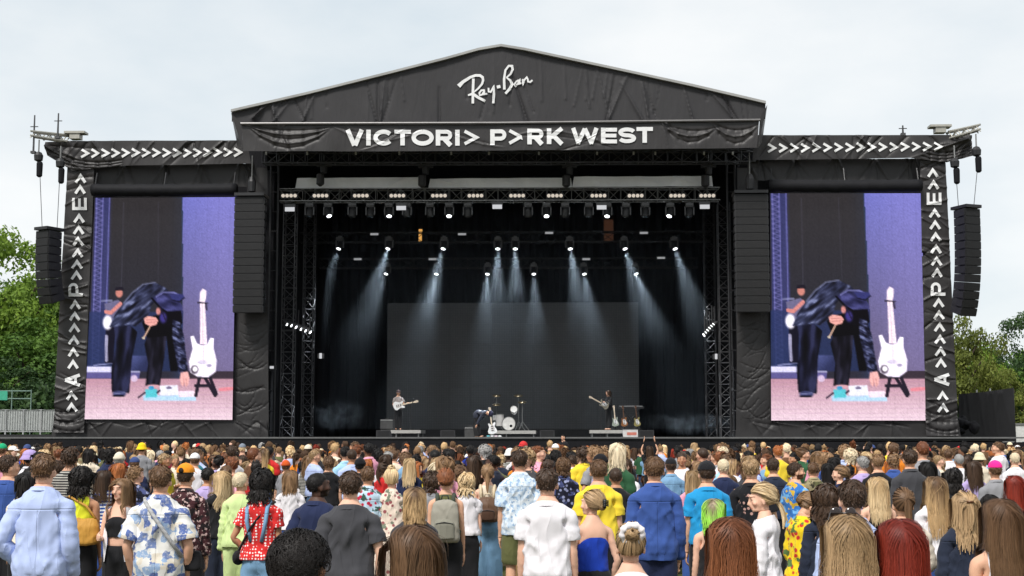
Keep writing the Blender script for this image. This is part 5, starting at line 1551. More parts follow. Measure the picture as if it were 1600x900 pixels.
    fm.add([p_ + Vector((0, .012, 0)) for p_ in pp] + [p_ + back for p_ in pp], [(0, 1, 5, 4), (1, 2, 6, 5), (2, 3, 7, 6), (3, 0, 4, 7), (7, 6, 5, 4)]); fm.build('casing', M_BLKMETAL, so)
    a, b, y = W['roll']; p0, p1 = at(a - 2, y, YF - .55), at(b + 1, y + (-1 if L else 0), YF - .55)
    ro = empty('cover_roll', (p0 + p1) / 2); tag(ro, 'rolled black rain blind along the top edge of the %s screen' % side, 'blind', 'rolled screen blinds')
    pts = [p0 + (p1 - p0) * t - ro.location + Vector((0, 0, -.02 * math.sin(t * 3.14) + .006 * math.sin(t * 40))) for t in np.linspace(0, 1, 30)]
    MB().tube(pts, [.25 + .012 * math.sin(k * 2.1) for k in range(30)], 14).build('roll', simple('blind_cloth', (.008, .008, .010), .7, .2, bump=.3, bscale=9), ro, True)
    for t in (.02, .5, .98):
        c_ = p0 + (p1 - p0) * t - ro.location; MB().tube([c_ + Vector((0, 0, .2)), c_ + Vector((0, .2, .75))], .03, 5).build('bracket', M_BLKMETAL, ro)
    # main speaker array hanging next to the screen
    a, b, y0, y1, n = W['arr']; Ya = 55.3
    p0, p1 = at(a, y0, Ya), at(b, y0, Ya); H = p0.z - AZ(a, y1, Ya)
    speaker_array('speaker_array', ((p0.x + p1.x) / 2, Ya, p0.z), p1.x - p0.x, H / n, .8, n, 0, math.radians(4), 'large main speaker array hanging between the %s screen and the stage opening' % side, 'main speaker arrays')
    p = at((a + b) / 2, y0 - 22, Ya); mo = empty('chain_hoist', p)
    MB().lathe([(.03, -.35), (.16, -.3), (.18, .1), (.1, .3)], n=10).build('motor', M_BLKMETAL, mo); MB().tube([(0, 0, .2), (0, 0, 1.2)], .025, 5).build('chain', M_ALU, mo); MB().tube([(0, 0, -.3), (0, 0, -.5)], .03, 5).build('hook', M_ALU, mo)
    tag(mo, 'chain hoist holding the main speaker array beside the %s screen' % side, 'hoist', 'chain hoists')

# outer hangs
def hang(side, top, bot, xs, n, yaw, splay, arm):
    Yh = 54.6; p0, p1 = at(xs[0], top, Yh), at(xs[1], top, Yh); H = p0.z - AZ(xs[0], bot, Yh); w = (p1.x - p0.x)
    c = (p0.x + p1.x) / 2
    speaker_array('speaker_array', (c, Yh, p0.z), w * .72, H / n * 1.02, .72, n, yaw, splay, 'smaller curved speaker array hanging in the open at the %s end of the stage' % side, 'outer speaker arrays')
    rg = empty('outrigger', at(*arm['base'], YF - .2)); B = rg.location
    t0, t1 = at(*arm['base'], YF - .2), at(*arm['tip'], Yh)
    d = (t1 - t0); 
    for dz in (0, -.28):
        for dy in (-.15, .15): MB().tube([Vector((0, dy, dz)), d + Vector((0, dy, dz + (.1 if dz else 0)))], .045, 6).build('chord', M_ALU2, rg)
    br = MB(); K = 7
    for k in range(K):
        for dy in (-.15, .15): br.tube([d * (k / K) + Vector((0, dy, -.28 * (k % 2))), d * ((k + 1) / K) + Vector((0, dy, -.28 * ((k + 1) % 2)))], .025, 4)
    br.build('bracing', M_ALU2, rg)
    bx = at(*arm['box'], YF - .3) - B
    MB().box(bx, (.86, .5, .09)).build('plate', M_ALU2, rg); MB().box(bx - Vector((0, 0, .16)), (.42, .4, .22)).build('saddle', M_ALU2, rg)
    tag(rg, 'pale metal outrigger beam jutting over the %s end of the wing banner' % side, 'beam', 'outriggers')
    for x, y, k in arm['motors']:
        p = at(x, y, Yh); mo = empty('chain_hoist', p)
        MB().lathe([(.05, -.02), (.17, .04), (.19, .24), (.12, .36), (.04, .4)], n=10).build('motor', M_BLKMETAL, mo)
        MB().lathe([(.06, -.66), (.12, -.6), (.13, -.1), (.1, -.02)], (.06, 0, 0), n=10).build('chain_bag', M_BLACK, mo)
        MB().tube([(0, 0, .38), (0, 0, .9)], .03, 5).build('chain', M_ALU, mo)
        tag(mo, k, 'hoist', 'chain hoists')
    for (x0, y0, x1, y1, k) in arm['cables']:
        mo = MB(); a, b = at(x0, y0, Yh), at(x1, y1, Yh); o = mo.tube([a, b], .014, 5).build('lifting_cable', M_STEEL); tag(o, k, 'cable', 'lifting cables')
    for (x, y0, y1, k) in arm.get('poles', ()):
        a, b = at(x, y0, Yh), at(x, y1, Yh); po = empty('antenna', b); MB().tube([(0, 0, 0), (0, 0, (a - b).z)], [.045, .03], 6).build('rod', M_STEEL, po); MB().box((0, 0, .05), (.18, .18, .1)).build('foot', M_STEEL, po); MB().tube([(-.16, 0, (a - b).z * .7), (.16, 0, (a - b).z * .7)], .02, 5).build('crossbar', M_STEEL, po); tag(po, k, 'antenna', 'rooftop antennas')
M_ALU2 = simple('pale_metal', (.36, .35, .31), .5, .4, .3)
hang('left', 362, 470, (58, 97), 9, math.radians(-28), math.radians(24), dict(base=(108, 212), tip=(50, 206), box=(119, 208), motors=[(60, 252, 'round hoist with long chain bag at the left tip of the stage'), (94, 262, 'small hoist under the left outrigger by the column banner')],
     cables=[(62, 262, 66, 360, 'outer steel cable holding the left outer speaker array'), (94, 262, 89, 360, 'inner steel cable holding the left outer speaker array')], poles=[(52, 180, 240, 'tall thin antenna at the far left tip of the stage'), (90, 177, 217, 'fainter thin antenna on the left outrigger')]))
hang('right', 328, 488, (1489, 1530), 13, math.radians(24), math.radians(22), dict(base=(1480, 207), tip=(1530, 196), box=(1468, 198), motors=[(1526, 244, 'round hoist with long chain bag at the right tip of the stage'), (1492, 262, 'small hoist under the right outrigger by the column banner')],
     cables=[(1528, 255, 1521, 328, 'outer steel cable holding the right outer speaker array'), (1493, 262, 1498, 328, 'inner steel cable holding the right outer speaker array')], poles=[(1411, 196, 212, 'stubby antenna on top of the right wing banner')]))
# ------------------------------------------------------------------ stage lamps
M_BULB = emit('blinder_bulb', (1.0, .88, .74), .26)
M_LENS = emit('lit_lens', (.93, .97, 1.0), 2.2)
M_DIM = simple('unlit_lens', (.10, .13, .16), .12, .6)
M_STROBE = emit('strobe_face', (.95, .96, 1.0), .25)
M_FIX = simple('lamp_body', (.03, .03, .032), .45, .4)
M_FIXG = simple('lamp_body_grey', (.10, .10, .105), .45, .4)
REG = lambda px: ('far left' if px < 520 else 'left' if px < 640 else 'left of centre' if px < 750 else 'middle' if px < 850 else 'right of centre' if px < 960 else 'right' if px < 1060 else 'far right')
ORD = ('leftmost', 'second', 'third', 'fourth', 'fifth', 'sixth', 'seventh', 'eighth', 'ninth', 'tenth', 'eleventh', 'twelfth', 'thirteenth', 'fourteenth', 'fifteenth', 'sixteenth', 'seventeenth', 'eighteenth')
def ordl(i): return ORD[0] if i == 0 else ORD[i] + ' from left'
for i, px in enumerate((452, 501, 564, 621, 686, 743, 808, 867, 935, 993, 1058, 1105)):
    p = at(px, 306, 57.05); r = empty('blinder', p)
    MB().box((0, .06, 0), (.74, .16, .22)).build('housing', M_FIX, r)
    bm = MB().lathe([(.075, .0), (.075, -.03), (.05, -.055), (.005, -.06)], n=12, axis='Y'); bd = mesh_data('bulb', bm.v, bm.f, True)
    for k in range(4):
        o = link('bulb', bd, M_BULB, r); o.location = ((k - 1.5) * .17, -.03, 0)
    tag(r, 'four-bulb blinder in the front truss, ' + ordl(i), 'blinder', 'four-bulb blinders')
base_m = MB().box((0, 0, -.06), (.34, .3, .12)).box((0, 0, .03), (.16, .12, .1)); base_d = mesh_data('base', base_m.v, base_m.f)
yoke_m = MB().box((-.19, 0, -.32), (.05, .12, .40)).box((.19, 0, -.32), (.05, .12, .40)).box((0, 0, -.14), (.43, .12, .05)); yoke_d = mesh_data('yoke', yoke_m.v, yoke_m.f)
head_m = MB().lathe([(.06, -.22), (.12, -.19), (.145, -.05), (.15, .12), (.165, .2), (.15, .215)], n=14); head_d = mesh_data('head', head_m.v, head_m.f, True)
lens_m = MB().lathe([(.001, .225), (.09, .222), (.14, .205), (.13, .20)], n=14); lens_d = mesh_data('lens', lens_m.v, lens_m.f, True)
def moving_head(p, aim, lit, label, group, s=1.0, beam=0.0, cone=14, col=(.85, .93, 1.0)):
    r = empty('moving_head', p); r.scale = (s, s, s)
    link('base', base_d, M_FIXG, r); link('yoke', yoke_d, M_FIXG, r)
    h = link('head', head_d, M_FIX, r); h.location = (0, 0, -.40)
    d = Vector(aim).normalized(); h.rotation_euler = d.to_track_quat('Z', 'Y').to_euler()
    link('lens', lens_d, M_LENS if lit else M_DIM, h)
    if beam:
        ld = bpy.data.lights.new('beam', 'SPOT'); ld.energy = beam; ld.spot_size = math.radians(cone); ld.spot_blend = .9; ld.shadow_soft_size = .10; ld.color = col
        lo = bpy.data.objects.new('beam_light', ld); COL.objects.link(lo); lo.parent = r
        lo.location = Vector((0, 0, -.40)) + d * .27; lo.rotation_euler = (-d).to_track_quat('Z', 'Y').to_euler()
    tag(r, label, 'stage light', group)
    return r
front = (484, 513, 551, 579, 608, 636, 672, 702, 731, 825, 854, 883, 920, 949, 978, 1008, 1047, 1077)
litf = {513: (.35, -.5, -1), 608: (.1, -.5, -1), 702: (0, -.55, -1), 854: (0, -.55, -1), 949: (-.1, -.5, -1), 1047: (-.3, -.5, -1)}
for i, px in enumerate(front):
    p = at(px, 318, 57.4); lit = px in litf
    aim = litf.get(px, (RND.uniform(-.2, .2), RND.uniform(-.25, .35), -1))
    moving_head(p, aim, lit, ('glowing' if lit else 'dark') + ' moving head under the front truss, ' + ordl(i), 'moving heads under the front truss', .95)
BEAM = 3900
row2 = ((531, -.16), (608, -.17), (694, -.14), (778, .0), (805, .02), (890, .10), (975, .16), (1053, .17))
for i, (px, k) in enumerate(row2):
    p = at(px, 371, 61.7); moving_head(p, (k * 1.5, -.42, -1), True, 'lit lamp in the upper row of beams, ' + ordl(i), 'lamps of the upper beam row', .9, BEAM if i not in (0,) else BEAM * .5, 27)
row3 = ((605, -.20), (683, -.12), (762, -.03), (834, .03), (912, .12), (992, .25))
for i, (px, k) in enumerate(row3):
    p = at(px, 412, 64.7); moving_head(p, (k * 1.4, -.42, -1), True, 'lit lamp in the lower row of beams, ' + ordl(i), 'lamps of the lower beam row', .85, BEAM * (.5 if i == 0 else .9), 28)
for i, (px, py, Y) in enumerate(((453, 325, 57.2), (627, 323, 57.2), (777, 321, 57.2), (940, 322, 57.2), (1101, 321, 57.2))):
    p = at(px, py, Y); r = empty('strobe', p); MB().box((0, .08, .1), (.46, .2, .14)).build('housing', M_FIXG, r); MB().box((0, -.03, -.06), (.40, .06, .17)).build('face', M_STROBE, r)
    tag(r, 'pale strobe box hung below the front truss, ' + ordl(i), 'strobe', 'front strobes')
M_DSTROBE = emit('dim_strobe_face', (.9, .92, .95), .13)
for i, (px, py, Y) in enumerate(((585, 366, 61.6), (722, 366, 61.6), (858, 364, 61.6), (1006, 364, 61.6), (559, 405, 64.6), (676, 405, 64.6), (916, 405, 64.6), (1033, 403, 64.6))):
    p = at(px, py, Y); r = empty('strobe', p); MB().box((0, .1, .03), (.42, .2, .16)).build('housing', M_FIX, r); MB().box((0, -.02, 0), (.36, .04, .09)).build('face', M_DSTROBE, r)
    tag(r, 'dim small strobe on the %s truss, %s' % ('mid-stage' if i < 4 else 'rear', ordl(i % 4)), 'strobe', 'dim strobes')
# side ladders of lamps
for side, pts, aim in (('left', [(447, 505), (454, 507), (461, 509.5), (469, 512.5), (476, 515), (483, 517.5)], (.75, -.2, -.65)), ('right', [(1117, 506), (1114, 509), (1111, 512), (1108, 515.5), (1105, 519), (1102, 522)], (-.8, -.25, -.55))):
    c = at(*pts[2], 57.6); r = empty('side_lamp_bar', c); d = Vector(aim).normalized(); m = MB()
    for k, (px, py) in enumerate(pts):
        q = at(px, py, 57.5) - c; rot = d.to_track_quat('Z', 'Y').to_matrix()
        MB().lathe([(.05, -.16), (.085, -.1), (.10, .06), (.09, .075)], q, 10, rot=rot).build('lamp', M_FIX, r, True)
        MB().lathe([(.001, .085), (.06, .083), (.085, .072), (.08, .07)], q, 10, rot=rot).build('lens', M_LENS, r, True)
    a, b = at(*pts[0], 57.6) - c, at(*pts[-1], 57.6) - c; MB().tube([a + Vector((0, .12, .12)), b + Vector((0, .12, .12))], .04, 6).build('bar', M_BLKMETAL, r)
    for k in range(5):
        q = a.lerp(b, k / 4); MB().tube([q + Vector((0, .12, .12)), q + Vector((0, .2, .75 + .15 * (k % 2)))], .03, 5).build('hanger', M_BLKMETAL, r)
    ld = bpy.data.lights.new('beam', 'SPOT'); ld.energy = 3800 if side == 'right' else 250; ld.spot_size = math.radians(24); ld.spot_blend = .6; ld.shadow_soft_size = .15; ld.color = (.75, 1, .62)
    lo = bpy.data.objects.new('beam_light', ld); COL.objects.link(lo); lo.parent = r; lo.location = d * .4; lo.rotation_euler = (-d).to_track_quat('Z', 'Y').to_euler()
    tag(r, 'slanting row of six lit lamps on the %s side tower' % side, 'lamp bar', 'side lamp bars')
for px, py, hh, c, s, lab in ((657, 368, 20, (1.0, .50, .12),   .3, 'narrow warm orange tube lamp left of centre above the beams'), (951, 360, 34, (.7, .24, .10), .02, 'dull orange lit panel right of centre above the beams')):
    p = at(px, py, 63); r = empty('tube_lamp', p); w = .16 if hh < 30 else .42; h = hh * 63 / F_PX
    MB().box((0, 0, 0), (w, .08, h)).build('tube', emit('warm_%d' % px, c, s), r); MB().box((0, .07, 0), (w * 1.2, .06, h * 1.05)).build('holder', M_FIX, r); MB().tube([(0, .05, h / 2), (0, .05, h / 2 + 1.0)], .02, 5).build('hanger', M_BLKMETAL, r)
    tag(r, lab, 'lamp')
# small clamps and fittings seen as glints on the towers
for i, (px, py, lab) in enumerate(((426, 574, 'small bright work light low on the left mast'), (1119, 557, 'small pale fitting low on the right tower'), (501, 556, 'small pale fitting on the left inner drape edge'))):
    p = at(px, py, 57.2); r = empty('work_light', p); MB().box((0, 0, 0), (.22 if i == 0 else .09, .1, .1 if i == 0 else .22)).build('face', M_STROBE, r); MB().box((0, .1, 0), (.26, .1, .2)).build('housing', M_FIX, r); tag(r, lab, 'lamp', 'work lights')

# ---- stage smoke that shows the beams
def smoke_mat(name, dens, noise=None, col=(.72, .84, .96)):
    m = bpy.data.materials.new(name); m.use_nodes = True; n, l = m.node_tree.nodes, m.node_tree.links; n.clear()
    o = n.new('ShaderNodeOutputMaterial'); v = n.new('ShaderNodeVolumePrincipled'); v.inputs['Color'].default_value = (*col, 1); v.inputs['Density'].default_value = dens; v.inputs['Anisotropy'].default_value = .0
    l.new(v.outputs[0], o.inputs['Volume'])
    if noise:
        tc = n.new('ShaderNodeTexCoord'); no = n.new('ShaderNodeTexNoise'); no.inputs['Scale'].default_value = noise; no.inputs['Detail'].default_value = 4; no.inputs['Distortion'].default_value = 1.2
        l.new(tc.outputs['Object'], no.inputs['Vector'])
        mr = n.new('ShaderNodeMapRange'); mr.inputs[1].default_value = .45; mr.inputs[2].default_value = .8; mr.inputs[3].default_value = 0; mr.inputs[4].default_value = dens; l.new(no.outputs['Fac'], mr.inputs[0])
        ln = n.new('ShaderNodeVectorMath'); ln.operation = 'LENGTH'; mp = n.new('ShaderNodeMapping'); mp.inputs['Location'].default_value = (-1, -1, -1); mp.inputs['Scale'].default_value = (2, 2, 2)
        l.new(tc.outputs['Generated'], mp.inputs['Vector']); l.new(mp.outputs[0], ln.inputs[0])
        fr = n.new('ShaderNodeMapRange'); fr.inputs[1].default_value = 1.0; fr.inputs[2].default_value = .25; l.new(ln.outputs['Value'], fr.inputs[0])
        mu = n.new('ShaderNodeMath'); mu.operation = 'MULTIPLY'; l.new(mr.outputs[0], mu.inputs[0]); l.new(fr.outputs[0], mu.inputs[1]); l.new(mu.outputs[0], v.inputs['Density'])
    return m
xa, xb = AX(505, 400, 60), AX(1105, 400, 60)
sm_m = smoke_mat('stage_smoke', .012)
_n, _l = sm_m.node_tree.nodes, sm_m.node_tree.links; _tc = _n.new('ShaderNodeTexCoord'); _sx = _n.new('ShaderNodeSeparateXYZ'); _mr = _n.new('ShaderNodeMapRange')
_l.new(_tc.outputs['Object'], _sx.inputs[0]); _l.new(_sx.outputs['Z'], _mr.inputs[0]); _mr.interpolation_type = 'SMOOTHSTEP'
for _i, _v in ((1, 5.4), (2, 9.6), (3, .0022), (4, .012)): _mr.inputs[_i].default_value = _v
_no = _n.new('ShaderNodeTexNoise'); _no.inputs['Scale'].default_value = .45; _no.inputs['Detail'].default_value = 2; _l.new(_tc.outputs['Object'], _no.inputs['Vector'])
_ma = _n.new('ShaderNodeMapRange'); _ma.inputs[1].default_value = .3; _ma.inputs[2].default_value = .7; _ma.inputs[3].default_value = .45; _ma.inputs[4].default_value = 1.5; _l.new(_no.outputs['Fac'], _ma.inputs[0])
_mu = _n.new('ShaderNodeMath'); _mu.operation = 'MULTIPLY'; _l.new(_mr.outputs[0], _mu.inputs[0]); _l.new(_ma.outputs[0], _mu.inputs[1])
_l.new(_mu.outputs[0], _n['Principled Volume'].inputs['Density'])
sm = MB().box(((xa + xb) / 2, 63.4, 7.6), (xb - xa, 8.6, 10.4)).build('smoke', sm_m)
tag(sm, 'thin stage smoke hanging under the lamps', 'smoke', kind='stuff')
for px, py, rx, rz_, Y, dn in ((525, 648, 1.5, .85, 62, .30), (1075, 662, 2.6, .55, 62, .30), (915, 640, .9, .7, 64.5, .16)):
    p = at(px, py, Y);
    e = Blob().ell((0, 0, 0), (rx, .8, rz_), n=20).m; q = e.build('smoke_puff', smoke_mat('puff_%d' % px, dn, 1.6)); q.location = p
    tag(q, 'drifting puff of stage smoke', 'smoke', kind='stuff')
# ------------------------------------------------------------------ the band and its gear
GB = [(.0, -.02), (.05, -.17), (.13, -.20), (.22, -.165), (.30, -.115), (.38, -.135), (.46, -.165), (.50, -.15), (.49, -.10), (.44, -.06), (.40, -.03), (.40, .04), (.43, .075), (.47, .10), (.465, .13), (.42, .145), (.36, .13), (.30, .115), (.22, .155), (.13, .195), (.05, .165), (.0, .06)]
def guitar(loc, rot, body_m, neck_m, label, group='guitars on stage', scale=1.0, stand=False):
    """solid-body electric guitar lying along local +x, face to -y"""
    r = empty('electric_guitar', loc); r.rotation_euler = rot; r.scale = (scale,) * 3
    MB().prism(GB, -.022, .022).build('body', body_m, r)
    MB().prism([(.10, -.09), (.2, -.12), (.34, -.08), (.40, -.02), (.40, .03), (.33, .07), (.2, .06), (.12, .03)], -.026, -.0225).build('pickguard', M_WHITE if body_m is not M_WHITE else simple('pickguard', (.55, .52, .5), .4), r)
    MB().box((.66, -.014, .0), (.56, .028, .055)).build('neck', neck_m, r)
    MB().prism([(.94, -.028), (1.0, -.05), (1.12, -.045), (1.14, .02), (1.08, .06), (1.0, .035), (.94, .028)], -.02, -.002).build('headstock', neck_m, r)
    for x in (.16, .24, .33): MB().box((x, -.032, -.01), (.03, .012, .09)).build('pickup', M_BLKMETAL, r)
    for k in range(6): MB().lathe([(.01, 0), (.01, .02)], (1.0 + k * .022, -.01, .06), 6).build('tuning_peg', M_ALU, r)
    tag(r, label, 'guitar', group)
    return r
def stand_for(p, label):
    r = empty('guitar_stand', p); m = MB()
    MB().tube([(0, .06, 0), (0, .06, .45)], .018, 6).build('post', M_BLKMETAL, r)
    for dx, dy in ((-.2, -.12), (.2, -.12), (0, .28)): MB().tube([(0, .06, .22), (dx, dy + .06, 0)], .014, 5).build('leg', M_BLKMETAL, r)
    MB().tube([(-.1, -.06, .16), (-.1, .06, .2), (.1, .06, .2), (.1, -.06, .16)], .014, 5).build('cradle', M_BLKMETAL, r)
    tag(r, label, 'stand', 'guitar stands')
def riser(xa, xb, Y, h, label):
    a, b = AX(xa, 674, Y), AX(xb, 674, Y); r = empty('riser', ((a + b) / 2, Y, DECK)); w = b - a
    MB().box((0, 0, h - .07), (w, 2.0, .14)).build('deck', simple('riser_edge', (.36, .35, .33), .5, .4), r)
    for dx in (-w / 2 + .1, -w * .12, w / 2 - .1):
        for dy in (-.9, .9): MB().tube([(dx, dy, 0), (dx, dy, h - .14)], .035, 6).build('leg', M_ALU, r)
    tag(r, label, 'riser', 'drum and guitar risers'); return DECK + h
P_ = lambda **k: dict(REST_POSE, **k)
C_BLACK = cloth_mat('black', (.014, .014, .016)); C_JEAN = cloth_mat('jeans', (.10, .19, .33)); C_DJEAN = cloth_mat('dark_jeans', (.035, .05, .09))
G_BAND = 'band members'
zr = riser(600, 661, 60.2, .36, 'low pale riser under the guitarist with the white guitar')
p = at(622, 670, 60.0)
put_person((p.x, 60.0, zr), math.pi + .25, 1.0, person_meshes('m', 'tee_m', 'trousers_m', P_(ra=((.25, .05, -1), (-.75, .6, .1)), la=((.35, .35, -1), (.35, .9, .15)), pitch=-.15, yaw=-.2), 'short', 3, .5, .4, 'cap'), skin_mat('light'),
           cloth_mat('band_grey', (.26, .23, .22)), C_BLACK, hairm('dark brown'), cloth_mat('cap_dark', (.05, .03, .03)), 'guitarist in cap and grey tee on the left riser holding white guitar', G_BAND)
guitar((p.x - .18, 59.72, zr + 1.02), (0, math.radians(-12), 0), M_WHITE, simple('maple', (.62, .52, .40), .4), 'white electric guitar held by the guitarist on the left riser', scale=.98)
p = at(745, 680, 58.2)
put_person((p.x, 58.2, DECK), -math.pi / 2 - .35, 1.0, person_meshes('m', 'shirt_m', 'trousers_m', P_(ra=((.1, .9, -.75), (0, .9, -.6)), la=((.15, .8, -1), (-.2, .5, -.9)), bend=1.45, pitch=-.5, legs=((-.35, .15), (.25, .25))), 'short', 4, .5, .5, 'bucket'), skin_mat('light'),
           cloth_mat('navy_leather', (.04, .045, .065), rough=.4), C_BLACK, hairm('black'), cloth_mat('hat_navy', (.03, .03, .06)), 'singer in dark jacket and hat bent double beside the drums', G_BAND)
p = at(770, 681, 58.0)
guitar((p.x, 58.0, DECK + .18), (math.radians(6), math.radians(-97), 0), M_WHITE, simple('maple', (.62, .52, .40), .4), 'white electric guitar standing upright by the bent singer'); stand_for((p.x, 58.05, DECK), 'black stand under the white guitar beside the bent singer')
o = empty('pedal_board', at(772, 682, 57.7)); o.location.z = DECK; MB().box((0, 0, .05), (.7, .3, .05)).build('tray', M_ALU, o)
for k, c in enumerate(((.1, .4, .45), (.7, .7, .72), (.6, .5, .55), (.7, .7, .7))): MB().box((-.24 + .16 * k, 0, .1), (.12, .18, .06)).build('pedal', simple('pedal%d' % k, c, .4), o)
tag(o, 'tray of small bright effect pedals at the bent singer\'s feet', 'pedal board')
# drums
zr = riser(765, 838, 60.6, .34, 'long pale riser under the white drum kit')
def drum(p, r, h, rot, label, name='drum', head=True):
    o = empty(name, p); o.rotation_euler = rot
    MB().lathe([(r, -h / 2), (r, h / 2)], n=24).build('shell', simple('drum_shell', (.42, .41, .40), .3, .5), o, False)
    MB().lathe([(r * 1.03, h / 2 - .02), (r * 1.04, h / 2 + .02), (r * .96, h / 2 + .022), (r * .95, h / 2 + .004)], n=24).build('hoop', M_ALU, o)
    MB().lathe([(.001, h / 2 + .012), (r * .95, h / 2 + .01), (r * .95, h / 2 + .002)], n=24).build('drum_head', simple('drum_skin', (.55, .54, .52), .5), o)
    tag(o, label, 'drum', 'drum kit'); return o
pb = at(795, 655, 60.1)
d = drum((pb.x, 60.2, zr + .30), .29, .40, (math.pi / 2, 0, 0), 'big white bass drum facing the crowd', 'bass_drum')
MB().lathe([(.001, .216), (.06, .215), (.06, .213)], (.10, -.10, 0), 14).build('port_hole', M_BLACK, d)
q = at(803, 641, 60.0); drum((q.x, 60.1, q.z), .15, .22, (math.radians(70), 0, 0), 'small white tom above the bass drum', 'tom_drum')
q = at(781, 650, 60.2); drum((q.x, 60.3, zr + .45), .17, .5, (0, 0, 0), 'white floor tom left of the bass drum', 'floor_tom')
q = at(775, 662, 60.9); drum((q.x, 60.9, zr + .55), .17, .16, (.1, 0, 0), 'white snare drum partly hidden behind the floor tom', 'snare_drum')
for px, py, lab in ((776, 618, 'high thin cymbal left of the drums'), (810, 618, 'high thin cymbal right of the drums'), (816, 628, 'dark ride cymbal at the right end of the kit'), (776, 632, 'lower cymbal at the left end of the kit')):
    q = at(px, py, 60.5); o = empty('cymbal_stand', (q.x, 60.5, zr)); H = q.z - zr
    MB().tube([(0, 0, .18), (0, 0, H)], .016, 6).build('pole', M_ALU, o)
    for a in (0, 2.1, 4.2): MB().tube([(0, 0, .4), (.3 * math.cos(a), .3 * math.sin(a), 0)], .013, 5).build('leg', M_ALU, o)
    MB().lathe([(.005, .03), (.04, .025), (.21, -.005), (.205, -.012), (.005, .01)], (0, 0, H), 20, rot=Matrix.Rotation(.3, 3, 'X')).build('cymbal', simple('cymbal_bronze', (.16, .13, .08), .3, .5, .7), o, True)
    tag(o, lab, 'cymbal', 'drum kit')
# right guitarist
zr = riser(921, 992, 60.4, .36, 'low pale riser under the guitarist dressed in black')
p = at(951, 670, 60.1)
put_person((p.x, 60.1, zr), math.pi / 2 + .5, .99, person_meshes('m', 'shirt_m', 'trousers_m', P_(ra=((.25, .05, -1), (-.6, .7, .1)), la=((.3, .4, -1), (.2, .9, .3)), pitch=-.1), 'bob', 5, .4, .4), skin_mat('fair'), C_BLACK, C_BLACK, hairm('dark brown'), None, 'guitarist all in black with brown hair on the right riser', G_BAND)
guitar((p.x - .02, 59.74, zr + 1.0), (0, math.radians(-155), math.radians(25)), simple('cream_body', (.24, .22, .17), .3), simple('maple', (.62, .52, .40), .4), 'cream guitar held by the guitarist dressed in black', scale=.9)
for px, Y, mt, lab in ((962, 59.9, simple('pale_green_body', (.24, .27, .23), .3), 'pale guitar on a stand right beside the guitarist in black'), (976, 60.3, simple('orange_body', (.22, .09, .03), .3), 'orange guitar on a stand right of the guitarist in black'), (996, 60.2, simple('yellow_body', (.22, .19, .07), .3), 'yellow guitar at the right end of the right riser')):
    q = at(px, 668, Y); guitar((q.x, Y, zr + .16), (math.radians(8), math.radians(-95), 0), mt, simple('rosewood', (.10, .05, .03), .4) if px > 970 else simple('maple', (.62, .52, .40), .4), lab, scale=.8); stand_for((q.x, Y + .05, zr), lab.replace(' guitar', ' guitar stand', 1).replace('on a stand', 'foot'))
q = at(986, 640, 61.2); o = empty('keyboard', (q.x, 61.2, zr)); H = 1.0
MB().box((0, 0, H), (1.1, .34, .10)).build('case', M_BLKMETAL, o)
for s in (-1, 1): MB().tube([(-.4 * s, 0, 0), (.4 * s, 0, H - .06)], .022, 6).build('leg', M_BLKMETAL, o)
for k in range(18): MB().box((-.48 + k * .056, -.06, H + .058), (.05, .2, .014)).build('key', M_WHITE, o)
tag(o, 'black keyboard on crossed legs behind the guitars on the right riser', 'keyboard')
def amp(px, py, Y, w, h, lab, grille):
    q = at(px, py, Y); o = empty('amplifier', (q.x, Y, q.z if py < 676 else DECK))
    MB().box((0, 0, h / 2), (w, .35, h)).build('cabinet', M_CAB, o); MB().box((0, -.185, h * .42), (w * .9, .02, h * .7)).build('grille', grille, o); MB().box((0, -.182, h * .9), (w * .9, .012, h * .14)).build('control_panel', M_ALU, o); MB().tube([(-.1, 0, h), (-.1, 0, h + .04), (.1, 0, h + .04), (.1, 0, h)], .012, 5).build('handle', M_BLKMETAL, o)
    tag(o, lab, 'amplifier', 'guitar amplifiers')
amp(605, 671, 61, .6, .45, 'dark amplifier beside the left guitarist\'s riser top', simple('amp_cloth', (.06, .06, .06), .8))
amp(735, 684, 59, .5, .5, 'dark amplifier with pale badge left of the bent singer', simple('amp_cloth', (.06, .06, .06), .8))
o = empty('equipment_case', at(985, 684, 58.6)); o.location.z = DECK; MB().box((0, 0, .2), (.62, .4, .34)).build('box', simple('white_case', (.55, .53, .52), .5), o); MB().box((0, 0, .38), (.64, .42, .03)).build('lid', M_ALU, o); MB().box((.05, -.205, .2), (.4, .006, .12)).build('red_label', simple('red_tape', (.5, .16, .12), .6), o)
tag(o, 'white equipment case with red marking below the right riser', 'case')
for px, lab in ((600, 'black floor monitor left of the left riser'), (700, 'black floor monitor between left riser and singer'), (855, 'black floor monitor right of the drum riser'), (1010, 'black floor monitor right of the right riser')):
    q = at(px, 684, 56.5); o = empty('floor_monitor', (q.x, 56.5, DECK))
    MB().add([(-.3, -.2, 0), (.3, -.2, 0), (.3, .25, 0), (-.3, .25, 0), (-.3, -.2, .34), (.3, -.2, .34), (.3, .25, .12), (-.3, .25, .12)], [(0, 3, 2, 1), (0, 1, 5, 4), (4, 5, 6, 7), (2, 3, 7, 6), (1, 2, 6, 5), (0, 4, 7, 3)]).build('cabinet', M_CAB, o); MB().box((0, -.205, .17), (.5, .01, .26)).build('rear_panel', M_GRILLE, o)
    tag(o, lab, 'monitor', 'floor monitors')
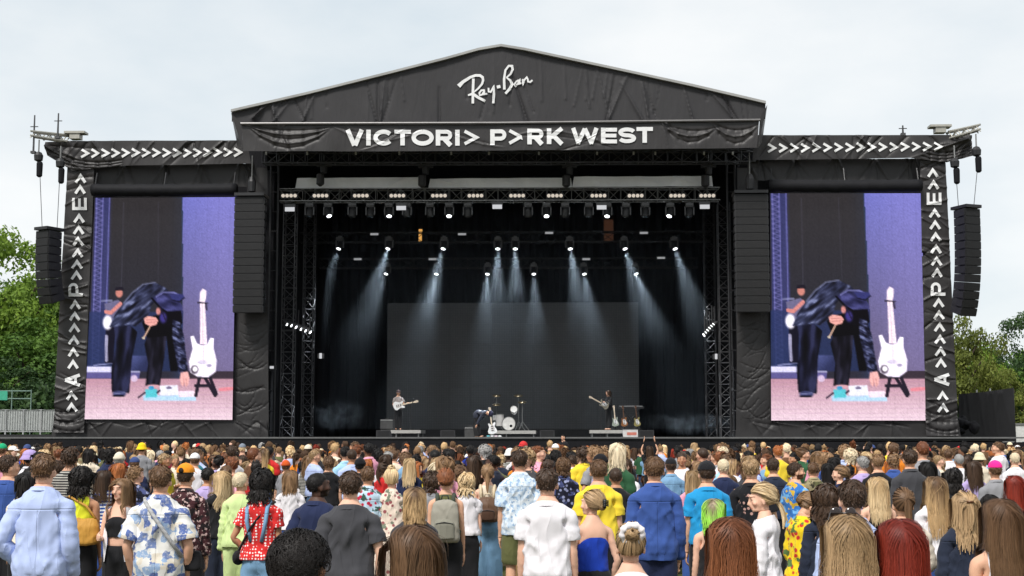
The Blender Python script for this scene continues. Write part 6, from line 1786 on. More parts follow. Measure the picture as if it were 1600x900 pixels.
for px, Y, lab in ((769, 58.3, 'microphone stand in front of the drums'), (641, 59.4, 'microphone stand right of the left guitarist'), (938, 59.5, 'microphone stand left of the guitarist in black')):
    q = at(px, 680, Y); z = DECK; o = empty('microphone_stand', (q.x, Y, z)); MB().lathe([(.14, 0), (.14, .02), (.02, .04)], n=14).build('base', M_BLKMETAL, o); MB().tube([(0, 0, .03), (0, 0, 1.45), (.12, -.1, 1.55)], .014, 6).build('pole', M_BLKMETAL, o); MB().lathe([(.012, 0), (.028, .1), (.03, .14), (.01, .17)], (.12, -.1, 1.55), 10).build('microphone', M_BLKMETAL, o)
    tag(o, lab, 'microphone stand', 'microphone stands')
# ------------------------------------------------------------------ trees, fences and what else stands round the stage
def leaf_mat(name, dark, light):
    m, n, l, b = new_mat(name, dark, .6, .25)
    a = nd(m, 'ShaderNodeVertexColor'); a.layer_name = 'leaf'; sp = nd(m, 'ShaderNodeSeparateColor'); l.new(a.outputs['Color'], sp.inputs['Color'])
    mx = nd(m, 'ShaderNodeMix'); mx.data_type = 'RGBA'; mx.inputs[6].default_value = (*dark, 1); mx.inputs[7].default_value = (*light, 1); l.new(sp.outputs['Red'], mx.inputs[0]); l.new(mx.outputs[2], b.inputs['Base Color'])
    tr = nd(m, 'ShaderNodeBsdfTranslucent'); l.new(mx.outputs[2], tr.inputs['Color']); ms = nd(m, 'ShaderNodeMixShader', Fac=.3)
    l.new(b.outputs[0], ms.inputs[1]); l.new(tr.outputs[0], ms.inputs[2]); l.new(ms.outputs[0], n['Material Output'].inputs['Surface'])
    return m
M_BARK = simple('bark', (.07, .055, .04), .9, .1, bump=.6, bscale=12)
def grow_tree(seed, H, R, leaves, leaf=.2, base_z=.18, clumps=60):
    r = np.random.default_rng(seed)
    m = MB(); th = H * .5
    tr = [(.25 * math.sin(k * 1.3 + seed) * k / 5, .2 * math.cos(k * 1.7 + seed) * k / 5, H * .72 * k / 5) for k in range(6)]
    m.tube(tr, [H * .028 * (1 - .14 * k) for k in range(6)], 9)
    for k in range(11):
        a = k * 2.4 + r.random(); z0 = H * (.22 + .045 * k); rr = R * r.uniform(.5, .85) * (1 - .03 * k)
        c = np.array((math.cos(a), math.sin(a)))
        m.tube([(0, 0, z0), (c[0] * rr * .45, c[1] * rr * .45, z0 + H * .08), (c[0] * rr, c[1] * rr, z0 + H * .2)], [H * .011, H * .008, H * .003], 6)
    # clumps over an uneven crown
    d = unit(r.normal(size=(clumps, 3))); d[:, 2] = np.abs(d[:, 2]) * 1.0 - .35
    d = unit(d); k = r.uniform(.55, 1.05, clumps)
    zc = H * (base_z + 1) / 2; cz = H * (1 - base_z) / 2
    cc = d * k[:, None] * np.array((R, R, cz)) + np.array((0, 0, zc)); cs = r.uniform(.16, .34, clumps) * R
    shade = r.random(clumps)
    ci = r.integers(0, clumps, leaves)
    off = unit(r.normal(size=(leaves, 3))) * (r.random(leaves) ** .4)[:, None] * cs[ci][:, None] * np.array((1.1, 1.1, .75))
    P = cc[ci] + off
    n = unit(off + r.normal(size=(leaves, 3)) * .5 * cs[ci][:, None] + np.array((0, 0, .25))); u = unit(np.cross(n, r.normal(size=(leaves, 3)))); w = np.cross(n, u)
    s = leaf * r.uniform(.6, 1.3, leaves)[:, None]
    V = np.stack((P - u * s, P - w * s * .55 + n * s * .15, P + u * s, P + w * s * .55 + n * s * .15), 1).reshape(-1, 3)
    F = np.arange(leaves * 4).reshape(-1, 4)
    me = to_mesh('crown', V, F, False)
    set_col(me, 'leaf', np.repeat(np.clip(shade[ci] * .6 + r.random(leaves) * .4, 0, 1), 4))
    return mesh_data('trunk', m.v, m.f, True), me
G1 = leaf_mat('leaves_mid', (.04, .095, .015), (.125, .225, .035)); G2 = leaf_mat('leaves_bright', (.06, .125, .015), (.21, .32, .04)); G3 = leaf_mat('leaves_dark', (.022, .052, .018), (.062, .115, .034)); G4 = leaf_mat('leaves_autumn', (.11, .07, .015), (.30, .17, .035)); G5 = leaf_mat('leaves_olive', (.075, .10, .02), (.21, .24, .045))
TREES = {}
def tree(px, ytop, Y, R, lab, mat, kind, seed_rot):
    H = AZ(px, ytop + (26 if px < 200 else 12), Y); key = kind
    if key not in TREES: TREES[key] = grow_tree(*key)
    r = empty('tree', (AX(px, 600, Y), Y, 0), seed_rot); k = H / key[1]; r.scale = (R / key[2], R / key[2], k)
    link('trunk', TREES[key][0], M_BARK, r); link('crown', TREES[key][1], mat, r)
    tag(r, lab, 'tree', 'park trees behind the stage')
K1, K2, K3 = (1, 15, 5.5, 15000, .19, .10, 80), (2, 14, 5, 15000, .18, .06, 75), (3, 12, 4.5, 13000, .17, .12, 60)
tree(20, 352, 88, 5.0, 'tall bright green tree at the far left edge of the photo', G2, K1, .3)
tree(78, 380, 96, 4.6, 'yellow-green tree just behind the left outer speaker array', G2, K2, 1.1)
tree(-45, 372, 92, 5.5, 'broad green tree cut off by the left photo edge', G1, K1, 2.2)
tree(50, 470, 84, 4.2, 'lower mid-green tree in front of the left tree row', G1, K3, 4.0)
tree(112, 420, 90, 4.0, 'green tree partly hidden behind the left column banner', G1, K2, 5.2)
tree(5, 530, 80, 3.4, 'dark bushy tree above the left fence', G3, K3, .8)
tree(84, 545, 80, 3.0, 'dark low tree right above the grey barriers', G3, K2, 3.3)
tree(1506, 478, 78, 2.2, 'sparse olive tree just right of the right column banner', G5, K3, .4)
tree(1522, 520, 84, 2.6, 'bright green tree behind the right black fence', G2, K2, 1.9)
tree(1590, 488, 92, 2.7, 'dark green tree at the right photo edge', G3, K1, 2.5)
tree(1553, 545, 100, 2.6, 'reddish autumn tree between the green and dark trees on the right', G4, K3, 3.7)
tree(1596, 565, 78, 1.9, 'yellowing bush-like tree at the lower right edge', G5, K2, 4.4)
tree(1545, 590, 82, 2.0, 'olive green low tree behind the right black fence', G1, K3, 5.0)
tree(1640, 500, 90, 3.2, 'green tree cut off by the right photo edge', G1, K1, 1.4)
hd = MB(); 
def hedge(xa, xb, Y, h, lab, mat):
    r = np.random.default_rng(int(xb) + 5); a, b = AX(xa, 600, Y), AX(xb, 600, Y); n = 9000
    P = np.stack((r.uniform(a, b, n), Y + r.normal(size=n) * .9, h * r.random(n) ** .8), 1); P[:, 2] *= .8 + .3 * np.sin(P[:, 0] * 1.7) * np.cos(P[:, 0] * .6)
    nn = unit(r.normal(size=(n, 3)) + (0, -.6, .4)); u = unit(np.cross(nn, r.normal(size=(n, 3)))); w = np.cross(nn, u); s = .2
    V = np.stack((P - u * s, P - w * s * .6, P + u * s, P + w * s * .6), 1).reshape(-1, 3); me = to_mesh('undergrowth', V, np.arange(n * 4).reshape(-1, 4), False); set_col(me, 'leaf', np.repeat(r.random(n), 4))
    tag(link('undergrowth', me, mat), lab, 'undergrowth', kind='stuff')
hedge(-60, 135, 77, 4.6, 'dark undergrowth below the left trees', G3); hedge(1490, 1680, 80, 4.2, 'dark undergrowth below the right trees', G3)

# left service platform with barriers and handrail
Yp = 58.0; za = AZ(40, 679, Yp); xa, xb = AX(-40, 679, Yp), AX(86, 679, Yp)
o = empty('service_platform', ((xa + xb) / 2, Yp, 0)); MB().box((0, 1.5, za - .1), (xb - xa, 4, .2)).build('deck', M_BLKMETAL, o); MB().box((0, -.48, za / 2 - .1), (xb - xa, .03, za - .22)).build('skirt', M_BLACK, o); tag(o, 'dark raised platform at the far left end of the stage', 'platform')
M_GALV = simple('galvanised', (.42, .43, .43), .45, .4, .4)
bars = MB().tube([(0, 0, .12), (0, 0, 1.02)], .011, 5); bar_d = mesh_data('bar', bars.v, bars.f)
for k, px in enumerate((-6, 22, 50, 76)):
    c = at(px, 679, Yp - .2); w = 27.5 * Yp / F_PX; b = empty('crowd_barrier', (c.x, Yp - .2, za))
    MB().tube([(-w / 2, 0, 0), (-w / 2, 0, 1.05), (w / 2, 0, 1.05), (w / 2, 0, 0)], .022, 6).build('frame', M_GALV, b); MB().tube([(-w / 2, 0, .12), (w / 2, 0, .12)], .018, 6).build('bottom_rail', M_GALV, b)
    for i in range(7):
        q = link('bar', bar_d, M_GALV, b); q.location = (-w / 2 + w * (i + .5) / 7, 0, 0)
    MB().box((0, .04, .6), (w * .96, .008, .86)).build('cover_sheet', simple('pale_sheet', (.36, .38, .37), .6, .3), b)
    tag(b, 'grey metal barrier panel on the left platform, ' + ordl(k), 'barrier', 'barriers on the left platform')
hr = empty('handrail', at(20, 679, Yp + 1.2)); hr.location.z = za
for x in (-.9, -.1, .75): MB().tube([(x, 0, 0), (x, 0, AZ(20, 609, Yp + 1.2) - za)], .028, 6).build('post', simple('green_rail', (.16, .24, .20), .5), hr)
for y in (611, 623): MB().tube([(-1.6, 0, AZ(20, y, Yp + 1.2) - za), (.75, 0, AZ(20, y, Yp + 1.2) - za)], .026, 6).build('rail', simple('green_rail', (.16, .24, .20), .5), hr)
MB().box((-.55, .0, AZ(20, 618, Yp + 1.2) - za), (.5, .05, .4)).build('sign_board', simple('green_sign', (.05, .34, .22), .5), hr)
tag(hr, 'greenish scaffold handrail with small green sign on the left platform', 'handrail')
# right: black screened fence, heap of covered gear, white vehicle roof
Yr = 61.0
fnc = empty('screened_fence', (AX(1540, 650, Yr), Yr, 0)); ff = Folds(90, .06, .9, .3)
for px in (1510, 1530, 1548, 1566):
    q = at(px, 614, Yr); ff.fan((q.x, q.z), (-80, -95, -110), 1.8, .07, .07)
wpart(sheet('shade_cloth', [(1498, 616), (1540, 612), (1583, 606)], [(1498, 690), (1540, 690), (1588, 690)], Yr, ff, scrim_mat('shade_cloth', (.022, .022, .024), .8, .2), 60, 30), None, None, fnc)
for px, py in ((1526, 609), (1547, 607)):
    q = at(px, py, Yr + .1); wpart(MB().tube([(q.x, Yr + .1, 0), (q.x, Yr + .1, q.z)], .035, 6), 'post', M_GALV, fnc)
q = at(1583, 606, Yr + .1); wpart(MB().tube([(q.x, Yr + .1, 0), (q.x, Yr + .1, q.z)], .035, 6), 'post', M_BLKMETAL, fnc)
tag(fnc, 'black cloth-covered fence right of the stage', 'fence')
o = empty('covered_gear', at(1508, 686, 58.5)); b = Blob(); 
for k in range(8): b.ell((RND.uniform(-.35, .35), RND.uniform(-.2, .2), RND.uniform(.1, .75)), (RND.uniform(.15, .3), .2, RND.uniform(.12, .3)))
V, F = b.fuse(.05); mm = to_mesh('tarpaulin', V + normals(V, F) * (fnoise(V, 7) * .05)[:, None], F); link('tarpaulin', mm, M_BLACK, o); tag(o, 'heap of gear under black tarpaulin at the foot of the right column banner', 'tarpaulin')
o = empty('site_cabin', (AX(1612, 680, 66), 66, 0)); zt = AZ(1600, 664, 66); MB().box((0, 1, zt / 2), (1.5, 2, zt)).build('wall', simple('white_cabin', (.62, .62, .6), .5), o); MB().box((0, 1, zt + .04), (1.6, 2.1, .08)).build('roof', M_ALU, o); MB().box((-.2, -.01, zt * .55), (.5, .03, zt * .3)).build('window', M_DIM, o); tag(o, 'white site cabin at the right photo edge behind the fence', 'cabin')
# pit barrier in front of the stage
pb = empty('pit_barrier', (AX(783, 690, 49.5), 49.5, 0))
bw = 1.0
pm_ = MB().box((0, 0, .55), (bw - .02, .04, 1.1)); pmd_ = mesh_data('panel', pm_.v, pm_.f)
x0, x1 = AX(-40, 690, 49.5), AX(1640, 690, 49.5); x = x0
while x < x1:
    q = link('panel', pmd_, M_ALU, pb); q.location = (x - pb.location.x, 0, 0); x += bw
wpart(MB().box(((x0 + x1) / 2, 49.42, 1.14), (x1 - x0, .14, .06)), 'top_rail', M_ALU, pb)
tag(pb, 'low metal pit barrier between the crowd and the stage', 'barrier')
# ------------------------------------------------------------------ the crowd
def cm(name, rgb=None, **k):
    if rgb is not None: k['color'] = lin(rgb)
    return cloth_mat(name, **k)
CM = {
 'pale blue': cm('pale_blue', (176, 190, 228)), 'neon yellow': cm('neon_yellow', (222, 228, 58)), 'black': C_BLACK, 'charcoal': cm('charcoal', (66, 66, 70)), 'navy': cm('navy', (38, 46, 76)), 'white': cm('white', (226, 222, 226)),
 'cream': cm('cream', (226, 212, 190)), 'yellow': cm('yellow', (236, 208, 62)), 'denim': cm('denim', (58, 84, 148)), 'bright blue': cm('bright_blue', (36, 142, 198)), 'royal blue': cm('royal_blue', (30, 62, 168)), 'lime': cm('lime', (206, 226, 158)),
 'red': cm('red', (196, 44, 44)), 'orange': cm('orange', (226, 132, 40)), 'grey': cm('grey', (140, 140, 144)), 'olive': cm('olive', (96, 98, 62)), 'pink': cm('pink', (228, 158, 180)), 'burgundy': cm('burgundy', (112, 34, 44)), 'teal': cm('teal', (40, 110, 120)),
 'lilac': cm('lilac', (178, 160, 206)), 'tan': cm('tan', (190, 152, 104)), 'dark denim': cm('dark_denim', (40, 46, 62)), 'light denim': cm('light_denim', (120, 158, 190)), 'forest green': cm('forest_green', (44, 84, 56)), 'brown': cm('brown_cloth', (96, 66, 46)), 'sky blue': cm('sky_blue', (158, 200, 226)),
 'patchwork': cm('patchwork', (200, 200, 205), pattern='patchwork'), 'red dots': cm('red_dots', (206, 48, 48), pattern='dots', c2=lin((240, 230, 228)), scale=1.5), 'striped': cm('striped', (34, 34, 38), pattern='stripes', c2=lin((170, 168, 160))),
 'cream floral': cm('cream_floral', (226, 208, 192), pattern='floral', c2=lin((150, 84, 88)), c3=lin((120, 128, 110))), 'blue floral': cm('blue_floral', (186, 208, 226), pattern='floral', c2=lin((190, 40, 70)), c3=lin((60, 90, 80))),
 'dark floral': cm('dark_floral', (28, 30, 44), pattern='floral', c2=lin((150, 156, 190)), c3=lin((70, 78, 120))), 'pale leaf': cm('pale_leaf', (190, 206, 222), pattern='camo', c2=lin((216, 224, 232)), c3=lin((150, 176, 206)), scale=2.0), 'black print': cm('black_print', (30, 30, 34), pattern='backprint', c2=lin((190, 150, 140))),
 'tie-dye blue': cm('tie_dye', (52, 110, 180), pattern='camo', c2=lin((110, 170, 220)), c3=lin((206, 170, 60)), scale=.8), 'yellow floral': cm('yellow_floral', (238, 206, 40), pattern='floral', c2=lin((200, 50, 50)), c3=lin((90, 120, 70))), 'camouflage': cm('camouflage', (150, 140, 108), pattern='camo', c2=lin((92, 92, 62)), c3=lin((60, 56, 44))),
 'blue striped': cm('blue_striped', (232, 232, 236), pattern='stripes', c2=lin((40, 80, 160)), scale=.6), 'red check': cm('red_check', (34, 28, 30), pattern='camo', c2=lin((70, 40, 44)), c3=lin((196, 168, 164)), scale=2.2), 'fleece': cm('fleece', (214, 204, 188)), 'skinless': None,
}
HATM = {'orange cap': cm('hat_orange', (224, 140, 34)), 'black cap': cm('hat_black', (30, 30, 34)), 'yellow bucket hat': cm('hat_yellow', (240, 200, 30)), 'white beanie': cm('hat_white', (216, 206, 186)), 'blue cap': cm('hat_blue', (58, 74, 120)), 'red cap': cm('hat_red', (196, 52, 52)), 'pink cap': cm('hat_pink', (232, 44, 140)), 'green cap': cm('hat_green', (30, 160, 110)), 'cream bucket hat': cm('hat_cream', (214, 204, 172)), 'black beanie': cm('hat_bbeanie', (24, 24, 28)), 'white cap': cm('hat_wcap', (226, 224, 224)), 'grey cap': cm('hat_gcap', (120, 128, 140)), 'orange beanie': cm('hat_obeanie', (196, 84, 36)), 'lilac bucket hat': cm('hat_lilac', (170, 150, 200)), 'white bucket hat': cm('hat_wbucket', (224, 220, 214))}
def hat_kind(h): return None if not h else ('bucket' if 'bucket' in h else 'beanie' if 'beanie' in h else 'cap')
FH = np.array((-math.sin(YAW), math.cos(YAW), 0.0))
def place(px, ytop, s):
    h = 1.75
    for _ in range(4):
        dh = (F_PX / s - (h - CAM_Z) * math.sin(PITCH)) / math.cos(PITCH)
        h = CAM_Z + ((450 - ytop) / s + dh * math.sin(PITCH)) / math.cos(PITCH)
    p = _C + FH * dh + _R * (px - 800) / s
    return p[0], p[1], h, dh
HEROES = []
G_C = 'people in the crowd'
STAND = {'short': 1.79, 'fade': 1.79, 'crop': 1.765, 'tousled': 1.80, 'curly': 1.82, 'curly_bob': 1.81, 'curly_long': 1.80, 'afro': 1.845, 'top_bun': 1.85}
ADOWN = dict(la=((.10, .02, -1), (.05, .20, -1)), ra=((.10, .02, -1), (.05, .20, -1)))
ABENT = dict(la=((.16, .05, -1), (-.35, .95, -.25)), ra=((.16, .05, -1), (-.35, .95, -.25)))       # holding a phone or drink in front
AFOLD = dict(la=((.2, .1, -1), (-.8, .65, -.1)), ra=((.2, .1, -1), (-.8, .65, .0)))
AONE = dict(la=((.10, .02, -1), (.05, .20, -1)), ra=((.2, .05, -1), (-.25, .9, .1)))
AHIP = dict(la=((.45, -.12, -1), (-.55, .45, -.65)), ra=((.10, .02, -1), (.05, .20, -1)))
APOCK = dict(la=((.28, -.12, -1), (-.12, .38, -1)), ra=((.28, -.12, -1), (-.12, .38, -1)))
def hero(px, yt, s, sex, top, tm, bot, bm, hair, hc, skin, label, po=None, rz=0.0, hat=None, beard=False, wide=1.0, q=.34, ratio=None, seed=None):
    s = s * (.82 if yt < 750 else .86); wide = 1 + (wide - 1) * .4
    x, y, h, d = place(px, yt, s)
    po = dict(REST_POSE, **ADOWN, **{}) if po is None else dict(REST_POSE, **po)
    sd = len(HEROES) if seed is None else seed
    M = person_meshes(sex, top, bot, po, hair, sd, q, ratio, hat_kind(hat), beard)
    H = STAND.get(hair, 1.785) - (.048 if sex == 'm' else .055) + (.02 if hat else 0)
    k = h / H
    r = put_person((x, y, 0), YAW + rz, k, M, skin_mat(skin), CM[tm] if tm else None, CM.get(bm, C_JEAN) if bot else None, hairm(hc) if hair else None, HATM[hat] if hat else None, label, G_C, wide / k * min(1.06, max(.92, k)), {'s': 'skirt', 'd': 'dress_skirt'}.get((bot or 't')[0], 'trousers') if bot not in ('shorts_m',) else 'shorts', {'te': 'tshirt', 'sh': 'shirt', 'ja': 'jacket', 'ta': 'sleeveless_top', 'st': 'strapless_top', 'cr': 'crop_top'}.get((top or 'xx')[:2], 'shirt'))
    HEROES.append((px, d, x, y)); r['_h'] = h; del r['_h']
    return r, M, k, po
W = 'wide'
# nearest heads, cut by the lower edge
h1 = hero(470, 826, 470, 'm', 'tee_m', 'charcoal', 'trousers_m', 'black', 'curly', 'black', 'tan', 'person with thick black curls and glasses at the bottom edge', dict(yaw=-.65), rz=-.15, q=1.2)
h2 = hero(645, 822, 455, 'f', 'jacket_f', 'black', 'trousers_f', 'black', 'fringe', 'brown', 'fair', 'woman with straight brown hair and fringe at the bottom edge, face turned left', dict(yaw=.45), rz=.12, q=1.2)
h3 = hero(985, 820, 350, 'f', 'tank_f', 'white', 'trousers_f', 'denim', 'bun', 'dark blonde', 'fair', 'small woman with blonde bun in a white scrunchie at the bottom edge', q=.7)
h4 = hero(1140, 810, 420, 'f', 'tee_f', 'black', 'trousers_f', 'black', 'long_wavy', 'auburn', 'fair', 'woman with long wavy auburn hair at the bottom edge', q=1.25)
h5 = hero(1322, 806, 420, 'f', 'jacket_f', 'cream', 'trousers_f', 'denim', 'long_wavy', 'dark blonde', 'fair', 'woman with long golden blonde hair and sunglasses pushed up on the head', q=1.25, seed=31)
h6 = hero(1405, 812, 420, 'f', 'tee_f', 'burgundy', 'trousers_f', 'black', 'long', 'dyed red', 'fair', 'woman with long dyed red hair at the bottom edge', q=1.25, seed=32)
h7 = hero(1562, 780, 330, 'f', 'tank_f', 'white', 'trousers_f', 'denim', 'very_long', 'brown', 'light', 'woman with very long straight brown hair and white top at the right edge', q=1.2)
# row of large backs
h8 = hero(70, 708, 245, 'm', 'shirt_m', 'pale blue', 'trousers_m', 'navy', 'fade', 'brown', 'fair', 'tall man in pale blue long-sleeved shirt at the left edge', dict(AHIP, ra=((.15, -.05, -1), (-.1, .55, -1))), wide=1.08)
h9 = hero(128, 728, 192, 'f', 'tank_f', 'neon yellow', 'trousers_f', 'black', 'curly_bob', 'black', 'tan', 'woman in neon yellow sleeveless top with black curly hair', dict(yaw=-.3), wide=1.08)
h10 = hero(190, 748, 195, 'f', 'crop_f', 'black', 'trousers_f', 'black', 'long', 'light brown', 'fair', 'woman facing the camera in black crop top with long hair', dict(AONE, yaw=-.25), rz=math.pi - .1)
h11 = hero(252, 726, 232, 'm', 'short_shirt_m', 'patchwork', 'trousers_m', 'black', 'short', 'brown', 'light', 'man in blue and white patchwork print shirt with crossbody strap', APOCK, wide=1.06)
h12 = hero(291, 726, 190, 'm', 'shirt_m', 'red check', 'trousers_m', 'black', 'crop', 'dark brown', 'light', 'man in orange cap and dark checked overshirt', dict(yaw=-.2), hat='orange cap')
h13 = hero(346, 736, 168, 'f', 'tee_f', 'black', 'trousers_f', 'dark denim', 'long', 'blonde', 'fair', 'woman with pale blonde hair and black top beside the orange cap man', dict(yaw=.6), rz=.3)
h14 = hero(376, 740, 178, 'f', 'jacket_f', 'lime', 'trousers_f', 'lime', 'crop', 'bleached', 'light', 'person with cropped bleached hair in a pale lime outfit', dict(yaw=-.5))
h15 = hero(410, 731, 212, 'f', 'tee_f', 'red dots', 'loose_f', 'light denim', 'curly_bob', 'black', 'tan', 'woman in red top with white dots and denim dungarees', AHIP, rz=-.2)
h16 = hero(454, 735, 152, 'f', 'tee_f', 'white', 'trousers_f', 'denim', 'bob', 'light brown', 'fair', 'woman with light brown wavy bob and white top near the red dotted top')
h17 = hero(497, 742, 215, 'm', 'tee_m', 'navy', 'trousers_m', 'black', 'crop', 'black', 'dark', 'man with close-cropped black hair and beard in navy tshirt', dict(APOCK, yaw=-.75), rz=-.25, beard=True, wide=1.05)
h18 = hero(548, 735, 245, 'm', 'tee_m', 'charcoal', 'trousers_m', 'black', 'short', 'dark brown', 'fair', 'man in plain charcoal tshirt with short brown hair', APOCK, wide=1.06)
h19 = hero(612, 726, 165, 'f', 'shirt_f', 'cream floral', 'dress_f', 'cream floral', 'top_bun', 'blonde', 'fair', 'woman with curly blonde updo in cream floral dress')
h20 = hero(648, 762, 228, 'f', 'tee_f', 'charcoal', 'trousers_f', 'black', 'bob', 'ombre', 'fair', 'woman with brown to blonde ombre bob in dark grey tee', rz=.1, q=.6)
h21 = hero(697, 733, 185, 'f', 'tank_f', 'olive', 'trousers_f', 'black', 'low_bun', 'auburn', 'light', 'woman with low auburn bun wearing a grey backpack')
h22 = hero(762, 727, 152, 'f', 'tank_f', 'cream', 'loose_f', 'light denim', 'ponytail', 'light brown', 'fair', 'woman with ponytail, brown backpack and blue jeans', wide=1.08)
h23 = hero(812, 703, 165, 'm', 'short_shirt_m', 'pale leaf', 'shorts_m', 'olive', 'fade', 'dark brown', 'light', 'man in light blue leaf print shirt', wide=1.08)
h24 = hero(855, 730, 240, 'm', 'tee_m', 'white', 'trousers_m', 'black', 'short', 'dark brown', 'fair', 'man in plain white tshirt with dark hair in the centre', rz=-.1, wide=1.06)
h25 = hero(935, 717, 185, 'm', 'tee_m', 'yellow', 'trousers_m', 'black', 'short', 'brown', 'light', 'man in bright yellow tshirt', wide=1.1)
h26 = hero(925, 767, 222, 'f', 'strapless_f', 'royal blue', 'trousers_f', 'black', 'low_bun', 'dark blonde', 'fair', 'woman in strapless royal blue top with clipped blonde hair', dict(APOCK, yaw=.55), rz=.25)
h27 = hero(1022, 712, 205, 'm', 'shirt_m', 'denim', 'trousers_m', 'navy', 'short', 'brown', 'light', 'man in long dark blue denim overshirt', dict(la=((.1, .02, -1), (.0, .35, -1)), ra=((.12, .0, -1), (.0, .3, -1))), wide=1.12)
h28 = hero(1104, 722, 182, 'm', 'tee_m', 'bright blue', 'trousers_m', 'black', 'crop', 'dark brown', 'light', 'man in black cap and bright blue tshirt', hat='black cap', wide=1.12)
h29 = hero(1115, 780, 218, 'f', 'tank_f', 'black', 'trousers_f', 'black', 'bob', 'dyed green', 'fair', 'woman with neon green dyed hair in black top', dict(yaw=-.3), q=.55)
h30 = hero(1174, 716, 175, 'm', 'tee_m', 'black print', 'trousers_m', 'black', 'fade', 'dark blonde', 'light', 'man with blond crown in black tshirt printed on the back', dict(AFOLD, yaw=-.2), rz=-.2, wide=1.1)
h31 = hero(1192, 757, 232, 'f', 'jacket_f', 'white', 'trousers_f', 'cream', 'low_ponytail', 'blonde', 'fair', 'blonde woman in white jacket looking left in profile', dict(yaw=.35, pitch=-.15), rz=1.15)
h32 = hero(1137, 742, 138, 'f', 'tee_f', 'grey', 'trousers_f', 'black', 'long', 'light brown', 'fair', 'woman with light brown hair turned to face left by the blue tshirt', dict(yaw=.5), rz=1.3)
h33 = hero(1243, 722, 150, 'm', 'tee_m', 'tie-dye blue', 'trousers_m', 'black', 'short', 'dark brown', 'light', 'bearded man in tie-dye blue tshirt facing right', dict(AFOLD, yaw=-.5), rz=-1.0, beard=True)
h34 = hero(1330, 748, 305, 'm', 'shirt_m', 'pale blue', 'trousers_m', 'dark denim', 'short', 'dark brown', 'fair', 'man with neat dark hair in pale blue shirt behind the golden blonde', rz=.1, q=.55)
h35 = hero(1290, 756, 228, 'f', 'jacket_f', 'dark denim', 'trousers_f', 'black', 'curly_long', 'dark brown', 'light', 'woman with long dark brown curls in denim jacket')
h36 = hero(1256, 768, 214, 'f', 'shirt_f', 'yellow floral', 'dress_f', 'yellow', 'low_bun', 'light brown', 'light', 'woman in yellow floral dress with head bowed', dict(AFOLD, pitch=-.75, yaw=-.3), rz=-.9)
h37 = hero(1370, 746, 196, 'f', 'tank_f', 'black', 'trousers_f', 'black', 'long', 'blonde', 'fair', 'woman with long pale blonde hair and black sleeveless top')
h38 = hero(1410, 765, 240, 'f', 'jacket_f', 'fleece', 'trousers_f', 'denim', 'ponytail', 'brown', 'light', 'woman with brown ponytail in cream fleece jacket', AFOLD, wide=1.1)
h39 = hero(1460, 745, 205, 'f', 'tee_f', 'white', 'trousers_f', 'denim', 'very_long', 'ombre', 'fair', 'woman with very long light brown to blonde hair and white top')
h40 = hero(1506, 770, 245, 'f', 'jacket_f', 'dark denim', 'trousers_f', 'black', 'half_up', 'dark blonde', 'fair', 'woman with half-up blonde hair in dark denim jacket', wide=1.1)
h41 = hero(1546, 772, 236, 'm', 'tee_m', 'orange', 'trousers_m', 'black', 'short', 'black', 'tan', 'short dark-haired person in orange tee beside the very long brown hair')
# second line
R2 = dict(ratio=.5, q=.15)
hero(110, 698, 158, 'm', 'tee_m', 'striped', 'trousers_m', 'black', 'tousled', 'dark brown', 'light', 'man in black and cream striped tee with tousled hair', wide=1.06, **R2)
hero(14, 710, 180, 'm', 'tee_m', 'denim', 'trousers_m', 'black', 'short', 'dark brown', 'light', 'man in blue tee half cut off by the left edge', dict(yaw=-.8), **R2)
hero(42, 738, 185, 'f', 'jacket_f', 'cream', 'trousers_f', 'black', 'bob', 'black', 'tan', 'person in cream jacket partly behind the pale blue shirt', **R2)
hero(163, 735, 150, 'f', 'jacket_f', 'blue striped', 'trousers_f', 'denim', 'long', 'dark brown', 'light', 'woman in blue and white striped shirt behind the neon yellow top', dict(yaw=-.4), **R2)
hero(172, 698, 105, 'm', 'tee_m', 'navy', 'trousers_m', 'black', 'afro', 'black', 'dark', 'person with a large black afro on the left', **R2)
hero(187, 708, 118, 'm', 'shirt_m', 'cream', 'trousers_m', 'black', 'crop', 'grey', 'fair', 'person in cream beanie right of the afro', hat='white beanie', **R2)
hero(222, 693, 82, 'm', 'tee_m', 'grey', 'trousers_m', 'black', 'crop', 'brown', 'light', 'person in bright yellow bucket hat', hat='yellow bucket hat', **R2)
hero(211, 713, 112, 'm', 'tee_m', 'navy', 'trousers_m', 'black', 'short', 'brown', 'light', 'person in dull blue cap on the left', hat='blue cap', **R2)
hero(186, 724, 140, 'f', 'tee_f', 'burgundy', 'trousers_f', 'black', 'long_wavy', 'ginger', 'fair', 'woman with wavy ginger hair on the left', dict(yaw=-.6), **R2)
hero(213, 727, 150, 'm', 'short_shirt_m', 'dark floral', 'trousers_m', 'black', 'tousled', 'light brown', 'fair', 'man with light brown tousled hair in dark floral shirt', dict(yaw=-.4), rz=-.4, **R2)
hero(325, 730, 150, 'm', 'tee_m', 'lilac', 'trousers_m', 'black', 'short', 'black', 'tan', 'black-haired person in lilac tee right of the orange cap', **R2)
hero(305, 709, 110, 'm', 'tee_m', 'white', 'trousers_m', 'black', 'crop', 'brown', 'light', 'person in pale cap behind the orange cap man', hat='white cap', **R2)
hero(447, 718, 105, 'm', 'tee_m', 'grey', 'trousers_m', 'black', 'short', 'brown', 'light', 'person in dull orange beanie left of centre', hat='orange beanie', **R2)
hero(514, 712, 118, 'm', 'tee_m', 'black', 'trousers_m', 'black', 'tousled', 'brown', 'light', 'man with big tousled brown hair behind the navy tshirt man', **R2)
hero(563, 714, 122, 'm', 'shirt_m', 'charcoal', 'trousers_m', 'black', 'short', 'black', 'tan', 'person in black beanie behind the charcoal tshirt', hat='black beanie', **R2)
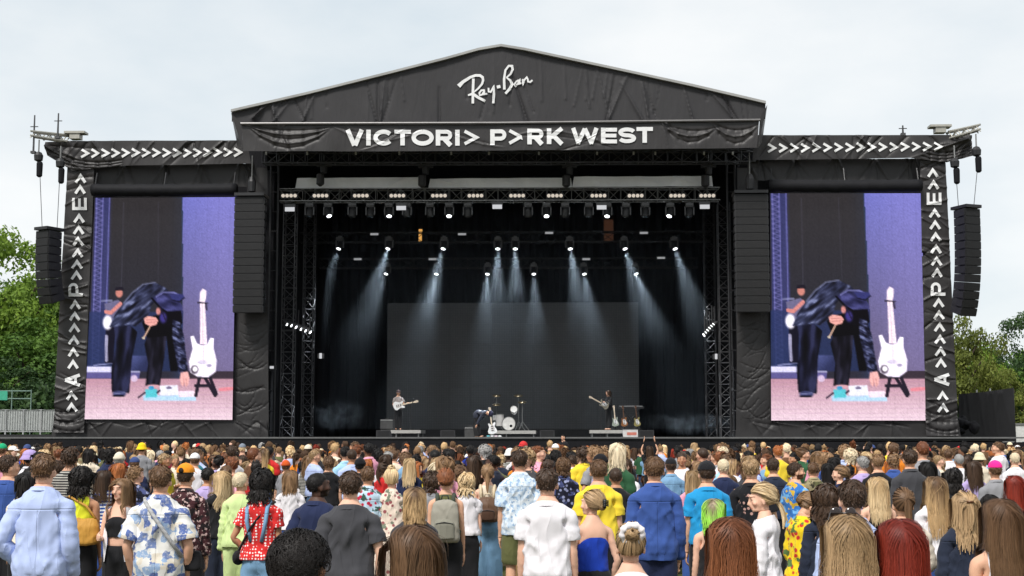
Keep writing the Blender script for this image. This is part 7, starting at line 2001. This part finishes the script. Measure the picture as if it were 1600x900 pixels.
hero(575, 728, 165, 'm', 'short_shirt_m', 'blue floral', 'trousers_m', 'black', 'short', 'brown', 'light', 'person in light blue shirt with red flowers', **R2)
hero(640, 716, 120, 'f', 'jacket_f', 'navy', 'trousers_f', 'black', 'long', 'blonde', 'fair', 'woman with long blonde hair in navy jacket left of centre', **R2)
hero(675, 733, 160, 'm', 'tee_m', 'grey', 'trousers_m', 'black', 'afro', 'dark brown', 'brown', 'person with round brown afro in grey tee', **R2)
hero(729, 738, 160, 'f', 'tee_f', 'white', 'trousers_f', 'black', 'curly_bob', 'blonde', 'fair', 'woman with curly blonde bob in white top between the backpacks', **R2)
hero(880, 714, 132, 'm', 'short_shirt_m', 'dark floral', 'trousers_m', 'black', 'curly', 'brown', 'light', 'man with brown curls in dark floral print shirt', **R2)
hero(962, 733, 160, 'm', 'tee_m', 'black', 'trousers_m', 'black', 'crop', 'dark brown', 'tan', 'man with shaved dark head in black tee behind the yellow tshirt', **R2)
hero(1048, 714, 128, 'm', 'shirt_m', 'light denim', 'trousers_m', 'black', 'short', 'dark brown', 'light', 'man in dark cap and light denim shirt behind the denim overshirt', hat='black cap', **R2)
hero(1082, 735, 150, 'f', 'tee_f', 'pink', 'trousers_f', 'denim', 'long', 'dark blonde', 'fair', 'woman with long dark blonde hair in pink top beside the black cap', **R2)
hero(1130, 719, 140, 'm', 'tee_m', 'navy', 'trousers_m', 'black', 'crop', 'bleached', 'fair', 'person with shaved pale hair in navy right of the black cap', **R2)
hero(1215, 696, 100, 'm', 'tee_m', 'yellow', 'trousers_m', 'black', 'short', 'ginger', 'light', 'man with short ginger hair in yellow tee far right of centre', **R2)
hero(1208, 715, 140, 'm', 'tee_m', 'dark denim', 'trousers_m', 'black', 'short', 'dark brown', 'light', 'man in dark blue tee left of the bearded man', dict(yaw=-.5), **R2)
hero(1270, 722, 130, 'm', 'shirt_m', 'camouflage', 'trousers_m', 'olive', 'short', 'brown', 'light', 'man in camouflage shirt right of the bearded man', **R2)
hero(1312, 728, 140, 'f', 'jacket_f', 'navy', 'trousers_f', 'black', 'low_bun', 'light brown', 'fair', 'woman in navy jacket with light brown bun looking left', dict(yaw=.5), rz=.7, **R2)
hero(1347, 712, 130, 'm', 'tee_m', 'lilac', 'trousers_m', 'black', 'short', 'grey', 'fair', 'grey-haired man in lilac tee on the right', dict(yaw=.4), **R2)
hero(1371, 709, 135, 'm', 'tee_m', 'black', 'trousers_m', 'black', 'short', 'light brown', 'light', 'man with sandy hair in black tee on the right', **R2)
hero(1421, 701, 150, 'm', 'jacket_f' if False else 'shirt_m', 'charcoal', 'trousers_m', 'black', 'short', 'dark brown', 'light', 'man in dark grey jacket standing tall on the right', wide=1.08, **R2)
hero(1449, 722, 145, 'f', 'jacket_f', 'black', 'trousers_f', 'black', 'long_wavy', 'black', 'tan', 'woman with long wavy black hair right of the grey jacket', **R2)
hero(1488, 731, 165, 'f', 'jacket_f', 'black', 'trousers_f', 'black', 'curly_bob', 'black', 'tan', 'person with black bob in black jacket behind the half-up blonde', **R2)
hero(1520, 720, 130, 'f', 'tee_f', 'lilac', 'trousers_f', 'black', 'long_wavy', 'dark brown', 'light', 'woman with long dark wavy hair left of the pink cap', **R2)
hero(1554, 718, 150, 'm', 'shirt_m', 'grey', 'trousers_m', 'black', 'short', 'brown', 'light', 'person in hot pink cap and grey shirt', hat='pink cap', **R2)
hero(1584, 743, 170, 'f', 'tee_f', 'black', 'trousers_f', 'black', 'long', 'dyed red', 'fair', 'woman with dark red hair right of the pink cap', **R2)
hero(1498, 711, 110, 'm', 'tee_m', 'white', 'trousers_m', 'black', 'crop', 'grey', 'tan', 'bald man in white tee below the right column banner', **R2)
hero(1530, 708, 100, 'm', 'tee_m', 'cream', 'trousers_m', 'black', 'crop', 'brown', 'light', 'person in cream bucket hat on the right', hat='cream bucket hat', **R2)
hero(1585, 709, 110, 'm', 'tee_m', 'white', 'trousers_m', 'black', 'crop', 'bleached', 'fair', 'white-haired person at the right edge in the far rows', **R2)
hero(4, 692, 95, 'm', 'tee_m', 'pink', 'trousers_m', 'black', 'short', 'brown', 'light', 'person in green cap at the left edge', hat='green cap', **R2)
hero(1015, 697, 66, 'f', 'tee_f', 'black', 'trousers_f', 'black', 'long', 'dark brown', 'light', 'person in the far rows holding both arms above their head', dict(la=((.35, .1, 1), (-.3, .1, 1)), ra=((.35, .1, 1), (-.3, .1, 1))), **R2)
x, y, h, d = place(880, 676, 41.5)
put_person((x, y, .42), YAW + 2.6, .98, person_meshes('m', 'shirt_m', 'trousers_m', dict(REST_POSE, **ABENT), 'short', 2, .4, .4), skin_mat('light'), C_BLACK, C_BLACK, hairm('black'), None, 'crew member in black standing in the pit before the stage', 'stage crew')
o = empty('pit_step', (x, y, 0)); MB().box((0, 0, .36), (1.2, .8, .1)).build('tread', M_BLKMETAL, o)
for dx in (-.5, .5):
    for dy in (-.3, .3): MB().tube([(dx, dy, 0), (dx, dy, .32)], .03, 6).build('leg', M_BLKMETAL, o)
tag(o, 'small black step under the crew member in the pit', 'step')

# ---- things people wear or carry
def from_person(hr, p, extra=0.0):
    r, M, k, po = hr
    q = pose(np.array([p], float), 'f', dict(REST_POSE), hair=False)[0]
    return np.array(q)
def on_back(hr, name, build, label, cat, group=None):
    r = hr[0]; o = empty(name, r.location); o.rotation_euler = r.rotation_euler; o.scale = r.scale
    build(o); tag(o, label, cat, group); return o
def rounded(parts, vox):
    b = Blob()
    for c, rr in parts: b.ell(c, rr, n=16)
    return b
def backpack(body, pocket, strap_m, w, h, zc):
    def f(o):
        b = Blob(); b.rings([(zc - h / 2, w * .46, .06, -.20), (zc - h * .42, w / 2, .085, -.205), (zc + h * .2, w / 2, .08, -.20), (zc + h * .42, w * .42, .06, -.19), (zc + h / 2, w * .2, .03, -.185)], 20, 3.2)
        V, F = b.fuse(.016); V = smooth(V, F, 2); N = normals(V, F); link('bag', to_mesh('bag', wrinkle(V, N, .008, 3.1), F), body, o)
        b = Blob(); b.rings([(zc - h * .42, w * .36, .04, -.27), (zc - h * .05, w * .36, .045, -.275), (zc + h * .05, w * .26, .03, -.262)], 18, 3.0); V, F = b.fuse(.014); V = smooth(V, F, 1); link('pocket', to_mesh('pocket', V, F), pocket, o)
        for s in (-1, 1): MB().tube([(s * w * .28, -.15, zc + h * .36), (s * .085, -.12, 1.44), (s * .088, -.03, 1.468), (s * .10, .07, 1.42), (s * .13, .11, 1.28), (s * .15, .02, 1.1), (s * w * .45, -.13, zc - h * .4)], .02, 6).build('strap', strap_m, o, True)
        MB().tube([(-.04, -.19, zc + h / 2 - .01), (-.03, -.2, zc + h / 2 + .04), (.03, -.2, zc + h / 2 + .04), (.04, -.19, zc + h / 2 - .01)], .009, 6).build('handle', strap_m, o, True)
        MB().tube([(-w * .3, -.31, zc - h * .06), (0, -.322, zc - h * .02), (w * .3, -.31, zc - h * .06)], .005, 5).build('zip', M_BLKMETAL, o)
    return f
on_back(h21, 'backpack', backpack(cm('pack_grey', (150, 146, 134)), cm('pack_grey2', (132, 130, 118)), cm('pack_strap', (64, 70, 60)), .30, .44, 1.20), 'grey backpack with front pocket on the woman with the auburn bun', 'backpack', 'backpacks')
on_back(h22, 'backpack', backpack(cm('pack_brown', (98, 74, 58), rough=.5), cm('pack_brown2', (84, 62, 50), rough=.5), cm('pack_cream', (206, 188, 158)), .27, .32, 1.17), 'small brown leather backpack on the ponytailed woman in jeans', 'backpack', 'backpacks')
def shoulder_bag(o):
    b = Blob(); b.rings([(.98, .10, .05, -.14), (1.0, .15, .06, -.15), (1.16, .16, .06, -.15), (1.24, .13, .035, -.14)], 18, 2.6); V, F = b.fuse(.014); V = smooth(V, F, 2) + np.array((.08, 0, 0)); N = normals(V, F); link('bag', to_mesh('bag', wrinkle(V, N, .01, 5.2), F), cm('bag_tan', (186, 138, 62), rough=.55), o)
    MB().tube([(.22, -.14, 1.2), (.1, -.14, 1.36), (-.08, -.10, 1.455), (-.13, .0, 1.44), (-.05, .12, 1.3), (.16, .08, 1.1)], .012, 6).build('strap', cm('bag_tan', (186, 138, 62)), o, True)
on_back(h9, 'shoulder_bag', shoulder_bag, 'tan bag slung across the back of the neon yellow top', 'bag')
def cross_strap(o):
    MB().tube([(-.115, -.02, 1.475), (-.09, -.10, 1.45), (-.02, -.155, 1.36), (.06, -.17, 1.25), (.14, -.16, 1.13), (.20, -.08, 1.02)], .016, 6).build('strap', cm('strap_mixed', (50, 50, 56), pattern='stripes', c2=lin((220, 220, 220)), scale=3), o, True)
    b = Blob(); b.rings([(.90, .07, .03, .02), (.92, .09, .035, .02), (1.04, .09, .035, .02), (1.06, .07, .02, .02)], 16, 3); V, F = b.fuse(.014); link('pouch', to_mesh('pouch', V + np.array((.24, 0, 0)), F), C_BLACK, o)
on_back(h11, 'crossbody_bag', cross_strap, 'thin striped crossbody strap over the patchwork shirt', 'bag')
def dungaree(o):
    for s in (-1, 1): MB().tube([(s * .05, -.118, 1.10), (s * .09, -.125, 1.28), (s * .095, -.105, 1.40), (s * .09, -.02, 1.455), (s * .08, .09, 1.36), (s * .075, .14, 1.24)], .019, 6).build('dungaree_strap', CM['light denim'], o, True)
dungaree(h15[0])
def small_bag(o):
    MB().tube([(.13, .0, 1.45), (.08, -.10, 1.40), (-.05, -.135, 1.22), (-.17, -.10, 1.02)], .012, 6).build('strap', C_BLACK, o, True)
    b = Blob(); b.ell((-.20, -.03, .95), (.05, .10, .07)); V, F = b.fuse(.014); link('pouch', to_mesh('pouch', V, F), C_BLACK, o)
on_back(h15, 'crossbody_bag', small_bag, 'black crossbody bag on the red dotted top', 'bag')
def open_shirt(o):
    for s in (-1, 1):
        V, F, n = [], [], 10
        for i in range(n + 1):
            t = i / n; z = 1.44 - .56 * t
            for j in range(6):
                u_ = j / 5; V.append((s * (.10 + .085 * u_ + .012 * math.sin(7 * t + j)), .11 - .13 * u_ + .02 * t + .008 * math.sin(9 * t + j), z - .03 * u_))
        F = [(i * 6 + j, i * 6 + j + 1, (i + 1) * 6 + j + 1, (i + 1) * 6 + j) for i in range(n) for j in range(5)]
        mesh_obj('open_shirt', V, F, CM['white'], o, True)
open_shirt(h10[0])
# ornaments in hair are parts of their person
def head_part(hr, name, m, mat):
    r, M, k, po = hr
    V = pose(np.array(m.v, float), 'f', po, hair=True); F = np.array([f if len(f) == 4 else (*f[:3], -1) for f in m.f if len(f) <= 4])
    return link(name, to_mesh(name, V, F), mat, r)
def torus(c, R, r_, n=26, k=8, wob=0.0, tilt=0.0, seed=0):
    m = MB(); vs = []
    rt = Matrix.Rotation(tilt, 3, 'X'); rr = random.Random(seed)
    for i in range(n):
        a = 2 * math.pi * i / n; w = r_ * (1 + wob * math.sin(i * 4.1) + wob * .5 * rr.uniform(-1, 1))
        for j in range(k):
            b = 2 * math.pi * j / k; vs.append(rt @ Vector(((R + w * math.cos(b)) * math.cos(a), w * math.sin(b), (R + w * math.cos(b)) * math.sin(a))) + Vector(c))
    return m.add(vs, [(i * k + j, ((i + 1) % n) * k + j, ((i + 1) % n) * k + (j + 1) % k, i * k + (j + 1) % k) for i in range(n) for j in range(k)])
head_part(h3, 'scrunchie', torus((0, -.115, 1.742), .052, .021, wob=.25, tilt=.35), cm('scrunchie', (236, 230, 232)))
m = MB()
for s in (-1, 1):
    for q_ in range(4): m.tube([(s * .012, -.14, 1.70 - q_ * .014), (s * .035, -.162, 1.70 - q_ * .014), (s * .012, -.178, 1.695 - q_ * .014)], .006, 5)
m.box((0, -.145, 1.675), (.02, .03, .08))
head_part(h26, 'claw_clip', m, simple('clip_black', (.01, .01, .01), .3, .5))
m = MB()
for s in (-1, 1): m.lathe([(.004, -.004), (.024, -.004), (.026, .0), (.024, .004), (.004, .004)], (s * .034, .055, 1.795), 14, axis='Y', rot=None)
m.tube([(-.085, -.02, 1.765), (-.06, .05, 1.795), (.06, .05, 1.795), (.085, -.02, 1.765)], .004, 5)
head_part(h5, 'sunglasses', m, simple('sunglass', (.02, .012, .01), .15, .6))
m = MB(); m.tube([(-.082, -.01, 1.676), (-.074, .08, 1.676), (-.03, .106, 1.676), (.03, .106, 1.676), (.074, .08, 1.676), (.082, -.01, 1.676)], .0035, 5)
for s in (-1, 1): 
    m.tube([(s * (.036 + .026 * math.cos(a)), .104, 1.668 + .02 * math.sin(a)) for a in np.linspace(0, 6.28, 15)], .003, 5)
head_part(h1, 'glasses', m, simple('glass_frame', (.02, .02, .02), .3, .5))
head_part(h40, 'hair_clip', MB().box((0, -.142, 1.72), (.05, .02, .018)), simple('clip_brown', (.12, .05, .02), .3, .5))
m = MB().lathe([(.001, .0), (.026, .001), (.027, -.002), (.001, -.003)], (0, HC[1] - HR[1] * 1.122, 1.738), 16, axis='Y')
head_part(h12, 'cap_opening', m, simple('cap_gap', (.02, .015, .012), .8))
# drink can in the hand of the blue tshirt man
r28 = h28[0]; 
def can(o): 
    MB().lathe([(.024, 0), (.032, .01), (.033, .105), (.026, .118), (.024, .118)], (-.285, .10, .70), 14).build('can_body', simple('can_red', (.55, .16, .16), .25, .5, .3), o, True); MB().lathe([(.024, .119), (.024, .121)], (-.285, .10, .70), 12).build('lid', M_ALU, o)
on_back(h28, 'drink_can', can, 'red drink can in the left hand of the bright blue tshirt man', 'can')

# ---- everyone else
ZONES = [(-60, 'before the left trees'), (90, 'below the left column banner'), (150, 'below the left half of the left screen'), (262, 'below the right half of the left screen'), (370, 'below the left main speakers'), (445, 'below the left light towers'), (530, 'below the left smoke'), (605, 'below the left guitarist'), (690, 'below the bent singer'), (765, 'below the drum kit'), (850, 'right of the drum kit'), (925, 'below the guitarist in black'), (1015, 'below the right smoke'), (1115, 'below the right main speakers'), (1203, 'below the left half of the right screen'), (1325, 'below the right half of the right screen'), (1440, 'below the right column banner'), (1500, 'before the right trees')]
def zone(px): return [z for a, z in ZONES if a <= px][-1] if px > -60 else ZONES[0][1]
def depth_word(d): return 'nearer rows' if d < 15 else 'middle rows' if d < 22 else 'farther rows' if d < 30 else 'rows close to the stage'
VM = [('m', 'tee_m', 'trousers_m', ADOWN), ('m', 'tee_m', 'trousers_m', ABENT), ('m', 'shirt_m', 'trousers_m', APOCK), ('m', 'shirt_m', 'trousers_m', AFOLD), ('m', 'short_shirt_m', 'shorts_m', ADOWN), ('m', 'tee_m', 'shorts_m', AHIP)]
VF = [('f', 'tee_f', 'trousers_f', ADOWN), ('f', 'jacket_f', 'trousers_f', ABENT), ('f', 'tank_f', 'trousers_f', ADOWN), ('f', 'shirt_f', 'loose_f', AFOLD), ('f', 'tee_f', 'skirt_f', AONE), ('f', 'jacket_f', 'trousers_f', APOCK)]
HM = ['short'] * 5 + ['fade'] * 3 + ['crop'] * 2 + ['tousled'] * 3 + ['curly'] * 2 + ['afro', 'bob', 'bun']
HF = ['long'] * 4 + ['long_wavy'] * 3 + ['bob'] * 2 + ['ponytail'] * 3 + ['bun', 'top_bun', 'low_bun', 'curly_bob', 'curly_long', 'half_up']
HCOLS = ['black'] * 5 + ['dark brown'] * 7 + ['brown'] * 8 + ['light brown'] * 5 + ['dark blonde'] * 4 + ['blonde'] * 3 + ['ombre'] * 4 + ['ginger'] * 3 + ['auburn'] * 4 + ['grey', 'bleached', 'bleached', 'dyed red', 'blonde', 'blonde', 'light brown', 'light brown', 'dark blonde', 'dark blonde']
TCOLS = ['black'] * 6 + ['white'] * 9 + ['navy'] * 4 + ['grey'] * 3 + ['charcoal'] * 3 + ['denim', 'denim', 'light denim', 'dark denim', 'cream', 'cream', 'cream', 'pale blue', 'pink', 'sky blue', 'yellow', 'red', 'olive', 'olive', 'forest green', 'red', 'burgundy', 'pink', 'lilac', 'teal', 'tan', 'brown', 'orange', 'yellow', 'sky blue', 'pale blue', 'striped', 'camouflage', 'dark floral', 'royal blue']
SK = ['fair'] * 5 + ['light'] * 6 + ['tan'] * 4 + ['brown'] * 2 + ['dark']
HATS = ['black cap', 'blue cap', 'red cap', 'grey cap', 'white cap', 'cream bucket hat', 'white bucket hat', 'lilac bucket hat', 'black beanie', 'white beanie']
HWORD = {'short': 'short %s hair', 'fade': 'faded %s hair', 'crop': 'cropped %s hair', 'tousled': 'tousled %s hair', 'curly': 'curly %s hair', 'afro': '%s afro', 'bob': '%s bob', 'bun': '%s bun', 'long': 'long straight %s hair', 'long_wavy': 'long wavy %s hair', 'ponytail': '%s ponytail', 'top_bun': '%s topknot', 'low_bun': 'low %s bun', 'curly_bob': 'curly %s bob', 'curly_long': 'long curly %s hair', 'half_up': 'half-up %s hair'}
TWORD = {'te': 'tee', 'sh': 'shirt', 'ja': 'jacket', 'ta': 'sleeveless top'}
spots = []; taken = [(x, y) for (_, _, x, y) in HEROES]; T = np.array(taken)
rr = random.Random(77); d = 12.6
while d < 47.5:
    half = (870) / F_PX * d; n = int(2 * half / (.54 + .006 * d))
    for i in range(n):
        px = 800 + (i + rr.uniform(.05, .95)) / n * 1740 - 870
        dd = d + rr.uniform(-.42, .42)
        if any(abs(px - hx) < 30 + 300 / hd and dd < hd + .2 for hx, hd, _, _ in HEROES if hd > 9): continue
        q = _C + FH * dd + _R * (px - 800) / F_PX * dd
        if ((T[:, 0] - q[0]) ** 2 + (T[:, 1] - q[1]) ** 2 < .42 ** 2).any(): continue
        spots.append((dd, px, q[0], q[1]))
    d += .56 + .012 * d
spots.sort()
used, LOW, n_ind = set(), [], 0
MAX_IND = 300 - len(HEROES)
DENS = len(spots)
for dd, px, x, y in spots:
    male = rr.random() < .5; far = n_ind >= MAX_IND
    for tries in range(60):
        v = rr.randrange(6); sex, top, bot, ap = (VM if male else VF)[v]; hair = rr.choice(HM if male else HF); hc = rr.choice(HCOLS)
        tc = rr.choice(TCOLS); skn = rr.choice(SK); hat = rr.choice(HATS) if rr.random() < .08 else None
        if hair == 'afro': hc, skn = 'black', rr.choice(('brown', 'dark'))
        if skn in ('dark', 'brown') and hc not in ('black', 'dark brown'): hc = 'black'
        if hat: hair = 'short' if male else 'long'
        if hc == 'grey' and not male: hc = 'dark blonde'
        lab = 'person with %s%s and %s %s, %s %s' % (HWORD[hair] % hc, ' under a ' + hat if hat else '', tc, TWORD[top[:2]], depth_word(dd), zone(px))
        if len(lab.split()) > 16: lab = lab.replace(' and ', ', ').replace('long straight', 'straight').replace('person with ', '')
        if len(lab.split()) > 16: lab = lab.replace(' half of the', '-half').replace('the left-half', 'left half')
        if far or (lab not in used and len(lab.split()) <= 16): break
    h = rr.gauss(1.77, .08) if male else rr.gauss(1.655, .07); h = min(max(h, 1.52), 1.93)
    rz = YAW + (rr.gauss(0, .4) if rr.random() < .76 else rr.uniform(-2.9, 2.9))
    hy = rr.choice((.55, -.55)) if rr.random() < .55 else 0
    if not far:
        used.add(lab); n_ind += 1
        sd = rr.randrange(2) if dd < 20 else 0
        near = dd < 18
        M = person_meshes(sex, top, bot, dict(REST_POSE, **ap, yaw=hy), hair, sd,  .11 if near else .075, .35 if near else .22, hat_kind(hat))
        H = STAND.get(hair, 1.785) - .05; k = h / H
        put_person((x, y, 0), rz, k, M, skin_mat(skn), CM[tc], rr.choice((C_JEAN, C_BLACK, C_DJEAN, CM['tan'], CM['grey'])), hairm(hc), HATM[hat] if hat else None, lab, G_C, 1 / k * min(1.06, max(.92, k)) * rr.uniform(.95, 1.08), 'skirt' if bot == 'skirt_f' else 'shorts' if bot == 'shorts_m' else 'trousers', {'te': 'tshirt', 'sh': 'shirt', 'ja': 'jacket', 'ta': 'sleeveless_top'}[top[:2]])
    else: LOW.append((sex, top, bot, hair, hc, tc, skn, hat, x, y, rz, h))
# the far press of people that nobody could count: one mass
LV = {}
def cluster(V, F, cell):
    """merge vertices that fall into one cell"""
    K = np.floor(V / cell[:, None]).astype(np.int64) + 4000; key = (K[:, 0] * 10007 + K[:, 1]) * 10007 + K[:, 2] + (cell * 1e4).astype(np.int64) * 10 ** 13
    u, inv = np.unique(key, return_inverse=True); inv = inv.reshape(-1)
    W = np.stack([np.bincount(inv, V[:, c]) for c in range(3)], 1) / np.bincount(inv)[:, None]
    T = np.concatenate((F[:, :3], F[F[:, 3] >= 0][:, (0, 2, 3)])); T = inv[T]
    T = T[(T[:, 0] != T[:, 1]) & (T[:, 1] != T[:, 2]) & (T[:, 0] != T[:, 2])]
    return W, T
def low_variant(sex, top, hair, hat):
    hair = {'fade': 'short', 'low_bun': 'bun', 'half_up': 'long', 'long_wavy': 'long', 'curly_long': 'curly_bob'}.get(hair, hair)
    key = (sex, top[:2], hair, bool(hat))
    if key not in LV:
        po = dict(REST_POSE, **(ADOWN if top[:2] in ('te', 'ta') else ABENT)); tp, bt = ('tee_m', 'trousers_m') if sex == 'm' else ('tee_f', 'trousers_f')
        out = []
        V, F, C = base('body', sex, 1); out.append(('body', *cluster(pose(V - normals(V, F) * .012 * (V[:, 2:3] < 1.42), sex, po), F, np.where(V[:, 2] > 1.5, .046, .19))))
        V, F = base('top', tp, 1); out.append(('top', *cluster(pose(V, sex, po, .05), F, np.full(len(V), .095))))
        V, F = base('bottom', bt, 1); out.append(('bottom', *cluster(V * (.93, .93, 1), F, np.full(len(V), .24))))
        V, F, S, A, NN = hair_rest(hair, 0, .028)
        if hat: V, F, _ = keep_faces(V, F, V[:, 2] < 1.715)
        out.append(('hair', pose(V, sex, po, hair=True), np.concatenate((F[:, :3], F[:, (0, 2, 3)]))))
        if hat:
            V, F = hat_shape('cap'); out.append(('hat', *cluster(pose(V, sex, po, hair=True), F, np.full(len(V), .022))))
        LV[key] = out
    return LV[key]
SKC = {'fair': (.70, .43, .32), 'light': (.64, .37, .26), 'tan': (.40, .205, .125), 'brown': (.20, .095, .054), 'dark': (.075, .036, .024)}
Vs, Fs, Cs, off = [], [], [], 0
for (sex, top, bot, hair, hc, tc, skn, hat, x, y, rz, h) in LOW:
    base_c = CM[tc].node_tree.nodes['Principled BSDF'].inputs['Base Color'].default_value[:3]
    hcol = HAIR_COL[hc]; cols = {'body': SKC[skn], 'top': base_c, 'bottom': rr.choice(((.03, .05, .1), (.014, .014, .016), (.10, .19, .33))), 'hair': hcol[rr.randrange(len(hcol))], 'hat': HATM[hat].node_tree.nodes['Principled BSDF'].inputs['Base Color'].default_value[:3] if hat else (0, 0, 0)}
    k = h / (STAND.get(hair, 1.785) - .05); c, s = math.cos(rz), math.sin(rz)
    for part, V, F in low_variant(sex, top, hair, hat):
        Q = V * (1, 1, k); Q = np.stack((Q[:, 0] * c - Q[:, 1] * s + x, Q[:, 0] * s + Q[:, 1] * c + y, Q[:, 2]), 1)
        Vs.append(Q); Fs.append(F + off); off += len(Q)
        cc = np.tile(np.array(cols[part]), (len(Q), 1))
        if part == 'hair': cc = cc * rr.uniform(.8, 1.3)
        Cs.append(cc)
if Vs:
    V, F = np.concatenate(Vs), np.concatenate(Fs); F4 = np.concatenate((F, -np.ones((len(F), 1), int)), 1)
    me = to_mesh('crowd', V, F4); set_col(me, 'tone', np.concatenate(Cs)[:len(me.vertices)])
    mcrowd, n_, l_, b_ = new_mat('crowd_colours', (.5, .5, .5), .75, .2); a_ = nd(mcrowd, 'ShaderNodeVertexColor'); a_.layer_name = 'tone'; l_.new(a_.outputs['Color'], b_.inputs['Base Color'])
    tag(link('crowd', me, mcrowd), 'distant press of people packed up to the stage', 'crowd', kind='stuff')
print('PEOPLE', len(HEROES), n_ind, len(LOW), 'TRIS', sum(sum(len(p.vertices) - 2 for p in m.polygons) for m in bpy.data.meshes) if False else sum(len(m.loops) - 2 * len(m.polygons) for m in bpy.data.meshes if m.users))
